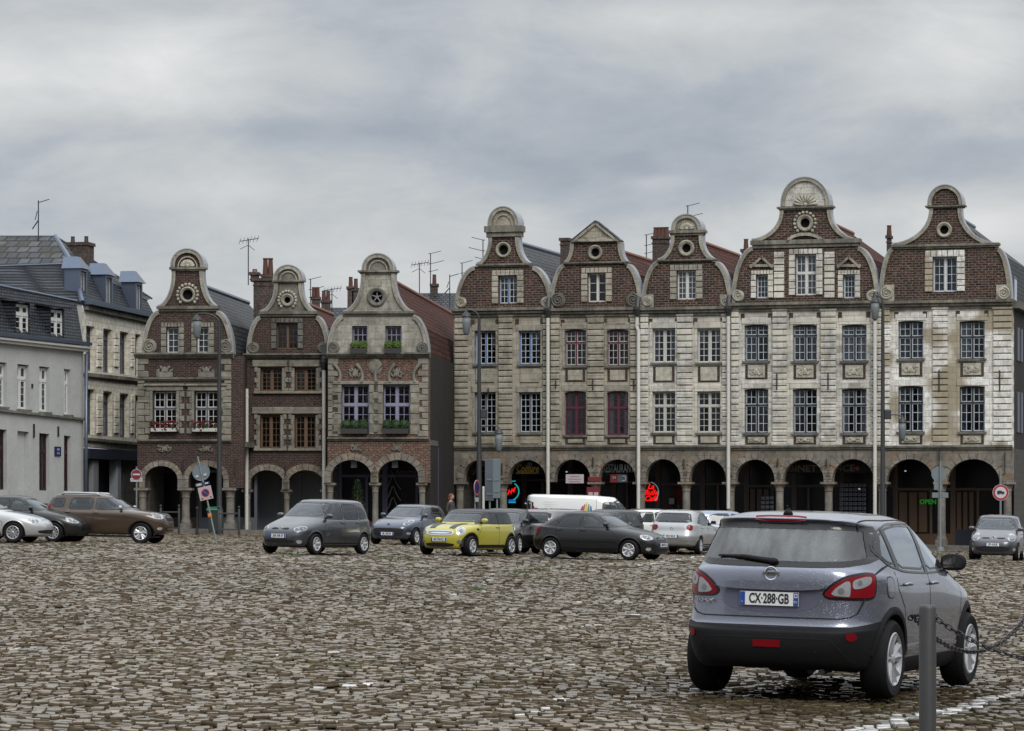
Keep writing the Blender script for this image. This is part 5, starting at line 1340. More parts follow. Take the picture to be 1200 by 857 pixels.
G6 = W_(cx=805, ys=(361,307,304,276,270), hw=(52.5,34,35,34,17.5,21.5,17), top=252, oc=(804.4,291,9.8,5.2), win=[(793,815.5,317,351)], wst=W_(fm=f('white'), sm=f('white'), cols=2, rows=(2,5), tr=0, curtain=.9, surround=8, mw=.12), vr=6.5, shell=.62, blockvol=True, surmat=M['quoin'])
h6, g6, A6, *_ = right_house('gabled house with plain white windows between the burgundy-windowed house and the widest house', 750, 856, [(756.5,798,538,561),(808,851,538,561)], [(764.5,791.5),(817,844.5)], (385,425), (459,507), [(750.5,760),(793.5,812),(846.5,855.5)], M['lime2'],
    W_(fm=f('offwhite'), sm=f('white'), cols=2, rows=(2,5), tr=0, curtain=.35, mw=.13), W_(fm=f('offwhite'), sm=f('offwhite'), cols=2, rows=(2,4), tr=.35, curtain=0, mw=.10), G6, M['brickg'], M['quoin'],
    panels=False, shops=[W_(door=.7), W_(door=.35)], col=(750,803,), tie=[(802,538,550)])
blk = dict(fm=f('black'), sm=f('paleblue'), cols=2)
G7 = W_(cx=944, ys=(355,290,281,246,242), hw=(86,62,64,63,29,33,28), top=208.5, oc=(943.5,261.5,10,5.5), win=[(932,956.5,298,346),(886,900,322,349.5),(988,1002,322,349.5)],
     wst=[W_(fm=f('white'), sm=f('white'), cols=2, rows=(2,3), tr=.46, curtain=.9, surround=7.5, mw=.12), W_(fm=f('paleblue'), sm=f('paleblue'), cols=3, rows=(2,4), tr=0, curtain=.9, mull=False, surround=6), W_(fm=f('paleblue'), sm=f('paleblue'), cols=3, rows=(2,4), tr=0, curtain=.9, mull=False, surround=6)], vr=7, vmat=M['panel'], shell=.62, beads=True, deep=12, surmat=M['lime2'], plaincap=True)
h7, g7, A7, *_ = right_house('widest and tallest gabled house, three windows across and a carved shell at its top', 856, 1034.5, [(862,908,538.5,562),(918,965.5,538.5,562),(975.5,1024,538,562)], [(872.5,900.5),(929,957.5),(986.5,1015.5)], (380.5,423), (455.5,507.5), [(857,866),(905.5,922.5),(962,980),(1021,1033)], M['lime2'],
    W_(blk, rows=(2,3), tr=.30, curtain=.55, sill=M['f_black']), W_(blk, rows=(2,3), tr=.37, curtain=.2), G7, M['brickg'], M['lime2'],
    shops=[W_(wood=f('darkwood'), panels=True, door=.55), W_(wood=f('darkwood'), door=.3), W_(wood=f('darkwood'), door=.78)], col=(855,912.5,970), archw=.05, tie=[(911,438,457),(971,438,457),(1028,438,460),(912,538,548),(969,538,548)])
# small pediments over the gable windows of the widest house
mb = MB()
for px, w, yb, yt in ((893,14,313,300),(995,14,313,300)):
    a = h7.P(px-w, yb); b = h7.P(px+w, yb); c = h7.P(px, yt); mb.strip([a, c], .10, -.14, .05, -1); mb.strip([c, b], .10, -.14, .05, -1); mb.strip([a, b], .12, -.12, .05, 1)
pts = [h7.P(944+22.5*math.cos(PI*i/12), 285-12*math.sin(PI*i/12)) for i in range(13)]; mb.strip(pts, .14, -.16, .05, 1); mb.strip([pts[0], pts[-1]], .12, -.13, .05, -1)
build_split(mb, 'window_pediment', M['trim'], h7.e, gap=0.05)
mb = MB()
for a, b in ((907,919),(966,978)): coursed_pier(mb, h7.P(a, 330)[0], h7.P(b, 330)[0], h7.P(a, 350)[1], h7.P(a, 295)[1], .3, .06)
build_split(mb, 'gable_pier', M['lime2'], h7.e, gap=0.1)
G8 = W_(cx=1108, ys=(353,291,286,244,241), hw=(77,62,63,62,18,23.5,20), top=217.5, oc=(1106.6,269.5,9,5), win=[(1093,1121.5,301,342)], wst=W_(fm=f('white'), sm=f('paleblue'), cols=2, rows=(2,4), tr=0, curtain=.5, surround=9, mw=.12), vr=8, vmat=M['panel'], roof=M['slate_side'], capmat=M['brickg'], plaincap=True, blockvol=True, surmat=M['lime3'], deep=9)
h8, g8, A8, u08, u18, zt8 = right_house('corner house at the far right, patchy white and tan stone over a brown wooden shopfront', 1034.5, 1187, [(1038.7,1095,538,566),(1109.7,1171.8,538,566)], [(1052.5,1082),(1124.5,1154)], (376,420.5), (452.5,506), [(1036,1043),(1093,1111),(1164,1185.5)], M['lime3'],
    W_(blk, rows=(2,3), tr=.42, curtain=.5), W_(blk, rows=(2,3), tr=.36, curtain=.3), G8, M['brickg'], M['trim'],
    shops=[W_(wood=f('woodpanel'), door=.62, panels=True, flat=None), W_(wood=f('woodpanel'), door=.36, panels=True, low=f('bluebase'))], col=(1033,1102.5,1180), archw=.05, tie=[(1101,434,459),(1172,434,459),(1101,524,552),(1178,530,556)])
# its side wall with shuttered windows
sm_ = MB(); sh = MB()
for (yt, yb) in ((382,421),(458,506)):
    _, _, z0, z1 = h8.rect(1180,1186,yt,yb)
    for d in (1.4, 4.2, 7.0): sh.box(u18-.005, u18+.06, d, d+.55, z0, z1); sh.box(u18-.005, u18+.06, d+1.25, d+1.8, z0, z1); sm_.box(u18-.01, u18+.012, d+.55, d+1.25, z0, z1)
build_split(sh, 'shutter', f('greyblue'), h8.e, gap=0.02); build_split(sm_, 'side_window', M['shopglass'], h8.e, gap=0.02)
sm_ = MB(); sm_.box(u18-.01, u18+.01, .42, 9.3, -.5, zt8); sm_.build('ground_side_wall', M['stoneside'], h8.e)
sm_ = MB(); sm_.box(u18, u18+.3, -.1, 9.4, g8['e1'][1]-.32, g8['e1'][1]-.02); sm_.build('side_cornice', M['darktrim'], h8.e)
# a dormer low on the slate slope of the corner house
d_ = MB(); zz = g8['e1'][1]; d_.box(u18-1.3, u18-.15, 1.6, 2.6, zz, zz+1.25); o = d_.build('dormer', M['f_greyblue'], h8.e); d_ = MB(); d_.box(u18-.15, u18-.12, 1.75, 2.45, zz+.15, zz+1.1); d_.build('dormer_window', M['f_paleblue'], o)
# rainwater pipes
drainpipe(h4, 643.6, 372, 592, M['pipe_white']); drainpipe(h5, 748.3, 371, 600, M['pipe_white'], kink=386); drainpipe(h6, 854.8, 370, 596, M['pipe_white']); drainpipe(h7, 1026.3, 366, 606, M['pipe_white'])
# gutters and chimneys of the right row
chimney(h5, 661, 9, 279, 330, y=5, pots=0, d=.8); chimney(h6, 773, 17, 277, 330, y=6, pots=4, d=.6, poth=.45)
chimney(h7, 873, 8, 292, 330, y=8, pots=1, d=.5); chimney(h8, 1041, 4, 276, 300, y=9, pots=1, d=.5)
# signs, letters and lights in the covered walk
def shop_text(h, px, py, size, s, mat, y=.9, sx=1, shear=0, bold=.004, name='shop_lettering'):
    u, z = h.P(px, py, y); return text(s, size, mat, h.e, (u, y, z), name=name, sx=sx, shear=shear, bold=bold)
def shop_plate(h, x0, x1, y0, y1, mat, y=.95, name='sign_board', th=.05):
    u0, u1, z0, z1 = h.rect(x0, x1, y0, y1, y); m = MB(); m.box(u0, u1, y, y+th, z0, z1); return m.build(name, mat, h.e)
shop_plate(h4, 600, 637, 543, 556, M['shopdark'], .96); shop_text(h4, 618, 549.5, .50, 'Coiffure', M['gold'], .93, shear=.25, bold=.010, sx=.66)
shop_plate(h4, 605, 631, 554, 555, M['gold'], .93)
shop_text(h4, 557, 549.5, .50, 'J', M['f_woodpanel'], .93, shear=.3, bold=.01); shop_plate(h4, 549, 572, 551.5, 552.6, M['f_woodpanel'], .93)
shop_plate(h4, 564, 569, 541, 547, M['lantern'], .9, 'hanging_lamp'); shop_plate(h4, 618, 623, 542, 547, M['lantern'], .9, 'hanging_lamp')
# banner and menu boards of the burgundy house
shop_plate(h5, 663, 704 if False else 684, 556, 566.5, M['banner'], .0-.02, 'banner', .02)
for i in range(3): u, z = h5.P(673.5, 558.5+3*i, -.03); text(['Bi\u00e8re du', 'RESTAURANT', 'du Pub'][i] if False else ['~~~~~','~~~~~~~','~~~~~~'][i], .16, M['signblack'], h5.e, (u, -.03, z), name='banner_lettering')
shop_text(h5, 724.5, 549.5, .55, 'RESTAURANT', M['letters'], .9, sx=.44, bold=.006)
shop_plate(h5, 715, 735, 556, 565.5, M['f_redpaint'], .55, 'menu_sign'); shop_plate(h5, 724, 735, 556.3, 565.3, M['f_greyblue'], .53, 'menu_sign'); shop_text(h5, 719.5, 560, .18, '24', M['signpink'], .50)
u, z = h5.P(731, 561, .5); q = MB(); q.tube([(u+.1*math.cos(t*PI/8), .5, z+.12*math.sin(t*PI/8)) for t in range(-6, 7)], .025, 6); q.build('logo', M['signwhite'], h5.e)
shop_plate(h5, 689, 704, 559, 564, M['f_redpaint'], -.1, 'lantern_shelf', .15); shop_plate(h5, 687.5, 702, 571, 600, M['f_redpaint'], .0, 'menu_case', .1)
for a in (689.5, 696): shop_plate(h5, a, a+5, 577, 590, M['banner'], -.03, 'menu_card', .02)
# neon signs
def neon_script(h, px, py, rows, mat, sz, y=.7):
    for i, s in enumerate(rows): u, z = h.P(px, py+i*7, y); text(s, sz, mat, h.e, (u, y, z), name='neon_lettering', shear=.35, bold=.012)
def neon_arc(h, px, py, r, a0, a1, mat, y=.7, w=.03):
    u, z = h.P(px, py, y); m = MB(); n = 20; m.tube([(u+r*math.cos(R(a0+(a1-a0)*i/n)), y, z+r*math.sin(R(a0+(a1-a0)*i/n))) for i in range(n+1)], w, 6); m.build('neon_tube', mat, h.e)
neon_script(h6, 762.5, 570.5, ['La', 'Bulle', 'Caf\u00e9'], M['neon_red'], .34, .65); neon_arc(h6, 760, 577, .48, -55, 75, M['neon_grey'], .65, .02)
neon_arc(h4, 598, 576, .42, -70, 60, M['neon_cyan'], .6, .03); q = MB(); q.tube([(lambda p: (p[0], .6, p[1]))(h4.P(x, y, .6)) for x, y in ((595,580),(597,574),(599,579),(600,573),(602,577),(604,571),(601,574),(597,577),(602,575))], .035, 6); q.build('neon_tube', M['neon_red'], h4.e, smooth=True)
shop_plate(h4, 596, 604, 588.3, 589.6, M['neon_cyan'], .6, 'neon_bar'); shop_plate(h4, 596, 604, 585.5, 588.2, M['neon_blue'], .6, 'neon_bar'); shop_plate(h4, 599, 604, 563.5, 564.6, M['neon_cyan'], .6, 'neon_bar')
a_ = MB(); p = [h4.P(x, y, .1) for x, y in ((587,573),(582,581),(581.5,576),(582,581),(586,580.5))]; a_.tube([(q[0], -.35, q[1]) for q in p], .022, 6); a_.build('neon_arrow', M['neon_cyan'], h4.e)
# estate agent: name over two arches and a window of cards
shop_plate(h7, 915, 1022, 543, 554.5, M['shopdark'], .96)
shop_text(h7, 937.5, 549.5, .42, 'CABINET B', M['dimgold'], .93, bold=.008, sx=1.15); shop_text(h7, 985.5, 549, .42, 'ANCE', M['dimgold'], .93, bold=.008, sx=1.15)
u, z = h7.P(1004.5, 549, .93); q = MB(); q.ball((u, .93, z), .12, .03, .12, 12, 8); q.build('logo', M['f_redpaint'], h7.e, smooth=True)
cd = MB(); ck = MB()
for i in range(6):
    for j in range(7):
        for base in ((984,),):
            x = base[0]+i*5.3; y = 567+j*5.4; r = h7.rect(x, x+4.2, y, y+3.6, 3.3); cd.box(r[0], r[1], 3.3, 3.32, r[2], r[3]); r2 = (r[0]+.03, r[0]+.10, r[2]+.04, r[3]-.03); ck.box(r2[0], r2[1], 3.285, 3.3, r2[2], r2[3])
for i in range(3):
    for j in range(6): x = 892+i*5.3; y = 582+j*5.2; r = h7.rect(x, x+4.2, y, y+3.6, 3.3); cd.box(r[0], r[1], 3.3, 3.32, r[2], r[3])
o = build_split(cd, 'window_card', plain('window_card', (.22,.23,.28), .6), h7.e, gap=.001); build_split(ck, 'card_picture', M['f_bluebase'], h7.e, gap=.001)
shop_text(h8, 1087.5, 588.5, .30, 'OPEN', M['neon_green'], 3.4, bold=.01)
for px in (784, ): shop_plate(h6, px, px+6, 584, 591, M['f_grey'], 3.4, 'notice')
for hh, px, py in ((h5, 664, 552), (h5, 653, 590), (h4, 616, 589), (h7, 1007, 572), (h8, 1061, 551)):
    u, z = hh.P(px, py, 1.6); q = MB(); q.lathe([(.02,.25),(.02,.08),(.07,.06),(.07,-.02)], (u, 1.6, z), 8); o = q.build('spot_lamp', M['pipe_dark'], hh.e); q = MB(); q.ball((u, 1.6, z-.03), .05); q.build('bulb', M['lamp_dim'], o)
# ----- left group -----
TH_L = 5
def left_house(label, x0, x1, sc, g, gm, gs, wallm): 
    h = House(label, x0, sc, TH_L, group=HG); return h
# H1: brick house with red flowers
def h1():
    h = House('brick gabled house with red flower boxes, leftmost of the curved gables', 161, 26.8, TH_L, group=HG)
    A, U0, U1, zt, zc = arcade(h, 161, 285, [(169.8,208.4,546,562),(221,262,546,562)], 517, 572, M['brick'], M['arcade'], ringw=6, joints=False)
    W2 = [(179.3,207,458.5,506),(228,256,458.5,506)]
    _, _, z0, z1 = storeys(h, 161, 285, 517, 418, W2, M['brick'])
    band(h, 161, 272, 515, 518.5, .16, M['cornice'], 'string_course'); band(h, 161, 272, 442.5, 446, .13, M['cornice'], 'string_course'); band(h, 158, 274, 413.5, 420, .3, M['cornice'], 'cornice', 3)
    q = MB(); s = MB()
    for a, b, yt, yb in W2:
        r = h.rect(a, b, yt, yb); quoins(q, r[0]-.125, r[2]-.1, r[3], .10, .22, -1); quoins(q, r[1]+.125, r[2]-.1, r[3], .10, .22, 1)
        s.box(r[0]-.30, r[1]+.30, -.08, .05, r[3]+.01, r[3]+.22, ch=.02); s.box(r[0]-.38, r[1]+.38, -.16, .05, r[3]+.22, r[3]+.32, ch=.02); s.box(r[0]-.12, r[0]-.01, -.09, .05, r[2], r[3]); s.box(r[1]+.01, r[1]+.12, -.09, .05, r[2], r[3])
    for px, sd in ((161.5, 1), (271, -1)): quoins(q, h.P(px, 470)[0], zt, h.P(px, 420)[1], .30, .48, sd)
    build_split(q, 'quoins', M['quoinL'], h.e, gap=0.06); build_split(s, 'window_surround', M['quoinL'], h.e, gap=0.05)
    c = MB()
    for px in (193, 242): carving(c, h.rect(px-10, px+10, 427, 440), -.03, px); carving(c, h.rect(px-9, px+9, 520, 532), -.03, px+1); r = h.rect(px-9.5, px+9.5, 436, 442); c.box(r[0], r[1], -.05, .03, r[2], r[3])
    build_split(c, 'carved_relief', M['panelL'], h.e, smooth='auto', gap=0.12)
    for w in W2: 
        o = window(h, h.rect(*w), f('greyblue'), f('white'), rows=(2,3), tr=.42, curtain=0, mw=.07)
        r = h.rect(w[0]-1, w[1]+1, w[3]-4, w[3]); b = MB(); b.box(r[0], r[1], -.30, -.04, r[2], r[3]); bx = b.build('flower_box', f('offwhite'), h.e)
        fm = MB(); gm = MB(); rr = random.Random(int(w[0]))
        for k in range(150): 
            u = rr.uniform(r[0]-.05, r[1]+.05); y = -.17+rr.uniform(-.17,.14); z = r[3]+rr.uniform(-.12,.34); (fm if rr.random() < .62 else gm).ball((u,y,z), rr.uniform(.03,.06), None, rr.uniform(.02,.05), 5, 3)
        fm.build('red_flowers', M['flower'], bx); gm.build('leaves', M['leafdark'], bx)
    g = W_(cx=220, ys=(415,365,359,318,313.5), hw=(53,34,36,35,17.5,21,19), top=292.5, ridge=330, oc=(220,345.5,9,5.8), win=[(195,209.5,383.5,414),(230.5,244.5,383.5,414)], wst=W_(fm=f('white'), sm=f('white'), cols=2, rows=(2,4), tr=0, mull=False, curtain=.8, surround=6), roof=M['slate_side'], vr=8, vmat=M['panelL'], shell=.5, capmat=M['brick'], deep=15, beads=True, surmat=M['quoinL'], band=4)
    G = gable(h, g, M['brick'], M['darktrim'])
    bulk(h, U0+.01, U1-.35, zt-.2, G['e0'][1]); shopfront(h, A, U0, U1, zt, [W_(), W_(wood=f('greyblue'))])
    for px in (165.5, 216.5, 268.5): column(h, px, 572, 9)
    ties(h, [(215,538,552),(277,537,556)])
    return h
H1 = h1()
def h2():
    h = House('narrow gabled house with brown wooden windows between the two brick gables', 286, 26.3, TH_L, group=HG)
    A, U0, U1, zt, zc = arcade(h, 286, 383.5, [(293.6,332,551,566),(338,379,551,566)], 540, 574, M['brick'], M['arcade'], ringw=7, joints=False)
    W2 = [(305.3,330.5,431.5,458.5),(345.4,370.5,431.5,458.5),(305,328.6,486.7,525.5),(345.4,369.8,486.7,525.5)]
    storeys(h, 286, 383.5, 540, 418, W2, M['brick']); band(h, 286, 383.5, 414.5, 420, .3, M['cornice'], 'cornice', 3)
    q = MB(); s = MB()
    for a, b, yt, yb in W2:
        r = h.rect(a, b, yt, yb); quoins(q, r[0]-.125, r[2]-.1, r[3]+.05, .05, .15, -1, .24); quoins(q, r[1]+.125, r[2]-.1, r[3]+.05, .05, .15, 1, .24)
        s.box(r[0]-.36, r[1]+.36, -.09, .05, r[3]+.06, r[3]+.36, ch=.02); s.box(r[0]-.30, r[1]+.30, -.14, .05, r[2]-.12, r[2]-.01, ch=.02)
        s.box(r[0]-.12, r[0]-.01, -.04, .05, r[2], r[3]); s.box(r[1]+.01, r[1]+.12, -.04, .05, r[2], r[3])
    build_split(q, 'quoins', M['quoinL'], h.e, gap=0.06); build_split(s, 'window_surround', M['quoinL'], h.e, gap=0.05)
    for w in W2: window(h, h.rect(*w), f('wood'), f('wood'), cols=2, rows=(2,5), tr=0, curtain=0, mw=.10, mun=.02)
    g = W_(cx=338, ys=(415.5,371,365,332,328.5), hw=(48,33,34,33,15.5,18.5,16.5), top=311.5, ridge=349, oc=(336.8,351.8,7.5,3.6), win=[(324,349,378.5,409)], wst=W_(fm=f('wood'), sm=f('darkwood'), cols=2, rows=(2,4), tr=0, curtain=0, surround=6, mw=.10), roof=M['tile'], vr=6.5, vmat=M['darktrim'], deep=13, surmat=M['darktrim'], upmat=M['darktrim'], capmat=M['darktrim'], beads=True)
    G = gable(h, g, M['brick'], M['darktrim'])
    st = MB(); r = h.rect(325, 350.5, 334, 366); st.plate([h.P(338-13, 366), h.P(338+13, 366), h.P(338+13, 342), h.P(338-13, 342)], (), -.0, .003)
    bulk(h, U0+.01, U1-.01, zt-.2, G['e0'][1]); shopfront(h, A, U0, U1, zt, [W_(wood=f('grey'), flat=f('grey')), W_(wood=f('grey'), flat=f('grey'))])
    for px in (289, 335, 381): column(h, px, 574, 6.5)
    ties(h, [(335,545,556)])
    drainpipe(h, 290, 456, 622, M['pipe_white'], hopper=False); drainpipe(h, 380.5, 433, 600, M['pipe_white'])
    chimney(h, 318, 42, 326, 380, y=3.2, pots=0, d=1.2); chimney(h, 313, 12, 321.5, 331, y=3.6, pots=2, d=.5, poth=.75); chimney(h, 297.5, 8, 319, 330, y=3.4, pots=1, potm=M['f_wood'], d=.5, poth=.15)
    return h
H2 = h2()
def h3():
    h = House('gabled house with lilac windows and potted shrubs beside the dark alley', 384, 26.6, TH_L, group=HG)
    A, U0, U1, zt, zc = arcade(h, 384, 503, [(388,435.5,539,559),(442.5,490.5,539,559)], 515, 566, M['brickb'], M['arcade'], ringw=7.5, joints=False)
    W2 = [(400.5,432.5,451,507),(449,480.5,451,507)]
    storeys(h, 384, 503, 515, 418, W2, M['brickb']); band(h, 384, 503, 512.5, 516.5, .18, M['cornice'], 'string_course'); band(h, 383, 504.5, 413.5, 419.5, .3, M['cornice'], 'cornice', 3)
    q = MB(); s = MB(); c = MB()
    for a, b, yt, yb in W2:
        r = h.rect(a, b, yt, yb); quoins(q, r[0]-.42, r[2]-.1, r[3]+.1, .40, .42, 1, .5); quoins(q, r[1]+.42, r[2]-.1, r[3]+.1, .40, .42, -1, .5)
        s.box(r[0]-.40, r[1]+.40, -.10, .05, r[3]+.01, r[3]+.17, ch=.02)
        carving(c, h.rect((a+b)/2-8, (a+b)/2+8, 428, 446), -.04, a)
        carving(c, h.rect((a+b)/2-6, (a+b)/2+6, 519, 531), -.04, a)
    for px in (398, 424, 441, 457, 486):   # brackets under the cornice
        p = h.P(px, 448); sg_ = -1 if px < 441 else 1; c.tube([(p[0]+sg_*(.02+.22*(i/14)**2-.10*math.sin(i/14*PI)), -.05-.05*i/14, p[1]+.80*i/14) for i in range(15)], [.10-.04*math.sin(i/14*PI) for i in range(15)], 7)
    r = h.rect(434, 446, 422, 438); c.ball(((r[0]+r[1])/2, -.03, (r[2]+r[3])/2), .32, .09, .36, 12, 8)
    for py in (460, 473, 486, 499): r = h.rect(437, 443.5, py, py+8); c.box(r[0], r[1], -.09, .03, r[2], r[3], ch=.03)
    for px, sd in ((384.5, 1), (502, -1)): quoins(q, h.P(px, 470)[0], h.P(px, 512)[1], h.P(px, 420)[1], .28, .46, sd)
    build_split(q, 'quoins', M['quoinL'], h.e, gap=0.06); build_split(s, 'window_surround', M['quoinL'], h.e, gap=0.05); build_split(c, 'carved_relief', M['panelL'], h.e, smooth='auto', gap=0.12)
    for w in W2: window(h, h.rect(*w), f('lilac'), f('lilac'), cols=2, rows=(2,3), tr=.42, curtain=0, mw=.15)
    def planter(r, n, mat, box=f('pipe') if 'f_pipe' in M else M['pipe_dark'], big=.24):
        b = MB(); b.box(r[0], r[1], -.34, -.03, r[2], r[2]+.22); bx = b.build('window_planter', box, h.e)
        rr = random.Random(int(r[0]*10))
        for k in range(n):
            cu = r[0]+(r[1]-r[0])*(k+.5)/n; m = MB()
            for j in range(130):
                a, b_, c_ = rr.gauss(0,1), rr.gauss(0,1), rr.gauss(0,1); L = math.sqrt(a*a+b_*b_+c_*c_)+.01; q_ = big*rr.uniform(.75,1.05); m.ball((cu+a/L*q_, -.2+b_/L*q_*.8, r[2]+.22+big*.75+c_/L*q_), .035, .035, .03, 5, 3)
            m.ball((cu, -.2, r[2]+.22+big*.75), big*.85, big*.7, big*.85, 10, 8); m.build('shrub', mat, bx)
    for w in ((412,430.5),(451.5,470.5)): r = h.rect(w[0], w[1], 403, 414.5); planter(r, 2, M['leaf'], big=.2)
    for w in W2: r = h.rect(w[0]+1, w[1]-1, 500, 508.5); planter(r, 3, M['leafdark'], big=.23)
    g = W_(cx=443.2, ys=(415,370,365,321,317), hw=(59,41,42,41,19,23.5,18), top=298, ridge=321, oc=(441.5,348,11,6.5), star=True, win=[(412.5,430.5,382,412),(451.5,470.5,382,412)], wst=W_(fm=f('lilacdark'), sm=f('lilac'), cols=3, rows=(2,3), tr=0, mull=False, curtain=0, mun=.035), vr=6.5, vmat=M['darktrim'], deep=34, capmat=M['darktrim'], ocmat=M['darktrim'])
    G = gable(h, g, M['quoinwall'], M['darktrim'])
    bulk(h, U0+.01, U1-.01, zt-.2, G['e0'][1], mat=M['brickside'], y1=34.3); shopfront(h, A, U0, U1, zt, [W_(wood=f('lilacdark')), W_(wood=f('lilacdark'))])
    for px in (386, 439, 494): column(h, px, 566, 7)
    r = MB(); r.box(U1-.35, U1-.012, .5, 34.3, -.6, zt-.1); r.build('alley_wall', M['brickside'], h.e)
    for i, px in enumerate((415, 463)): u, z = h.P(px, 543, .5); m = MB(); m.box(u-.13, u+.13, .4, .6, z-.2, z+.12); m.box(u-.02, u+.02, .48, .52, z+.12, z+.5); m.build('hanging_lamp', M['lantern'], h.e)
    shop_text(h, 473, 553, .30, 'L\u2019Annexe', M['dimgold'], 3.3); m = MB()
    for k in range(3):
        for sd, px in ((1, 452), (-1, 470)):
            a = h.P(px, 600-13*k, 3.4); b = h.P(px+8*sd if sd > 0 else px-9, 583-13*k, 3.4); m.tube([(a[0], 3.4, a[1]), ((a[0]+b[0])/2, 3.4, (a[1]+b[1])/2-.08), (b[0], 3.4, b[1])], .025, 5)
    m.build('door_glazing_bars', f('grey'), h.e)
    # small wall lamp and blocked openings of the alley side
    return h
M['brickb'] = brick('brick_banded', (.15,.06,.04), (.075,.033,.026), (.2,.17,.14), speck=(.23,.18,.14), grime=.35)
M['quoinwall'] = stone('pale_gable_stone', [(.30,.29,.25),(.42,.41,.36),(.36,.34,.29)], bw=.6, bh=.33, grime=.6)
H3 = h3()
# red-tiled low roof showing between the gables of the second and third house, alley wall
def px3(L): return [tuple(atm(a, s, b)) for a, b, s in L]
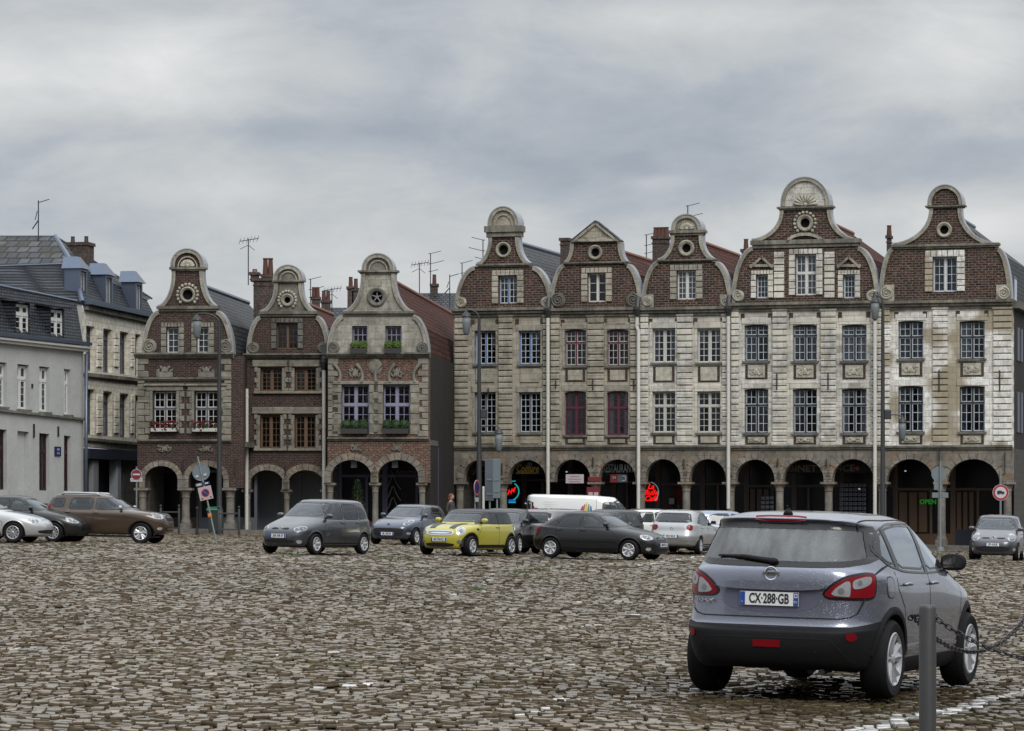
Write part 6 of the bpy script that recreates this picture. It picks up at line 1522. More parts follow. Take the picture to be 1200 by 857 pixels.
# ----- grey rendered house, far left -----
def hA():
    h = House('grey rendered house with slate mansard at the left edge', 98, 26.9, -72, name='town_house', group='houses of the left side')
    # facade runs from its far corner (px 98) towards the camera; x local is negative towards the camera
    L = lambda a, b: h.P(a, b)
    up = [(-26,-12),(-2,8),(20.5,34),(46,58),(75,83)]
    wU = []; 
    def quad(x0, x1, yt0, yt1, yb0, yb1): return [L(x0, yb0), L(x1, yb1), L(x1, yt1), L(x0, yt0)]
    lt = lambda x: 424.5+.105*(x-0); lb = lambda x: 477+.125*x
    gt = lambda x: 503+.10*x; gb = lambda x: 574+.02*x
    holes = [quad(a, b, lt(a), lt(b), lb(a)-1, lb(b)-1) for a, b in up] + [quad(a, b, gt(a), gt(b), gb(a), gb(b)) for a, b in up]
    us = L(-60, 480)[0]; ue = L(98, 480)[0]
    out = [L(-60, 630), L(97.8, 630), L(97.8, 411), L(-60, 394)]
    out[0] = (out[0][0], -.6); out[1] = (out[1][0], -.6); out[1] = (out[2][0], -.6); out[0] = (out[3][0], -.6)
    m = MB(); m.plate(out, holes, 0, .35); m.build('front_wall', M['render'], h.e)
    m = MB(); m.strip([L(-60, 476), L(97.5, 493)], .10, -.14, .02, 1); m.build('string_course', M['darktrim'], h.e)
    m = MB(); m.strip([L(-60, 396), L(97.5, 412.5)], .16, -.24, .02, 1); m.strip([L(-60, 392.5), L(97.5, 409)], .10, -.36, .1, 1); m.build('cornice', M['pipe_white'], h.e)
    m = MB(); m.strip([L(-60, 389), L(98, 405.5)], .14, -.42, .2, 1); m.build('gutter', M['zinc'], h.e)
    m = MB(); p0 = L(-60, 600); p1 = L(97.6, 600); m.box(out[0][0], out[1][0], -.06, .0, -.6, L(40, 590)[1]); m.build('plinth', M['plinth'], h.e)
    for a, b in up:
        for (t_, b_, mt, rr, sm) in ((lt, lambda x: lb(x)-1, f('white'), 4, f('white')), (gt, gb, f('maroon'), 2, f('maroon'))):
            if t_ is gt and a == 20.5: 
                r = quad(a, b, t_(a), t_(b), b_(a), b_(b)); q = MB(); q.plate(r, (), .2, .25); q.build('blind_window', M['render'], h.e); continue
            r = quad(a, b, t_(a), t_(b), b_(a), b_(b)); u0, u1 = min(p[0] for p in r), max(p[0] for p in r); z0, z1 = min(r[0][1], r[1][1]), max(r[2][1], r[3][1])
            window(h, (u0, u1, z0, z1-.05), mt, sm, cols=1, rows=(1, rr), tr=.3, curtain=.2 if t_ is lt else 0, depth=.16, mw=.10, sash=.07, sill=M['darktrim'] if t_ is lt else None)
    m = MB()
    for px, y0, y1 in ((39,497,513),(67.5,500,512),(37,450,455)): u, z0 = L(px, y1); _, z1 = L(px, y0); m.box(u-.03, u+.03, -.07, 0, z0, z1)
    build_split(m, 'wall_tie', M['iron'], h.e, gap=0.02)
    u, z = L(67, 529); m = MB(); m.box(u-.28, u+.28, -.05, 0, z-.2, z+.2); o = m.build('street_name_plate', M['signblue'], h.e); text('RUE', .13, M['signwhite'], o, (u, -.055, z+.07)); text('21-23', .12, M['signwhite'], o, (u, -.055, z-.09))
    # pipe at the far corner
    u, z1 = L(96, 415); m = MB(); m.tube([(u, -.2, z1), (u, -.2, -.4)], .08, 8); m.build('drainpipe', M['zinc'], h.e, smooth=True)
    # mansard: steep slate slope, set back a little, then a nearly flat top
    e0, e1 = L(-60, 389), L(98, 405.5); d1 = .95
    t0, t1 = h.P(-60, 323, d1), h.P(89, 353, d1)
    m = MB(); m.v = [(e0[0], .0, e0[1]), (e1[0], .0, e1[1]), (t1[0], d1, t1[1]), (t0[0], d1, t0[1])]; tb0 = (t0[0], 6, t0[1]+.9); tb1 = (t1[0]-.3, 6, t1[1]+.9)
    m.f = [(0,1,2,3)]; m.add([(e1[0],0,e1[1]), (e1[0],7,e1[1]), tb1, (t1[0], d1, t1[1])], [(0,1,2,3)])
    rf = m.build('mansard_roof', M['slate'], h.e)
    m = MB(); m.add([(t0[0], d1, t0[1]), (t1[0], d1, t1[1]), tb1, tb0], [(0,1,2,3)]); m.tube([(t0[0], d1, t0[1]), (t1[0], d1, t1[1])], .07, 6); m.build('roof_top', M['zinc'], rf)
    for a, b, yt, yb in ((18,33,357,393),(59,73,363.5,399)):
        r0 = h.P(a, (yt+yb)/2, .15)[0]; r1 = h.P(b, (yt+yb)/2, .15)[0]; z0 = h.P((a+b)/2, yb, .15)[1]; z1 = h.P((a+b)/2, yt, .15)[1]
        q = MB(); q.box(r0-.12, r0-.002, .12, 1.3, z0-.1, z1+.1); q.box(r1+.002, r1+.12, .12, 1.3, z0-.1, z1+.1); q.box(r0-.1, r1+.1, .1, 1.3, z0-.2, z0-.002); o = q.build('dormer', M['slate'], h.e)
        q = MB(); q.add([(r0-.35, -.1, z1+.05),(r1+.35, -.1, z1+.05),(r1+.25, 1.6, z1+.30),(r0-.25, 1.6, z1+.30),(r0-.35, -.1, z1+.14),(r1+.35, -.1, z1+.14),(r1+.25, 1.6, z1+.4),(r0-.25, 1.6, z1+.4)], [(3,2,1,0),(4,5,6,7),(0,1,5,4),(1,2,6,5),(2,3,7,6),(3,0,4,7)]); q.build('dormer_roof', M['slate'], o)
        w = window(h, (r0, r1, z0, z1), f('white'), f('white'), cols=1, rows=(1,3), tr=.34, curtain=.2, depth=.16, mw=.11, sash=.08); w.parent = o
        for c in w.children: pass
    # side walls behind
    m = MB(); m.add([(e0[0], .36, -.6),(e1[0]-.02, .36, -.6),(e1[0]-.02, .36, e1[1]),(e0[0], .36, e0[1])], [(0,1,2,3)])
    for v in range(len(m.v)): m.v[v] = (m.v[v][0], .9, m.v[v][2])
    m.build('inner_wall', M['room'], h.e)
    m = MB(); m.add([(e1[0]-.01, .0, -.6),(e1[0]-.01, 7, -.6),(e1[0]-.01, 7, e1[1]),(e1[0]-.01, 0, e1[1])], [(0,1,2,3)]); m.build('side_wall', M['render'], h.e)
    return h
HA = hA()
# ----- pale stone corner house with zinc dormers -----
def hB():
    h = House('pale stone corner house with tall slate roof and three zinc dormers', 98, 26.45, -80, name='town_house', group='houses of the left side')
    L = lambda a, b: h.P(a, b)
    ct = lambda x: 358+.21*(x-98); s1 = lambda x: 441+.10*(x-98); s2 = lambda x: 516+.09*(x-98)
    cols = [(101,111),(121,131.5),(140.5,151),(158.5,165)]
    def quad(x0, x1, yt, yb): return [L(x0, yb(x0)), L(x1, yb(x1)), L(x1, yt(x1)), L(x0, yt(x0))]
    T1 = (lambda x: 381+.17*(x-98), lambda x: 434+.10*(x-98)); T2 = (lambda x: 455+.13*(x-98), lambda x: 509+.08*(x-98))
    holes = [quad(a, b, t[0], t[1]) for a, b in cols for t in (T1, T2)]
    a0 = L(98, 400)[0]; a1 = L(183, 400)[0]; zb = L(98, 523)[1]
    out = [(a0, zb), (a1, L(183, 531)[1]), L(183, ct(183)+3), L(98, ct(98)+3)]
    m = MB(); m.plate(out, holes, 0, .4); m.build('front_wall', M['curve'], h.e)
    m = MB(); m.strip([L(98, ct(98)+5), L(183, ct(183)+5)], .30, -.22, .02, 1); m.strip([L(98, s1(98)), L(183, s1(183))], .16, -.16, .02, 1); m.strip([L(98, s2(98)), L(183, s2(183))], .12, -.14, .02, 1); m.build('cornice', M['cornice'], h.e)
    m = MB(); m.strip([L(97, ct(97)-1), L(184, ct(184)-1)], .22, -.42, .3, 1); m.build('gutter', M['zinc'], h.e)
    pm = MB()
    for i in range(len(cols)-1):
        u0, u1 = L(cols[i][1]+2, 450)[0], L(cols[i+1][0]-2, 450)[0]
        for zz in ((L(cols[i][1], 430)[1], L(cols[i][1], 388)[1]), (L(cols[i][1], 508)[1], L(cols[i][1], 462)[1])): coursed_pier(pm, u0, u1, zz[0], zz[1], .34, .07, .03)
    build_split(pm, 'rusticated_pier', M['curve'], h.e, gap=0.1)
    for a, b in cols:
        for t in (T1, T2):
            r = quad(a, b, t[0], t[1]); u0, u1 = min(p[0] for p in r), max(p[0] for p in r); z0 = min(r[0][1], r[1][1]); z1 = max(r[2][1], r[3][1]); window(h, (u0, u1, z0, z1-.04), f('black'), f('greyblue'), cols=1, rows=(1,4), tr=.24, curtain=.6, depth=.22, mw=.09, sash=.08)
    # ground floor: dark shopfront with a fascia and pale pillars
    u0, u1 = a0, L(164, 560)[0]
    m = MB(); z1 = L(98, 525)[1]; m.box(u0, u1, .5, .6, -.5, z1); o = m.build('shopfront', M['shopdark'], h.e)
    m = MB(); m.box(u0, u1, -.25, .5, L(110, 538)[1], z1-.02); m.build('fascia', M['f_bluebase'], h.e)
    for a, b in ((107,113),(135.5,139.5)): x0, x1 = L(a, 570)[0], L(b, 570)[0]; m = MB(); m.box(x0, x1, -.1, .3, -.5, L(a, 539)[1]); m.build('pillar', f('grey') if a < 110 else f('paleblue'), h.e)
    x0, x1 = L(100, 570)[0], L(104, 570)[0]; m = MB(); m.box(x0, x1, 0, .3, -.5, L(100,539)[1]); m.build('pillar', M['shopdark'], h.e)
    x0, x1 = L(145, 570)[0], L(165, 570)[0]; m = MB(); m.box(x0, x1, .0, .4, -.5, L(150,530)[1]); m.build('ground_wall', M['plinth'], h.e)
    # roof, points read at their own depths
    inv = h.e.matrix_world.inverted() if False else (Matrix.Translation(h.e.location) @ Matrix.Rotation(-h.th, 4, 'Z')).inverted()
    loc = lambda L_: [tuple(inv @ atm(a, s, b)) for a, b, s in L_]
    R1, R0 = (65,277,25.5), (-120,277,25.5); L1, L0 = (85,309,26.15), (-120,316,26.15); E1, E0 = (96.5,354,26.5), (-120,365,26.5)
    RF = (178,350,24.0); RB = (172,352,24.2); EF = (184,375,24.15); MB1 = (120,314,25.5)
    m = MB(); m.add(loc([R0, L0, L1, R1]), [(0,1,2,3)]); rf = m.build('upper_roof', M['slate_old'], h.e); m = MB(); m.add(loc([R1, L1, RB, RF]), [(0,1,2,3)]); m.build('hip_roof', M['slate_old2'], h.e)
    m = MB(); m.add(loc([L0, E0, E1, L1]), [(0,1,2,3)]); m.add(loc([L1, E1, EF, RB]), [(0,1,2,3)]); m.build('lower_roof', M['slate'], h.e)
    m = MB(); 
    for q in ([R0, R1], [R1, L1], [L0, L1], [L1, E1], [R1, RF], [L1, RB]): p = loc(q); m.tube(p, .11 if q in ([R1, L1], [L1, E1]) else .045, 6)
    build_split(m, 'lead_flashing', M['zinc'], h.e, gap=0.01)
    # camera-facing end wall
    m = MB(); p = loc([(-120,365,26.47),(96.5,354,26.47),(96.5,650,26.47),(-120,650,26.47)]); m.add(p, [(0,1,2,3)]); m.build('end_wall', M['render'], h.e)
    for px, pt, w, ww in ((104,339,19,1.15),(134,344,16,1.1),(169,357,13,1.0)):
        # a zinc dormer: cheeks, window, little hipped roof
        u, z = h.P(px, 0)[0], 0; yc = ct(px)-3; u = h.P(px, yc)[0]; z0 = h.P(px, yc)[1]+.1; z1 = z0+1.45
        q = MB(); q.box(u-.55, u-.40, .25, .95, z0, z1); q.box(u+.40, u+.55, .25, .95, z0, z1); q.box(u-.4, u+.4, .25, .4, z1-.1, z1); o = q.build('dormer', M['zinc'], h.e)
        q = MB(); q.add([(u-.68,.1,z1),(u+.68,.1,z1),(u+.68,1.05,z1),(u-.68,1.05,z1),(u-.22,.45,z1+.55),(u+.22,.45,z1+.55),(u+.2,1.1,z1+.55),(u-.2,1.1,z1+.55)], [(3,2,1,0),(4,5,6,7),(0,1,5,4),(1,2,6,5),(2,3,7,6),(3,0,4,7)]); q.build('dormer_roof', M['zinc'], o)
        w_ = window(h, (u-.38, u+.38, z0+.05, z1-.12), f('greyblue'), f('offwhite'), cols=1, rows=(1,2), tr=0, curtain=.3, depth=.3, sash=.06); w_.parent = o
    chimney(h, 98, 1, 285, 300) if False else None
    c = MB(); p = atm(97.5, 25.3, 300); p2 = inv @ p; q = .72; c.box(p2.x-.5, p2.x+.5, p2.y-q/2, p2.y+q, p2.z-1.2, p2.z+.45); c.box(p2.x-.56, p2.x+.56, p2.y-q/2-.06, p2.y+q+.06, p2.z+.45, p2.z+.6); o = c.build('chimney', M['chimney'], h.e)
    for dy in (-.15, .5): c = MB(); c.lathe([(.11,0),(.09,.25),(.11,.3)], (p2.x, p2.y+dy, p2.z+.6), 8); c.build('chimney_pot', M['pipe_dark'], o)
    return h
HB = hB()
for hh, uu, zz in ((h4, .25, zt8), (H1, .3, 3.9), (H3, H3.P(503,500)[0]-.35, 3.2)):
    m = MB(); m.box(uu-.15, uu+.15, .5, 3.7, -.6, zz-.2); m.build('walkway_end_wall', M['stoneside'], hh.e)
# pavement under the arcades
def pave(name, pts, h=.12):
    n = len(pts)//2; m = MB()
    m.v = [(x, y, gz(x)+h) for x, y in pts] + [(x, y, gz(x)-.4) for x, y in pts]; k = len(pts)
    m.f = [tuple(range(k))] + [(i, i+k, (i+1) % k+k, (i+1) % k) for i in range(k)]
    mt = M.get('pave') or stone('pavement_slabs', [(.12,.11,.10),(.17,.16,.145),(.14,.13,.12)], bw=.6, bh=.4, axis='xyz', grime=.5); M['pave'] = mt
    return tag(m.build(name, mt), 'grey stone pavement strip with a kerb along the foot of the houses', kind='structure')
def along(h, u, y): c, s = math.cos(h.th), math.sin(h.th); return (h.Q.x+u*c+y*s, h.Q.y-u*s+y*c)
pave('pavement', [along(h4, -.8, -1.6), along(h8, u18+3, -1.6), along(h8, u18+3, 3.4), along(h4, -.8, 3.4)])
pave('pavement', [along(H1, -.4, -1.3), along(H3, H3.P(503,500)[0]+.3, -1.3), along(H3, H3.P(503,500)[0]+.3, 3.4), along(H1, -.4, 3.4)])
# =====================  the other cars  =====================
MODERN = dict()
def build_cars():
    blk = M['blackplastic']
    # grey compact people carrier, front left of the square
    m = paint('graphite', (.055,.062,.072), .6, .28, dirt=.08)
    c = make_car('mpv', 'dark grey people carrier facing left, standing nearest the leaning sign post', m, style='seven', mirror=m)
    frontend(c, [(-.20,.66),(-.22,.74),(-.02,.80),(.16,.80),(.17,.72),(.05,.66)], grille=[[(-.30,.70),(-.26,.76),(-.07,.74),(-.06,.71)],[(.30,.70),(.26,.76),(.07,.74),(.06,.71)]], lower=[(-.48,.32),(-.50,.42),(.50,.42),(.48,.32)], fog=(.60,.36,.055), badge=(.74,.055,'diamond'), plate='2476 WR 59', pz=.52, lampang=32)
    rearend(c, [(-.10,.80),(-.10,1.04),(.06,1.04),(.06,.80)]); c.place(371, 40.2, -119)
    # blue-grey small hatchback
    m = paint('slate_blue', (.05,.065,.10), .6, .28, dirt=.08)
    c = make_car('hatch', 'slate blue small hatchback facing the camera beside the yellow car', m, style='seven', mirror=m)
    frontend(c, [(-.18,.70),(-.20,.76),(.02,.88),(.24,.92),(.26,.86),(.05,.72)], grille=[], lower=[(-.56,.36),(-.60,.56),(-.45,.60),(.45,.60),(.60,.56),(.56,.36),(.45,.32),(-.45,.32)], fog=(.70,.42,.045), badge=(.72,.07,'round'), plate='BK 340 EH', pz=.40, lampang=30)
    rearend(c, [(-.10,.80),(-.10,1.0),(.08,1.0),(.08,.80)]); c.place(480, 32.3, -112)
    # yellow small hatchback with a dark roof
    m = paint('yellow', (.40,.36,.028), .05, .33, dirt=.1); dk = paint('black_roof', (.010,.010,.011), .0, .5, dirt=.03, coat=.25)
    c = make_car('mini', 'yellow small three-door hatchback with black bonnet stripes and black roof', m, style='six', mirror=m, sidemat=blk, top=dk)
    for sd in (1, -1):
        a_, _ = c.hit('F', sd*.62, .735, 0); u0 = a_.dot(view(sd*30)[1])-.03*sd; P = [(.03+.125*math.cos(t*PI/9), .735+.115*math.sin(t*PI/9)) for t in range(18)]
        P = P if sd > 0 else mir(P); P = [(p[0]+u0, p[1]) for p in P]; o = c.decal('headlight', P, sd*30, M['lamp_white'], off=.012)
        c.decal('headlight_ring', [(p[0]+(p[0]-(.03*sd+u0))*.14, p[1]+(p[1]-.735)*.14) for p in P], sd*30, M['chrome'], off=.006, parent=o)
        c.decal('lamp_bowl', [(u0+.03*sd+.055*math.cos(t*PI/6), .74+.05*math.sin(t*PI/6)) for t in range(12)], sd*30, M['lamp_dark'], off=.018, parent=o)
        c.decal('fog_lamp', [(sd*.60+.055*math.cos(t*PI/6), .42+.055*math.sin(t*PI/6)) for t in range(12)], 'F', M['lamp_dark'], off=.01)
        P = [(1.66,sd*.24),(1.66,sd*.42),(.92,sd*.46),(.92,sd*.27)]; c.decal('bonnet_stripe', P, 'T', dk, off=.012)
    c.decal('grille', [(-.38,.60),(-.46,.68),(-.40,.75),(.40,.75),(.46,.68),(.38,.60)], 'F', M['chrome'], off=.012, smooth_it=1); c.decal('grille_slats', [(-.35,.625),(-.42,.68),(-.37,.73),(.37,.73),(.42,.68),(.35,.625)], 'F', M['f_grey'], off=.016, smooth_it=1)
    c.decal('air_intake', [(-.44,.27),(-.48,.38),(.48,.38),(.44,.27)], 'F', M['seam'], off=.01, smooth_it=1); c.plate(0, .48, 'AR\u00b7576\u00b7KQ', True)
    for sd in 'RL':
        c.decal('side_vent', [(.86,.76),(.86,.82),(.98,.83),(.98,.77)], sd, blk, off=.006)
    c.arch_lips(blk, .05, .016); rearend(c, [(-.06,.72),(-.06,.92),(.08,.92),(.08,.72)]); c.place(549, 38.8, -118)
    # black family hatchback side on
    m = paint('black_grey', (.005,.0055,.007), .0, .3, dirt=.03, coat=.35)
    c = make_car('fastback', 'black five-door hatchback side on, facing right, in the middle of the row', m, L=4.11, W=1.71, H=1.42, style='seven', mirror=m)
    frontend(c, [(-.18,.62),(-.20,.70),(-.02,.76),(.20,.76),(.20,.66),(.05,.60)], grille=[[(-.28,.60),(-.32,.69),(.32,.69),(.28,.60)]], lower=[(-.42,.28),(-.45,.36),(.45,.36),(.42,.28)], fog=(.62,.34,.05), badge=(.66,.05,'round'), plate='6814 TK 62', pz=.47, lampang=42)
    rearend(c, [(-.08,.74),(-.08,.98),(.08,.98),(.08,.74)]); 
    for sd in 'RL': c.decal('rubbing_strip', [(-1.0,.50),(-1.0,.54),(.90,.54),(.90,.50)], sd, blk, off=.01)
    c.place(704, 39.2, -28)
    # silver hatchback seen from behind
    m = paint('silver', (.36,.37,.375), .5, .33)
    c = make_car('hatch', 'silver hatchback seen from behind, next to the black five-door', m, L=4.2, W=1.75, H=1.51, style='five', mirror=m)
    frontend(c, [(-.18,.66),(-.2,.72),(.0,.84),(.2,.86),(.2,.78),(.05,.68)])
    rearend(c, [(-.02,.84),(.0,.98),(-.17,1.0),(-.26,.92),(-.22,.82),(-.1,.80)], ang=140, plate='9325 XB 62', pz=.60)
    c.decal('rear_bumper_strip', [(-.84,.46),(-.84,.55),(-.30,.55),(-.30,.46)], 'B', m, off=.02); c.decal('rear_bumper_strip', [(.84,.46),(.84,.55),(.30,.55),(.30,.46)], 'B', m, off=.02)
    a = MB(); a.tube([(-1.0,0,1.5),(-1.15,0,1.66)], .012, 6); a.build('aerial', blk, c.root)
    p, n = c.hit('B', 0, .86, .006); b = MB(); b.tube([(0,.05*math.cos(t*PI/8),.05*math.sin(t*PI/8)) for t in range(16)], .012, 6, closed=True); o = b.build('badge', M['chrome'], c.root); o.location = p
    c.place(803, 34.0, 73)
    # blue-silver estate behind it
    m = paint('ice_blue', (.22,.26,.33), .5, .33)
    c = make_car('hatch', 'pale blue car mostly hidden behind the silver hatchback', m, L=4.35, W=1.76, H=1.50, style='six', mirror=m)
    frontend(c, [(-.18,.66),(-.2,.72),(.0,.84),(.2,.86),(.2,.78),(.05,.68)]); rearend(c, [(-.08,.76),(-.08,1.0),(.08,1.0),(.08,.76)]); c.place(858, 32.0, 12)
    # white small car whose roof line shows
    m = paint('white', (.62,.62,.60), .0, .4)
    c = make_car('mini', 'small white car with dark roof facing left behind the black five-door', m, L=3.6, W=1.62, H=1.50, style='six', mirror=m)
    c.decal('roof_panel', [(.15,-.50),(.15,.50),(-1.1,.50),(-1.1,-.50)], 'T', dk, off=.014, smooth_it=2, d=.07)
    for sd in (1,-1): u0 = c.hit('F', sd*.6, .76, 0)[0].dot(view(sd*32)[1]); c.decal('headlight', [(.09*math.cos(t*PI/6)+u0, .76+.09*math.sin(t*PI/6)) for t in range(12)], sd*32, M['lamp_white'], off=.01)
    rearend(c, [(-.06,.72),(-.06,.92),(.08,.92),(.08,.72)]); c.place(745, 32.6, -158)
    c = make_car('hatch', 'white car almost wholly hidden behind the pale blue car', m, style='six', mirror=m); rearend(c, [(-.06,.72),(-.06,.92),(.08,.92),(.08,.72)])
    frontend(c, [(-.18,.66),(-.2,.72),(.0,.84),(.2,.86),(.2,.78),(.05,.68)]); c.place(905, 31, 100)
    # silver-grey people carrier seen from behind
    m = paint('warm_silver', (.17,.17,.18), .5, .34)
    c = make_car('mpv', 'silver people carrier seen from behind, between yellow car and black five-door', m, L=4.3, W=1.83, H=1.46, style='seven', mirror=m)
    rearend(c, [(-.02,.88),(.0,1.0),(-.2,1.02),(-.26,.92),(-.1,.86)], ang=150); frontend(c, [(-.20,.66),(-.22,.74),(-.02,.80),(.16,.80),(.17,.72),(.05,.66)])
    c.decal('rear_bumper', [(-.80,.30),(-.86,.60),(.86,.60),(.80,.30)], 'B', blk, off=.012); c.place(666, 36.2, 50)
    # black car behind the yellow one
    m2 = paint('black', (.005,.0055,.006), .0, .3, dirt=.03, coat=.35)
    c = make_car('hatch', 'black car mostly hidden behind the yellow hatchback', m2, L=4.0, W=1.72, H=1.43, style='seven', mirror=m2)
    frontend(c, [(-.18,.66),(-.2,.72),(.0,.84),(.2,.86),(.2,.78),(.05,.68)], plate='CE 208 VN', pz=.45); rearend(c, [(-.06,.72),(-.06,.92),(.08,.92),(.08,.72)]); c.place(590, 36.8, -104)
    # dark small car in front of the van
    c = make_car('hatch', 'black car parked in front of the white van with only its windscreen and roof showing', m2, L=4.0, W=1.72, H=1.46, style='seven', mirror=m2)
    frontend(c, [(-.18,.66),(-.2,.72),(.0,.84),(.2,.86),(.2,.78),(.05,.68)]); rearend(c, [(-.06,.72),(-.06,.92),(.08,.92),(.08,.72)]); c.place(708, 33.0, -125)
    # white van
    m = paint('van_white', (.66,.67,.68), 0, .42, dirt=.15)
    c = make_car('van', 'white delivery van with a rainbow swoosh on its side', m, name='delivery_van', style='six', group='cars parked on the square', glass='carglass', mirror=blk); c.root['category'] = 'van'
    frontend(c, [(-.16,.80),(-.16,.96),(.0,1.08),(.14,1.02),(.14,.82)]); rearend(c, [(-.05,.9),(-.05,1.5),(.06,1.5),(.06,.9)])
    cols = [paint('swoosh_'+n, q, 0, .4, dirt=0) for n, q in (('purple',(.16,.03,.18)),('red',(.45,.04,.05)),('yellow',(.55,.42,.03)),('green',(.05,.22,.1)),('blue',(.03,.08,.30)))]
    for i, q in enumerate(cols):
        w = .16; P = []
        for t in range(9): a = t/8; P.append((-.62+i*w*1.0+.55*a*a*(i-2)*.10+.25*(1-a)*(i-2)*.1+(a*-.28*(i-3.2)*.5), 1.02+.66*a*(1-.10*abs(i-2))))
        Q = [(p[0]+w*(1-.75*k/8), p[1]) for k, p in enumerate(P)]; c.decal('rainbow_logo', P+Q[::-1], 'R', q, off=.004, depth=.004)
    for k in range(7):
        w_ = [.8,.95,.7,.9,.85,.9,.6][k]; p, n = c.hit('R', -1.52, 1.66-.085*k, .004); text('lorem'[:0] or ['\u2022 \u2014\u2014\u2014\u2014\u2014\u2014','\u2022 \u2014\u2014\u2014\u2014\u2014\u2014\u2014','\u2022 \u2014\u2014\u2014\u2014\u2014','\u2022 \u2014\u2014\u2014\u2014\u2014\u2014','\u2022 \u2014\u2014\u2014\u2014\u2014\u2014\u2014','\u2022 \u2014\u2014\u2014\u2014\u2014\u2014','\u2022 \u2014\u2014\u2014\u2014'][k], .075, M['f_grey'], c.root, p, rot=(PI/2-.05,0,0), name='van_lettering')
    c.decal('round_sticker', [(-2.08+.16*math.cos(t*PI/10), 1.28+.16*math.sin(t*PI/10)) for t in range(20)], 'R', M['signred'], off=.004); c.line('body_seam', [(-2.3,1.02),(1.3,1.02)], 'R', .015, M['seam'])
    c.line('body_seam', [(.25,1.85),(.25,.4)], 'R', .012, M['seam']); c.place(688, 30.2, 3)
    # grey compact people carrier far right
    m = paint('mauve_grey', (.065,.063,.078), .5, .3, dirt=.08)
    c = make_car('mpv', 'grey compact people carrier facing the camera at the right edge', m, L=3.95, W=1.70, H=1.59, style='seven', mirror=m)
    frontend(c, [(-.20,.70),(-.21,.78),(-.06,.90),(.14,.98),(.18,.90),(.15,.76),(.0,.68)], grille=[[(-.40,.76),(-.38,.80),(-.14,.80),(-.12,.76)],[(.40,.76),(.38,.80),(.14,.80),(.12,.76)]], lower=[(-.50,.32),(-.62,.50),(.62,.50),(.50,.32)], fog=(.70,.40,.05), badge=(.80,.075,'diamond'), plate='DP 418 JR', pz=.56, lampang=28)
    rearend(c, [(-.06,.72),(-.06,.92),(.08,.92),(.08,.72)]); c.place(1168, 33.6, -103)
    # brown off-roader
    m = paint('brown', (.062,.038,.022), .4, .36, dirt=.1)
    c = make_car('suv', 'brown off-road car with roof rails, side on, facing right', m, style='five', mirror=M['alloy'], sidemat=M['f_grey'])
    frontend(c, [(-.20,.82),(-.20,.98),(.06,1.02),(.18,.98),(.16,.84),(.0,.80)], grille=[[(-.40,.74),(-.42,.92),(.42,.92),(.40,.74)]], lower=[(-.50,.42),(-.52,.56),(.52,.56),(.50,.42)], fog=(.66,.5,.05), lampang=42)
    rearend(c, [(-.10,.92),(-.10,1.22),(.05,1.22),(.05,.92)], ang=140)
    for y in (-.62, .62):
        r = MB(); P = [c.hit('T', x, y, 0)[0] for x in (-.1, -.2, -.7, -1.3, -1.4)]; r.tube([P[0]]+[p+Vector((0,0,.055)) for p in P[1:-1]]+[P[-1]], [.03,.035,.035,.035,.03], 8); r.build('roof_rail', M['alloy'], c.root, smooth=True)
    c.arch_lips(blk, .05, .02); c.place(126, 35.8, -9)
    # black hatchback and silver saloon at the left edge
    c = make_car('sedan', 'black saloon between the silver saloon and the brown off-roader', m2, L=4.3, H=1.48, style='multi', mirror=m2)
    frontend(c, [(-.20,.62),(-.22,.68),(.0,.78),(.22,.80),(.22,.70),(.05,.62)], grille=[[(-.36,.60),(-.40,.70),(.40,.70),(.36,.60)]], lower=[(-.5,.28),(-.55,.4),(.55,.4),(.5,.28)], lampang=45); rearend(c, [(-.08,.80),(-.08,.96),(.08,.96),(.08,.80)]); c.place(28, 36.1, -11)
    m = paint('white_silver', (.47,.48,.49), .35, .34)
    c = make_car('sedan', 'pale silver saloon cut by the left edge, facing right', m, L=4.7, H=1.45, style='multi', mirror=m)
    frontend(c, [(-.20,.60),(-.22,.68),(.0,.78),(.20,.78),(.22,.68),(.05,.60)], grille=[[(-.40,.58),(-.46,.72),(.46,.72),(.40,.58)]], grillemat=M['chrome'], lower=[(-.6,.30),(-.66,.42),(.66,.42),(.6,.30)], lampang=45); rearend(c, [(-.08,.80),(-.08,.96),(.08,.96),(.08,.80)]); c.place(-25, 37.1, -9)
build_cars()
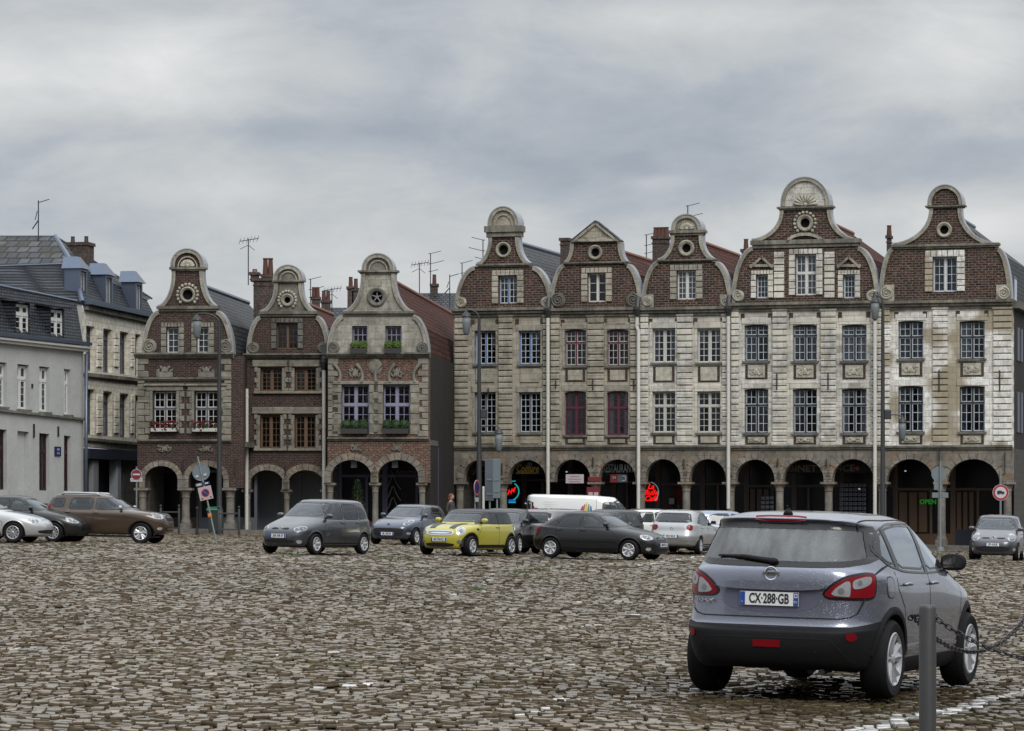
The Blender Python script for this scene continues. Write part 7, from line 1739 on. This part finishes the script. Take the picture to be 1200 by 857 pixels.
# =====================  street things  =====================
def T(name, label, cat, x, y, group=None, rz=0, z=None): return tag(empty(name, (x, y, gz(x) if z is None else z), rz), label, cat, group)
def lamp(px, s, ytop, label, arm=-1, low=None, box=None, headx=12):
    p = atm(px, s); e = T('street_lamp', label, 'street lamp', p.x, p.y, 'tall street lamps'); H = CZ+(HY-ytop)/s-p.z
    m = MB(); m.lathe([(.17,-.1),(.17,1.0),(.13,1.06),(.115,1.2),(.075,H-1.0),(.06,H-.35)], (0,0,0), 14); m.build('post', M['pole'], e, smooth='auto')
    a = MB(); L = headx/s; pts = [(0,0,H-.4)]
    for i in range(1, 9): t = i/8*PI*.62; pts.append((arm*L*(1-math.cos(t))/1.37, 0, H-.4+.42*math.sin(t)))
    a.tube(pts, .035, 8); a.build('bracket_arm', M['pole'], e, smooth=True); hx, hz = pts[-1][0], pts[-1][2]-.02
    def lantern(x, z, k=1):
        q = MB(); q.lathe([(.02,.06),(.05,.0),(.10*k,-.05),(.24*k,-.20),(.25*k,-.24),(.20*k,-.25)], (x,0,z), 14); o = q.build('lantern_hood', M['pole'], e, smooth='auto')
        g = MB(); g.lathe([(.19*k,-.25),(.21*k,-.5),(.15*k,-.95),(.05*k,-1.05)], (x,0,z), 14); g.build('lantern_glass', M['lantern'], o, smooth=True)
    lantern(hx, hz, .9)
    if low:
        zl = CZ+(HY-low)/s-p.z; a = MB(); sd = -arm if low > 0 else arm; a.tube([(0,0,zl)]+[(sd*.5*(1-math.cos(t*PI/8)), 0, zl+.22*math.sin(t*PI/8)) for t in range(1, 7)], .028, 8); a.build('bracket_arm', M['pole'], e); lantern(sd*.5*(1-math.cos(6*PI/8)), zl+.12, .8)
    if box: zb = CZ+(HY-box)/s-p.z; b = MB(); b.box(.06,.36,-.12,.12,zb-.2,zb+.2, ch=.03); b.build('junction_box', M['pole'], e)
    return e
lamp(257, 27.4, 368, 'tall dark lamp post in front of the brick house with red flowers', arm=-1, headx=26, low=None)
lamp(561.5, 27.0, 364, 'tall dark lamp post with a glass lantern near the dark alley', arm=-1, low=505, box=485, headx=15)
lamp(1034.5, 26.8, 347, 'tall dark lamp post before the corner house with brown shopfront', arm=-1, low=492, box=486, headx=9)
def disc_sign(e, z, r, layers, y=-.06, th=.006, back=None, yaw=0):
    m = MB(); m.lathe([(r, .0),(r, .012)], (0, y, z), 30, 'y'); o = m.build('sign_disc', back or M['signback'], e)
    for i, (k, mt) in enumerate(layers): q = MB(); q.lathe([(r*k, -.003*(i+1)),(r*k, 0)], (0, y, z), 30, 'y'); q.build('sign_face', mt, o)
    return o
M['signdark'] = plain('sign_red_weathered', (.16,.012,.025), .5)
# no-entry sign
p = atm(160, 27.6); e = T('no_entry_sign', 'red round no-entry sign with a small plate below it at the left arcade', 'road sign', p.x, p.y, 'road signs'); q = MB(); q.lathe([(.035,-.1),(.035,2.75)], (0,0,0), 8); q.build('post', M['galv'], e)
o = disc_sign(e, 2.42, .225, [(.93, M['signdark'])], back=M['signwhite']); q = MB(); q.box(-.15,.15,-.075,-.063,2.39,2.455); q.build('sign_bar', M['signwhite'], o); q = MB(); q.box(-.25,.25,-.06,-.045,2.12,2.27); o = q.build('sign_plate', M['signwhite'], e); text('SAUF CYCLES', .07, M['signblack'], o, (0,-.065,2.195))
# leaning post: back of a round sign, small plates, faded no-parking panel
p = atm(254, 35); e = T('leaning_sign_post', 'leaning sign post with a round sign back and a faded square no-parking panel', 'road sign', p.x, p.y, 'road signs'); e.rotation_euler = (0, -.215, 0); e.scale = (.80,)*3
q = MB(); q.lathe([(.035,-.15),(.035,3.75)], (0,0,0), 8); q.build('post', M['galv'], e)
q = MB(); q.lathe([(.36,.0),(.36,.015)], (0,.02,3.08), 30, 'y'); q.tube([(-.36*math.cos(t*PI/15),.01,3.08+.36*math.sin(t*PI/15)) for t in range(30)], .012, 6, closed=True); o = q.build('sign_back', M['signback'], e)
for sx in (-.2,.14): q = MB(); q.box(sx-.06,sx+.06,-.03,0,2.90,2.98); q.build('sign_clamp', M['signwhite'], o)
for sx in (-.2,.12): q = MB(); q.box(sx-.13,sx+.14,-.05,-.03,2.52,2.64); o = q.build('sign_plate', M['signblue'] if sx > 0 else M['galv'], e); q = MB(); q.box(sx-.06,sx+.08,-.058,-.05,2.55,2.61); q.build('sign_face', M['signwhite'], o)
q = MB(); q.box(-.28,.28,-.07,-.045,1.90,2.46); o = q.build('no_parking_panel', M['signpink'], e)
q = MB(); q.lathe([(.17,-.006),(.17,0)], (0,-.072,2.19), 26, 'y'); q.build('sign_ring', M['signred'], o); q = MB(); q.lathe([(.135,-.006),(.135,0)], (0,-.08,2.19), 26, 'y'); q.build('sign_face', M['signblue'], o); q = MB(); q.bar((-.1,-.088,2.29),(.1,-.088,2.09),.022); q.build('sign_bar', M['signred'], o)
for sx in (-.17,.19): q = MB(); q.box(sx-.035,sx+.03,-.078,-.07,1.95,2.0); q.build('sign_mark', M['signblack'], o)
q = MB(); q.box(-.09,.05,-.06,.02,1.17,1.32); q.build('sticker', M['orange'], e)
# round sign seen edge-on, with narrow plate
p = atm(557.5, 27.9); e = T('parking_sign', 'round sign seen almost edge-on beside the lamp post near the alley', 'road sign', p.x, p.y, 'road signs', rz=R(68)); q = MB(); q.lathe([(.035,-.1),(.035,2.4)], (0,.03,0), 8); q.build('post', M['galv'], e)
disc_sign(e, 2.2, .32, [(.95, M['signred']),(.7, M['signblue'])], back=M['signwhite']); q = MB(); q.box(-.15,.15,-.07,-.05,1.60,1.78); q.build('sign_plate', M['signwhite'], e)
# two tall grey sign backs on posts
for px, w, yt, yb, lb, g in ((573.5, 10.5, 538, 587, 'left, darker and lower of the two tall grey panel backs before the hairdresser', 0), (582, 9, 538, 584, 'right, lighter of the two tall grey panel backs before the hairdresser', 1)):
    s_ = 28.0+g*.25; p = atm(px, s_); e = T('traffic_board', lb, 'traffic board', p.x, p.y, 'tall grey sign backs', rz=R(-14)); z0 = CZ+(HY-yb)/s_-p.z; z1 = CZ+(HY-yt)/s_-p.z; q = MB(); q.box(-w/2/s_, w/2/s_, -.03, .03, z0, z1, ch=.01); q.build('panel', M['signback'] if g else M['f_greyblue'], e)
    q = MB(); q.lathe([(.04,-.1),(.04,z0+.4)], (0,.07,0), 8); q.build('post', M['galv'], e)
    for zz in (z0+.25, z1-.9): q = MB(); q.box(-.1,.12,-.06,-.03,zz,zz+.07); q.build('clamp', M['galv'], e)
p = atm(566.5, 28.3); e = T('white_post', 'plain white post just left of the tall grey panel backs', 'post', p.x, p.y); q = MB(); q.lathe([(.05,-.1),(.05,2.2),(.03,2.25)], (0,0,0), 10); q.build('post', M['f_offwhite'], e); q = MB(); q.lathe([(.06,-.05),(.06,.12)], (0,0,0), 10); q.build('foot', M['galv'], e)
# sign backs by the brown shopfront
p = atm(1102, 28.0); e = T('sign_post', 'grey post with a round sign back and two small plates before the brown shopfront', 'road sign', p.x, p.y, 'road signs'); q = MB(); q.lathe([(.17,-.1),(.15,.14),(.06,.16),(.045,.17),(.04,3.75)], (0,0,0), 10); q.build('post', M['galv'], e)
q = MB(); q.lathe([(.31,.0),(.31,.015)], (-.06,.05,3.22), 30, 'y'); o = q.build('sign_back', M['signback'], e); 
for (a, b, z0, z1) in ((-.26,.10,2.55,2.86),(-.34,.02,2.22,2.44),(.05,.34,2.22,2.44)): q = MB(); q.box(a,b,.05,.07,z0,z1, ch=.01); q.build('sign_plate', M['signback'], e)
# no-lorries sign
p = atm(1172.5, 27.5); e = T('no_lorries_sign', 'round red-ringed sign with a black lorry at the far right corner', 'road sign', p.x, p.y, 'road signs'); q = MB(); q.lathe([(.045,-.1),(.045,3.5)], (0,0,0), 8); q.build('post', M['galv'], e)
o = disc_sign(e, 2.52, .345, [(.96, M['signred']),(.70, M['signwhite'])], back=M['signwhite']); q = MB(); q.box(-.15,.05,-.085,-.075,2.47,2.60); q.box(.06,.15,-.085,-.075,2.47,2.56)
for sx in (-.09,.09): q.lathe([(.03,-.082),(.03,-.074)], (sx,0,2.465), 12, 'y')
q.build('lorry_symbol', M['signblack'], o)
# street barriers and bins by the brick house
def barrier(px, s, w, label, rz=0):
    p = atm(px, s); e = T('street_barrier', label, 'barrier', p.x, p.y, 'metal barriers by the arcade', rz=rz); 
    for x in (-w/2, w/2): q = MB(); q.lathe([(.045,-.1),(.045,1.05),(.03,1.07),(.055,1.11),(.055,1.15),(.02,1.19)], (x,0,0), 10); q.build('post', M['iron'], e, smooth='auto')
    for z in (.22, .88): q = MB(); q.tube([(-w/2,0,z),(w/2,0,z)], .028, 8); q.build('rail', M['iron'], e)
barrier(199, 28.6, .75, 'dark metal barrier behind the nose of the brown off-roader'); barrier(268, 28.4, .85, 'dark metal barrier to the right of the leaning sign post')
p = atm(231, 28.5); e = T('iron_bollard', 'thin dark iron bollard in front of the middle column of the brick house', 'bollard', p.x, p.y); q = MB(); q.lathe([(.05,-.1),(.04,1.0),(.06,1.03),(.055,1.10),(.02,1.13)], (0,0,0), 10); q.build('post', M['iron'], e, smooth='auto'); q = MB(); q.lathe([(.08,0),(.08,.08)], (0,0,0), 10); q.build('foot', M['iron'], e)
p = atm(250, 27.6); e = T('wheelie_bin', 'dark wheeled bin with a green lid behind the leaning sign post', 'bin', p.x, p.y); q = MB(); q.add([(-.26,-.3,.06),(.26,-.3,.06),(.26,.3,.06),(-.26,.3,.06),(-.34,-.38,1.05),(.34,-.38,1.05),(.34,.38,1.05),(-.34,.38,1.05)], [(3,2,1,0),(0,1,5,4),(1,2,6,5),(2,3,7,6),(3,0,4,7),(4,5,6,7)]); q.build('bin_body', M['bin'], e, bevel=.02)
q = MB(); q.add([(-.40,-.45,1.05),(.40,-.45,1.05),(.40,.42,1.05),(-.40,.42,1.05),(-.36,-.40,1.12),(.36,-.40,1.12),(.36,.40,1.22),(-.36,.40,1.22)], [(3,2,1,0),(0,1,5,4),(1,2,6,5),(2,3,7,6),(3,0,4,7),(4,5,6,7)]); q.build('bin_lid', M['binlid'], e, bevel=.02); e.scale = (.72,.72,.93)
for sx in (-.24,.24): q = MB(); q.lathe([(.1,-.03),(.1,.03)], (sx,.32,.1), 12, 'x'); q.build('bin_wheel', M['rubber'], e)
# dark shrub in a pot before the lilac shop
p = atm(419, 28.0); e = T('potted_conifer', 'dark green conifer in a pot in front of the lilac shopfront', 'potted plant', p.x, p.y); q = MB(); q.lathe([(.20,0),(.28,.45),(.30,.48),(.25,.5)], (0,0,0), 14); q.build('pot', M['terra'], e, smooth='auto'); q = MB(); rr = random.Random(5)
q.lathe([(.03,.4),(.02,2.1)], (0,0,0), 6); q.build('trunk', M['f_woodpanel'], e); q = MB()
for k in range(900):
    z = rr.uniform(.45, 2.35); r = .50*(1-(z-.45)/2.0)**.8*rr.uniform(.3,1.1) if z < 2.4 else .05; a = rr.uniform(0, 2*PI); c0 = Vector((r*math.cos(a), r*math.sin(a), z)); d = Vector((math.cos(a)*.10, math.sin(a)*.10, rr.uniform(.02,.14))); n = Vector((-math.sin(a), math.cos(a), 0))*.022; q.add([c0-n, c0+n, c0+d], [(0,1,2)])
q.build('crown', M['leafdark'], e)
# foreground bollard and its chains
p = atm(1087, 200); BX, BY = p.x, p.y; e = T('bollard', 'grey steel bollard in the foreground at the lower right', 'bollard', BX, BY)
r = .0505; top = CZ-(709-HY)/200-gz(BX); q = MB(); q.lathe([(r,-.15),(r,top-.022),(r*.93,top-.008),(r*.8,top-.001),(r*.4,top)], (0,0,0), 40); q.build('post', M['bollard'], e, smooth='auto')
q = MB(); q.lathe([(r+.05,-.02),(r+.05,.012),(r+.01,.018)], (0,0,0), 32); q.build('base_flange', M['bollard'], e, smooth='auto')
q = MB(); q.tube([(-.09,.04,top-.065),(0,.05,top-.06),(.06,.04,top-.06)], .009, 8); q.tube([(-.095+.014*math.cos(t*PI/7),.04,top-.078+.014*math.sin(t*PI/7)) for t in range(14)], .005, 6, closed=True); q.build('chain_eye', M['chain'], e, smooth=True)
def chain(name, a, b, sag, label, link=.05, wdt=.026, wire=.0042):
    a = Vector(a); b = Vector(b); N = 200; pts = []
    for i in range(N+1): t = i/N; q_ = a.lerp(b, t); q_.z -= sag*4*t*(1-t); pts.append(q_)
    L = [0]
    for i in range(N): L.append(L[-1]+(pts[i+1]-pts[i]).length)
    mb = MB(); n = int(L[-1]/(link-.013)); pitch = L[-1]/n; k = 0; base = None
    for j in range(n):
        s_ = (j+.5)*pitch
        while k < N-1 and L[k+1] < s_: k += 1
        c = pts[k].lerp(pts[k+1], (s_-L[k])/(L[k+1]-L[k])); d = (pts[k+1]-pts[k]).normalized(); up = Vector((0,0,1)); sdv = d.cross(up).normalized(); up = sdv.cross(d)
        ph = (j % 2)*PI/2+.5+random.uniform(-.25,.25); w = sdv*math.cos(ph)+up*math.sin(ph); ring = []; h = link/2-wdt/2
        for q_ in range(16):
            t = 2*PI*q_/16; u_ = math.cos(t)*wdt/2 + (h if math.cos(t) >= 0 else -h); ring.append(c + d*u_ + w*(math.sin(t)*wdt/2))
        mb.tube(ring, wire, 6, closed=True)
    o = mb.build(name, M['chain'], None, smooth=True); tag(o, label, 'chain', 'chains hung from the bollards'); return o
P3 = lambda px, py, s: Vector(((px-CX)/s, F/s, CZ+(HY-py)/s))
chain('hanging_chain', P3(1069,721,200), P3(1222,694,176), .30, 'chain that starts left of the foreground bollard, dips low and rises to the right edge')
chain('hanging_chain', P3(1092,721,200), P3(1330,752,208), .18, 'chain that runs from the foreground bollard and slopes down to the right')
# the posts the chains run to stand outside the frame
for px, s_, lb in ((1222.5,176,'grey steel bollard just outside the right edge, farther away'),(1331,208,'grey steel bollard outside the right edge, nearer')):
    p = atm(px, s_); e2 = copy_tree(e); e2.location = (p.x, p.y, gz(p.x)); tag(e2, lb, 'bollard', 'steel bollards')
e['group'] = 'steel bollards'
# aerials on the roofs
def aerial(px, s, ytop, ybot, label, kind=0, flip=1):
    p = atm(px, s, ybot); H = (ybot-ytop)/s; e = tag(empty('roof_aerial', p), label, 'aerial', 'television aerials'); q = MB(); q.tube([(0,0,-.5),(0,0,H)], .028, 6); q.build('mast', M['iron'], e)
    if kind == 0:
        q = MB(); q.tube([(-.42*flip,0,H-.12),(.5*flip,0,H+.02)], .02, 6)
        for i in range(6): x = (-.4+.17*i)*flip; z = H-.12+(x*flip+.42)*.15; q.tube([(x-.03,-.2,z-.16),(x+.03,.2,z+.16)], .012, 5)
        q.build('crossbars', M['iron'], e); q = MB(); q.tube([(-.4*flip,0,H-.5),(0,0,H-.3)], .014, 5); q.tube([(0,0,H-.3),(.3*flip,0,H-.55)], .014, 5); q.build('stay', M['iron'], e)
    elif kind == 1:
        q = MB()
        for z, l in ((H-.02,.55),(H-.55,.7),(H-.95,.4)): q.tube([(0,0,z),(l*flip,-.2,z+.22*l)], .016, 5); q.tube([(0,0,z),(-.1*flip,0,z)], .02, 5)
        q.build('crossbars', M['iron'], e)
    else:
        q = MB(); q.tube([(0,0,H-.1),(.5*flip,0,H+.05)], .02, 5); q.tube([(0,0,H*.45),(-.28*flip,0,H*.2)], .03, 5); q.tube([(-.15,0,H*.45),(-.05,0,H*.7)], .02, 5); q.build('crossbars', M['iron'], e)
    return e
aerial(45, 25.6, 235, 277, 'thin aerial on the slate ridge at the far left', 2)
aerial(291, 24.5, 280, 322, 'aerial with cross pieces left of the twin chimney pots', 0)
aerial(491.5, 22.5, 308, 345, 'branching aerial on the red roof, nearest the lilac house', 0); aerial(504.5, 22.5, 297, 345, 'tall three-armed aerial on the red roof', 1); aerial(527, 22, 322, 350, 'small plain aerial on the red roof', 2)
aerial(541.5, 22.5, 308, 350, 'three-armed aerial left of the blue-edged window house', 1); aerial(566, 24, 281, 320, 'short aerial beside the gable of the blue-edged window house', 1, -1)
aerial(757.5, 23.2, 275, 312, 'short aerial left of the red chimney pots', 1); aerial(806, 24.5, 241, 262, 'two-armed aerial above the gable with plain white windows', 1)
aerial(364, 23, 327, 358, 'small aerial right of the second gable', 1); aerial(389, 22.5, 338, 362, 'low aerial between the second and third gables', 0)
# loose chimneys of houses farther back
def far_house(label, pxa, pxb, yr, ye, s, chim):
    """a house in the street behind, of which roof ridge and chimneys show"""
    a = atm(pxa, s, yr); b = atm(pxb, s, yr); g0 = gz(a.x)-.5; ze = CZ+(HY-ye)/s; e = tag(empty('house_behind', (a.x, a.y, g0)), label, 'house', 'houses of the street behind'); W = b.x-a.x; zr = a.z-g0; zz = ze-g0
    m = MB(); m.add([(0,-3,0),(W,-3,0),(W,3,0),(0,3,0),(0,-3,zz),(W,-3,zz),(W,3,zz),(0,3,zz),(0,0,zr),(W,0,zr)], [(0,1,5,4),(2,3,7,6),(0,4,8,7,3),(1,2,6,9,5)]); m.build('wall', M['brickside'], e)
    m = MB(); m.add([(-.1,-3.2,zz-.1),(W+.1,-3.2,zz-.1),(W+.1,0,zr+.06),(-.1,0,zr+.06),(-.1,3.2,zz-.1),(W+.1,3.2,zz-.1)], [(0,1,2,3),(3,2,5,4)]); rf = m.build('roof', M['slate'], e)
    for px, w, yt, n in chim:
        c = atm(px, s, yt); x = c.x-a.x; z = c.z-g0; hw = w/2/s; m = MB(); m.box(x-hw, x+hw, -.35, .35, zr-1.2, z-.3); m.box(x-hw-.06, x+hw+.06, -.41, .41, z-.3, z-.15); o = m.build('chimney', M['chimney'], rf)
        for i in range(n): q = MB(); q.lathe([(.12,z-.15),(.10,z+.35),(.13,z+.38)], (x-hw+2*hw*(i+.5)/n,0,0), 8); q.build('chimney_pot', M['pot'] if n < 3 else M['galv'], o)
far_house('dark roof with paired chimneys seen between the second and third gables', 355, 470, 362, 385, 21.5, [(370,9,345,2),(382,10,349,2),(411,7,333,1),(417,8,335,1)])
far_house('dark roof with a squat chimney seen beyond the red roof', 485, 560, 345, 375, 21, [(509,8,330,1)])
far_house('dark roof seen beyond the alley', 500, 640, 420, 470, 20.5, [(560,9,395,2)])
# person walking past the alley
def person(px, s):
    p = atm(px, s); me = bpy.data.meshes.new('person'); 
    V = [(0,0,.95),(0,0,1.18),(0,.01,1.38),(0,0,1.48),(0,-.01,1.56),(0,-.02,1.66),(-.10,0,.90),(-.11,-.10,.50),(-.11,-.02,.09),(-.11,-.14,.04),(.10,0,.90),(.11,.14,.50),(.11,.28,.10),(.11,.18,.04),(-.18,.01,1.40),(-.23,.06,1.14),(-.22,-.06,.92),(-.22,-.11,.83),(.18,.01,1.40),(.23,-.04,1.14),(.22,-.18,.96),(.22,-.24,.89)]
    E = [(0,1),(1,2),(2,3),(3,4),(4,5),(0,6),(6,7),(7,8),(8,9),(0,10),(10,11),(11,12),(12,13),(2,14),(14,15),(15,16),(16,17),(2,18),(18,19),(19,20),(20,21)]
    Rd = [.155,.13,.15,.06,.055,.06,.10,.065,.05,.04,.10,.065,.05,.04,.07,.05,.036,.03,.07,.05,.036,.03]
    me.from_pydata(V, E, []); o = bpy.data.objects.new('person', me); COL.objects.link(o); md = o.modifiers.new('s', 'SKIN')
    for v, r_ in zip(me.skin_vertices[0].data, Rd): v.radius = (r_, r_*.8)
    me.skin_vertices[0].data[0].use_root = True; o.modifiers.new('u', 'SUBSURF').levels = 2; bpy.context.view_layer.update()
    m2 = bpy.data.meshes.new_from_object(o.evaluated_get(bpy.context.evaluated_depsgraph_get())); bpy.data.objects.remove(o)
    sk = plain('skin', (.42,.25,.18), .6); coat = plain('coat_cloth', (.05,.045,.05), .9); tr = plain('trousers_cloth', (.02,.022,.03), .9)
    m2.materials.clear(); [m2.materials.append(x) for x in (coat, tr, sk)]
    for f_ in m2.polygons: f_.material_index = 2 if (f_.center.z > 1.46 or (abs(f_.center.x) > .17 and f_.center.z < .93)) else (1 if f_.center.z < .86 else 0); f_.use_smooth = True
    o = bpy.data.objects.new('person', m2); COL.objects.link(o); o.location = (p.x, p.y, gz(p.x)+.12); o.rotation_euler = (0,0,R(60)); tag(o, 'person with reddish-brown hair in a dark coat walking by the alley corner', 'person')
    h = MB(); h.ball((0,-.03,1.655), .082, .10, .125, 14, 12); hd = h.build('head', sk, o, smooth=True)
    n = MB(); n.ball((0,-.132,1.645), .014, .02, .025); n.build('nose', sk, hd, smooth=True)
    for sx in (-.03,.03): q = MB(); q.ball((sx,-.118,1.665), .012, .01, .008); q.build('eye', M['signblack'], hd)
    q = MB(); q.ball((0,-.122,1.605), .024, .01, .007); q.build('mouth', M['f_redpaint'], hd)
    for sx in (-.083,.083): q = MB(); q.ball((sx,-.02,1.65), .012, .02, .03); q.build('ear', sk, hd)
    hm = plain('hair_auburn', (.14,.055,.03), .8); q = MB(); q.ball((0,.0,1.69), .10, .115, .115, 14, 10); q.ball((0,.06,1.60), .085, .06, .12, 12, 8); q.build('hair', hm, o, smooth=True)
    for sd, hx, hy, hz in ((-1,-.22,-.12,.80),(1,.22,-.25,.86)):
        q = MB(); q.ball((hx,hy,hz), .022, .04, .045, 8, 6)
        for k in range(4): q.tube([(hx+.004, hy-.03+.02*k, hz-.03),(hx+.008, hy-.032+.02*k, hz-.075),(hx-sd*.012, hy-.03+.02*k, hz-.10+.006*abs(k-1.5))], [.010,.009,.007], 6)
        q.tube([(hx, hy-.03, hz+.01),(hx-sd*.01, hy-.06, hz-.02),(hx-sd*.014, hy-.065, hz-.05)], [.011,.010,.008], 6); q.build('hand', sk, o, smooth=True)
person(528.5, 28.3)

# grass growing in the joints of the setts
def grass():
    m = MB(); rr = random.Random(3)
    for px, py, w, n in ((606,671,26,90),(640,668,14,30),(330,650,20,60),(410,668,16,40),(200,630,30,80),(150,634,20,40),(560,690,12,20),(90,640,30,60),(470,655,30,60)):
        for k in range(n):
            x_ = px+rr.gauss(0,1)*w*.5; y_ = py+rr.gauss(0,.7); s = (y_-HY)/CZ
            for _ in range(8): s = (y_-HY)/(CZ-gz((x_-CX)/s))
            c = Vector(((x_-CX)/s, F/s, gz((x_-CX)/s)-.01))
            for j in range(5):
                a = rr.uniform(0, 2*PI); d = Vector((math.cos(a)*rr.uniform(.01,.04), math.sin(a)*.03, rr.uniform(.03,.07))); b = c+Vector((rr.gauss(0,.04), rr.gauss(0,.04), 0)); t = Vector((math.sin(a),-math.cos(a),0))*.008; m.add([b-t, b+t, b+d], [(0,1,2)])
    tag(m.build('grass_tufts', plain('grass_blade', (.06,.10,.015), .8)), 'thin green grass growing in the joints between the cobbles', 'grass', kind='stuff')
grass()

# the side of the square behind the viewer: it is what the cars and windows mirror
def opposite():
    e = tag(empty('gabled_house', (0, 0, 0)), 'plain brick gabled house on the side of the square behind the viewer', 'house', 'houses behind the viewer')
    o = [(-4.4,-.6),(4.4,-.6),(4.4,10.5),(2.6,13.5),(1.2,14.2),(0,16.2),(-1.2,14.2),(-2.6,13.5),(-4.4,10.5)]
    wins = [[(x-.6,z),(x+.6,z),(x+.6,z+2),(x-.6,z+2)] for z in (4.6, 7.8) for x in (-2.8, 0, 2.8)] + [[(x-1.2,.2),(x+1.2,.2),(x+1.2,2.6),(x,3.4),(x-1.2,2.6)] for x in (-2.6, 2.6)]
    m = MB(); m.plate(o, wins, 0, .4); m.build('front_wall', M['brick'], e)
    m = MB(); m.box(-4.35,4.35,.9,1.0,-.5,10.4); m.build('inner_wall', M['room'], e)
    for w in wins[:6]:
        m = MB(); a, b, z0, z1 = w[0][0], w[1][0], w[0][1], w[2][1]; c = (a+b)/2
        for x0, x1, y0, y1 in ((a,a+.07,z0,z1),(b-.07,b,z0,z1),(c-.05,c+.05,z0,z1),(a,b,z0,z0+.07),(a,b,z1-.07,z1),(a,b,(z0+z1)/2-.03,(z0+z1)/2+.03)): m.box(x0,x1,.15,.2,y0,y1)
        f_ = m.build('window', M['f_offwhite'], e); m = MB(); m.box(a,b,.22,.23,z0,z1); m.build('pane', M['shopglass'], f_)
    m = MB(); m.v = [(-4.4,.4,10.5),(0,.4,15.2),(4.4,.4,10.5),(-4.4,12,10.5),(0,12,15.2),(4.4,12,10.5)]; m.f = [(0,1,4,3),(1,2,5,4),(0,2,1),(3,4,5)]; m.build('roof', M['slate_side'], e)
    m = MB(); m.box(-4.4,-4.1,.4,12,-.6,10.45); m.box(4.1,4.4,.4,12,-.6,10.45); build_split(m, 'side_wall', M['brickside'], e)
    spots = [(x, -42, PI) for x in range(-81, 82, 9)] + [(78, y, -PI/2) for y in range(-30, 90, 9)]
    for i, (x, y, r) in enumerate(spots):
        c = e if i == 0 else copy_tree(e)
        c.location = (x, y, gz(x)); c.rotation_euler = (0, 0, r)
opposite()
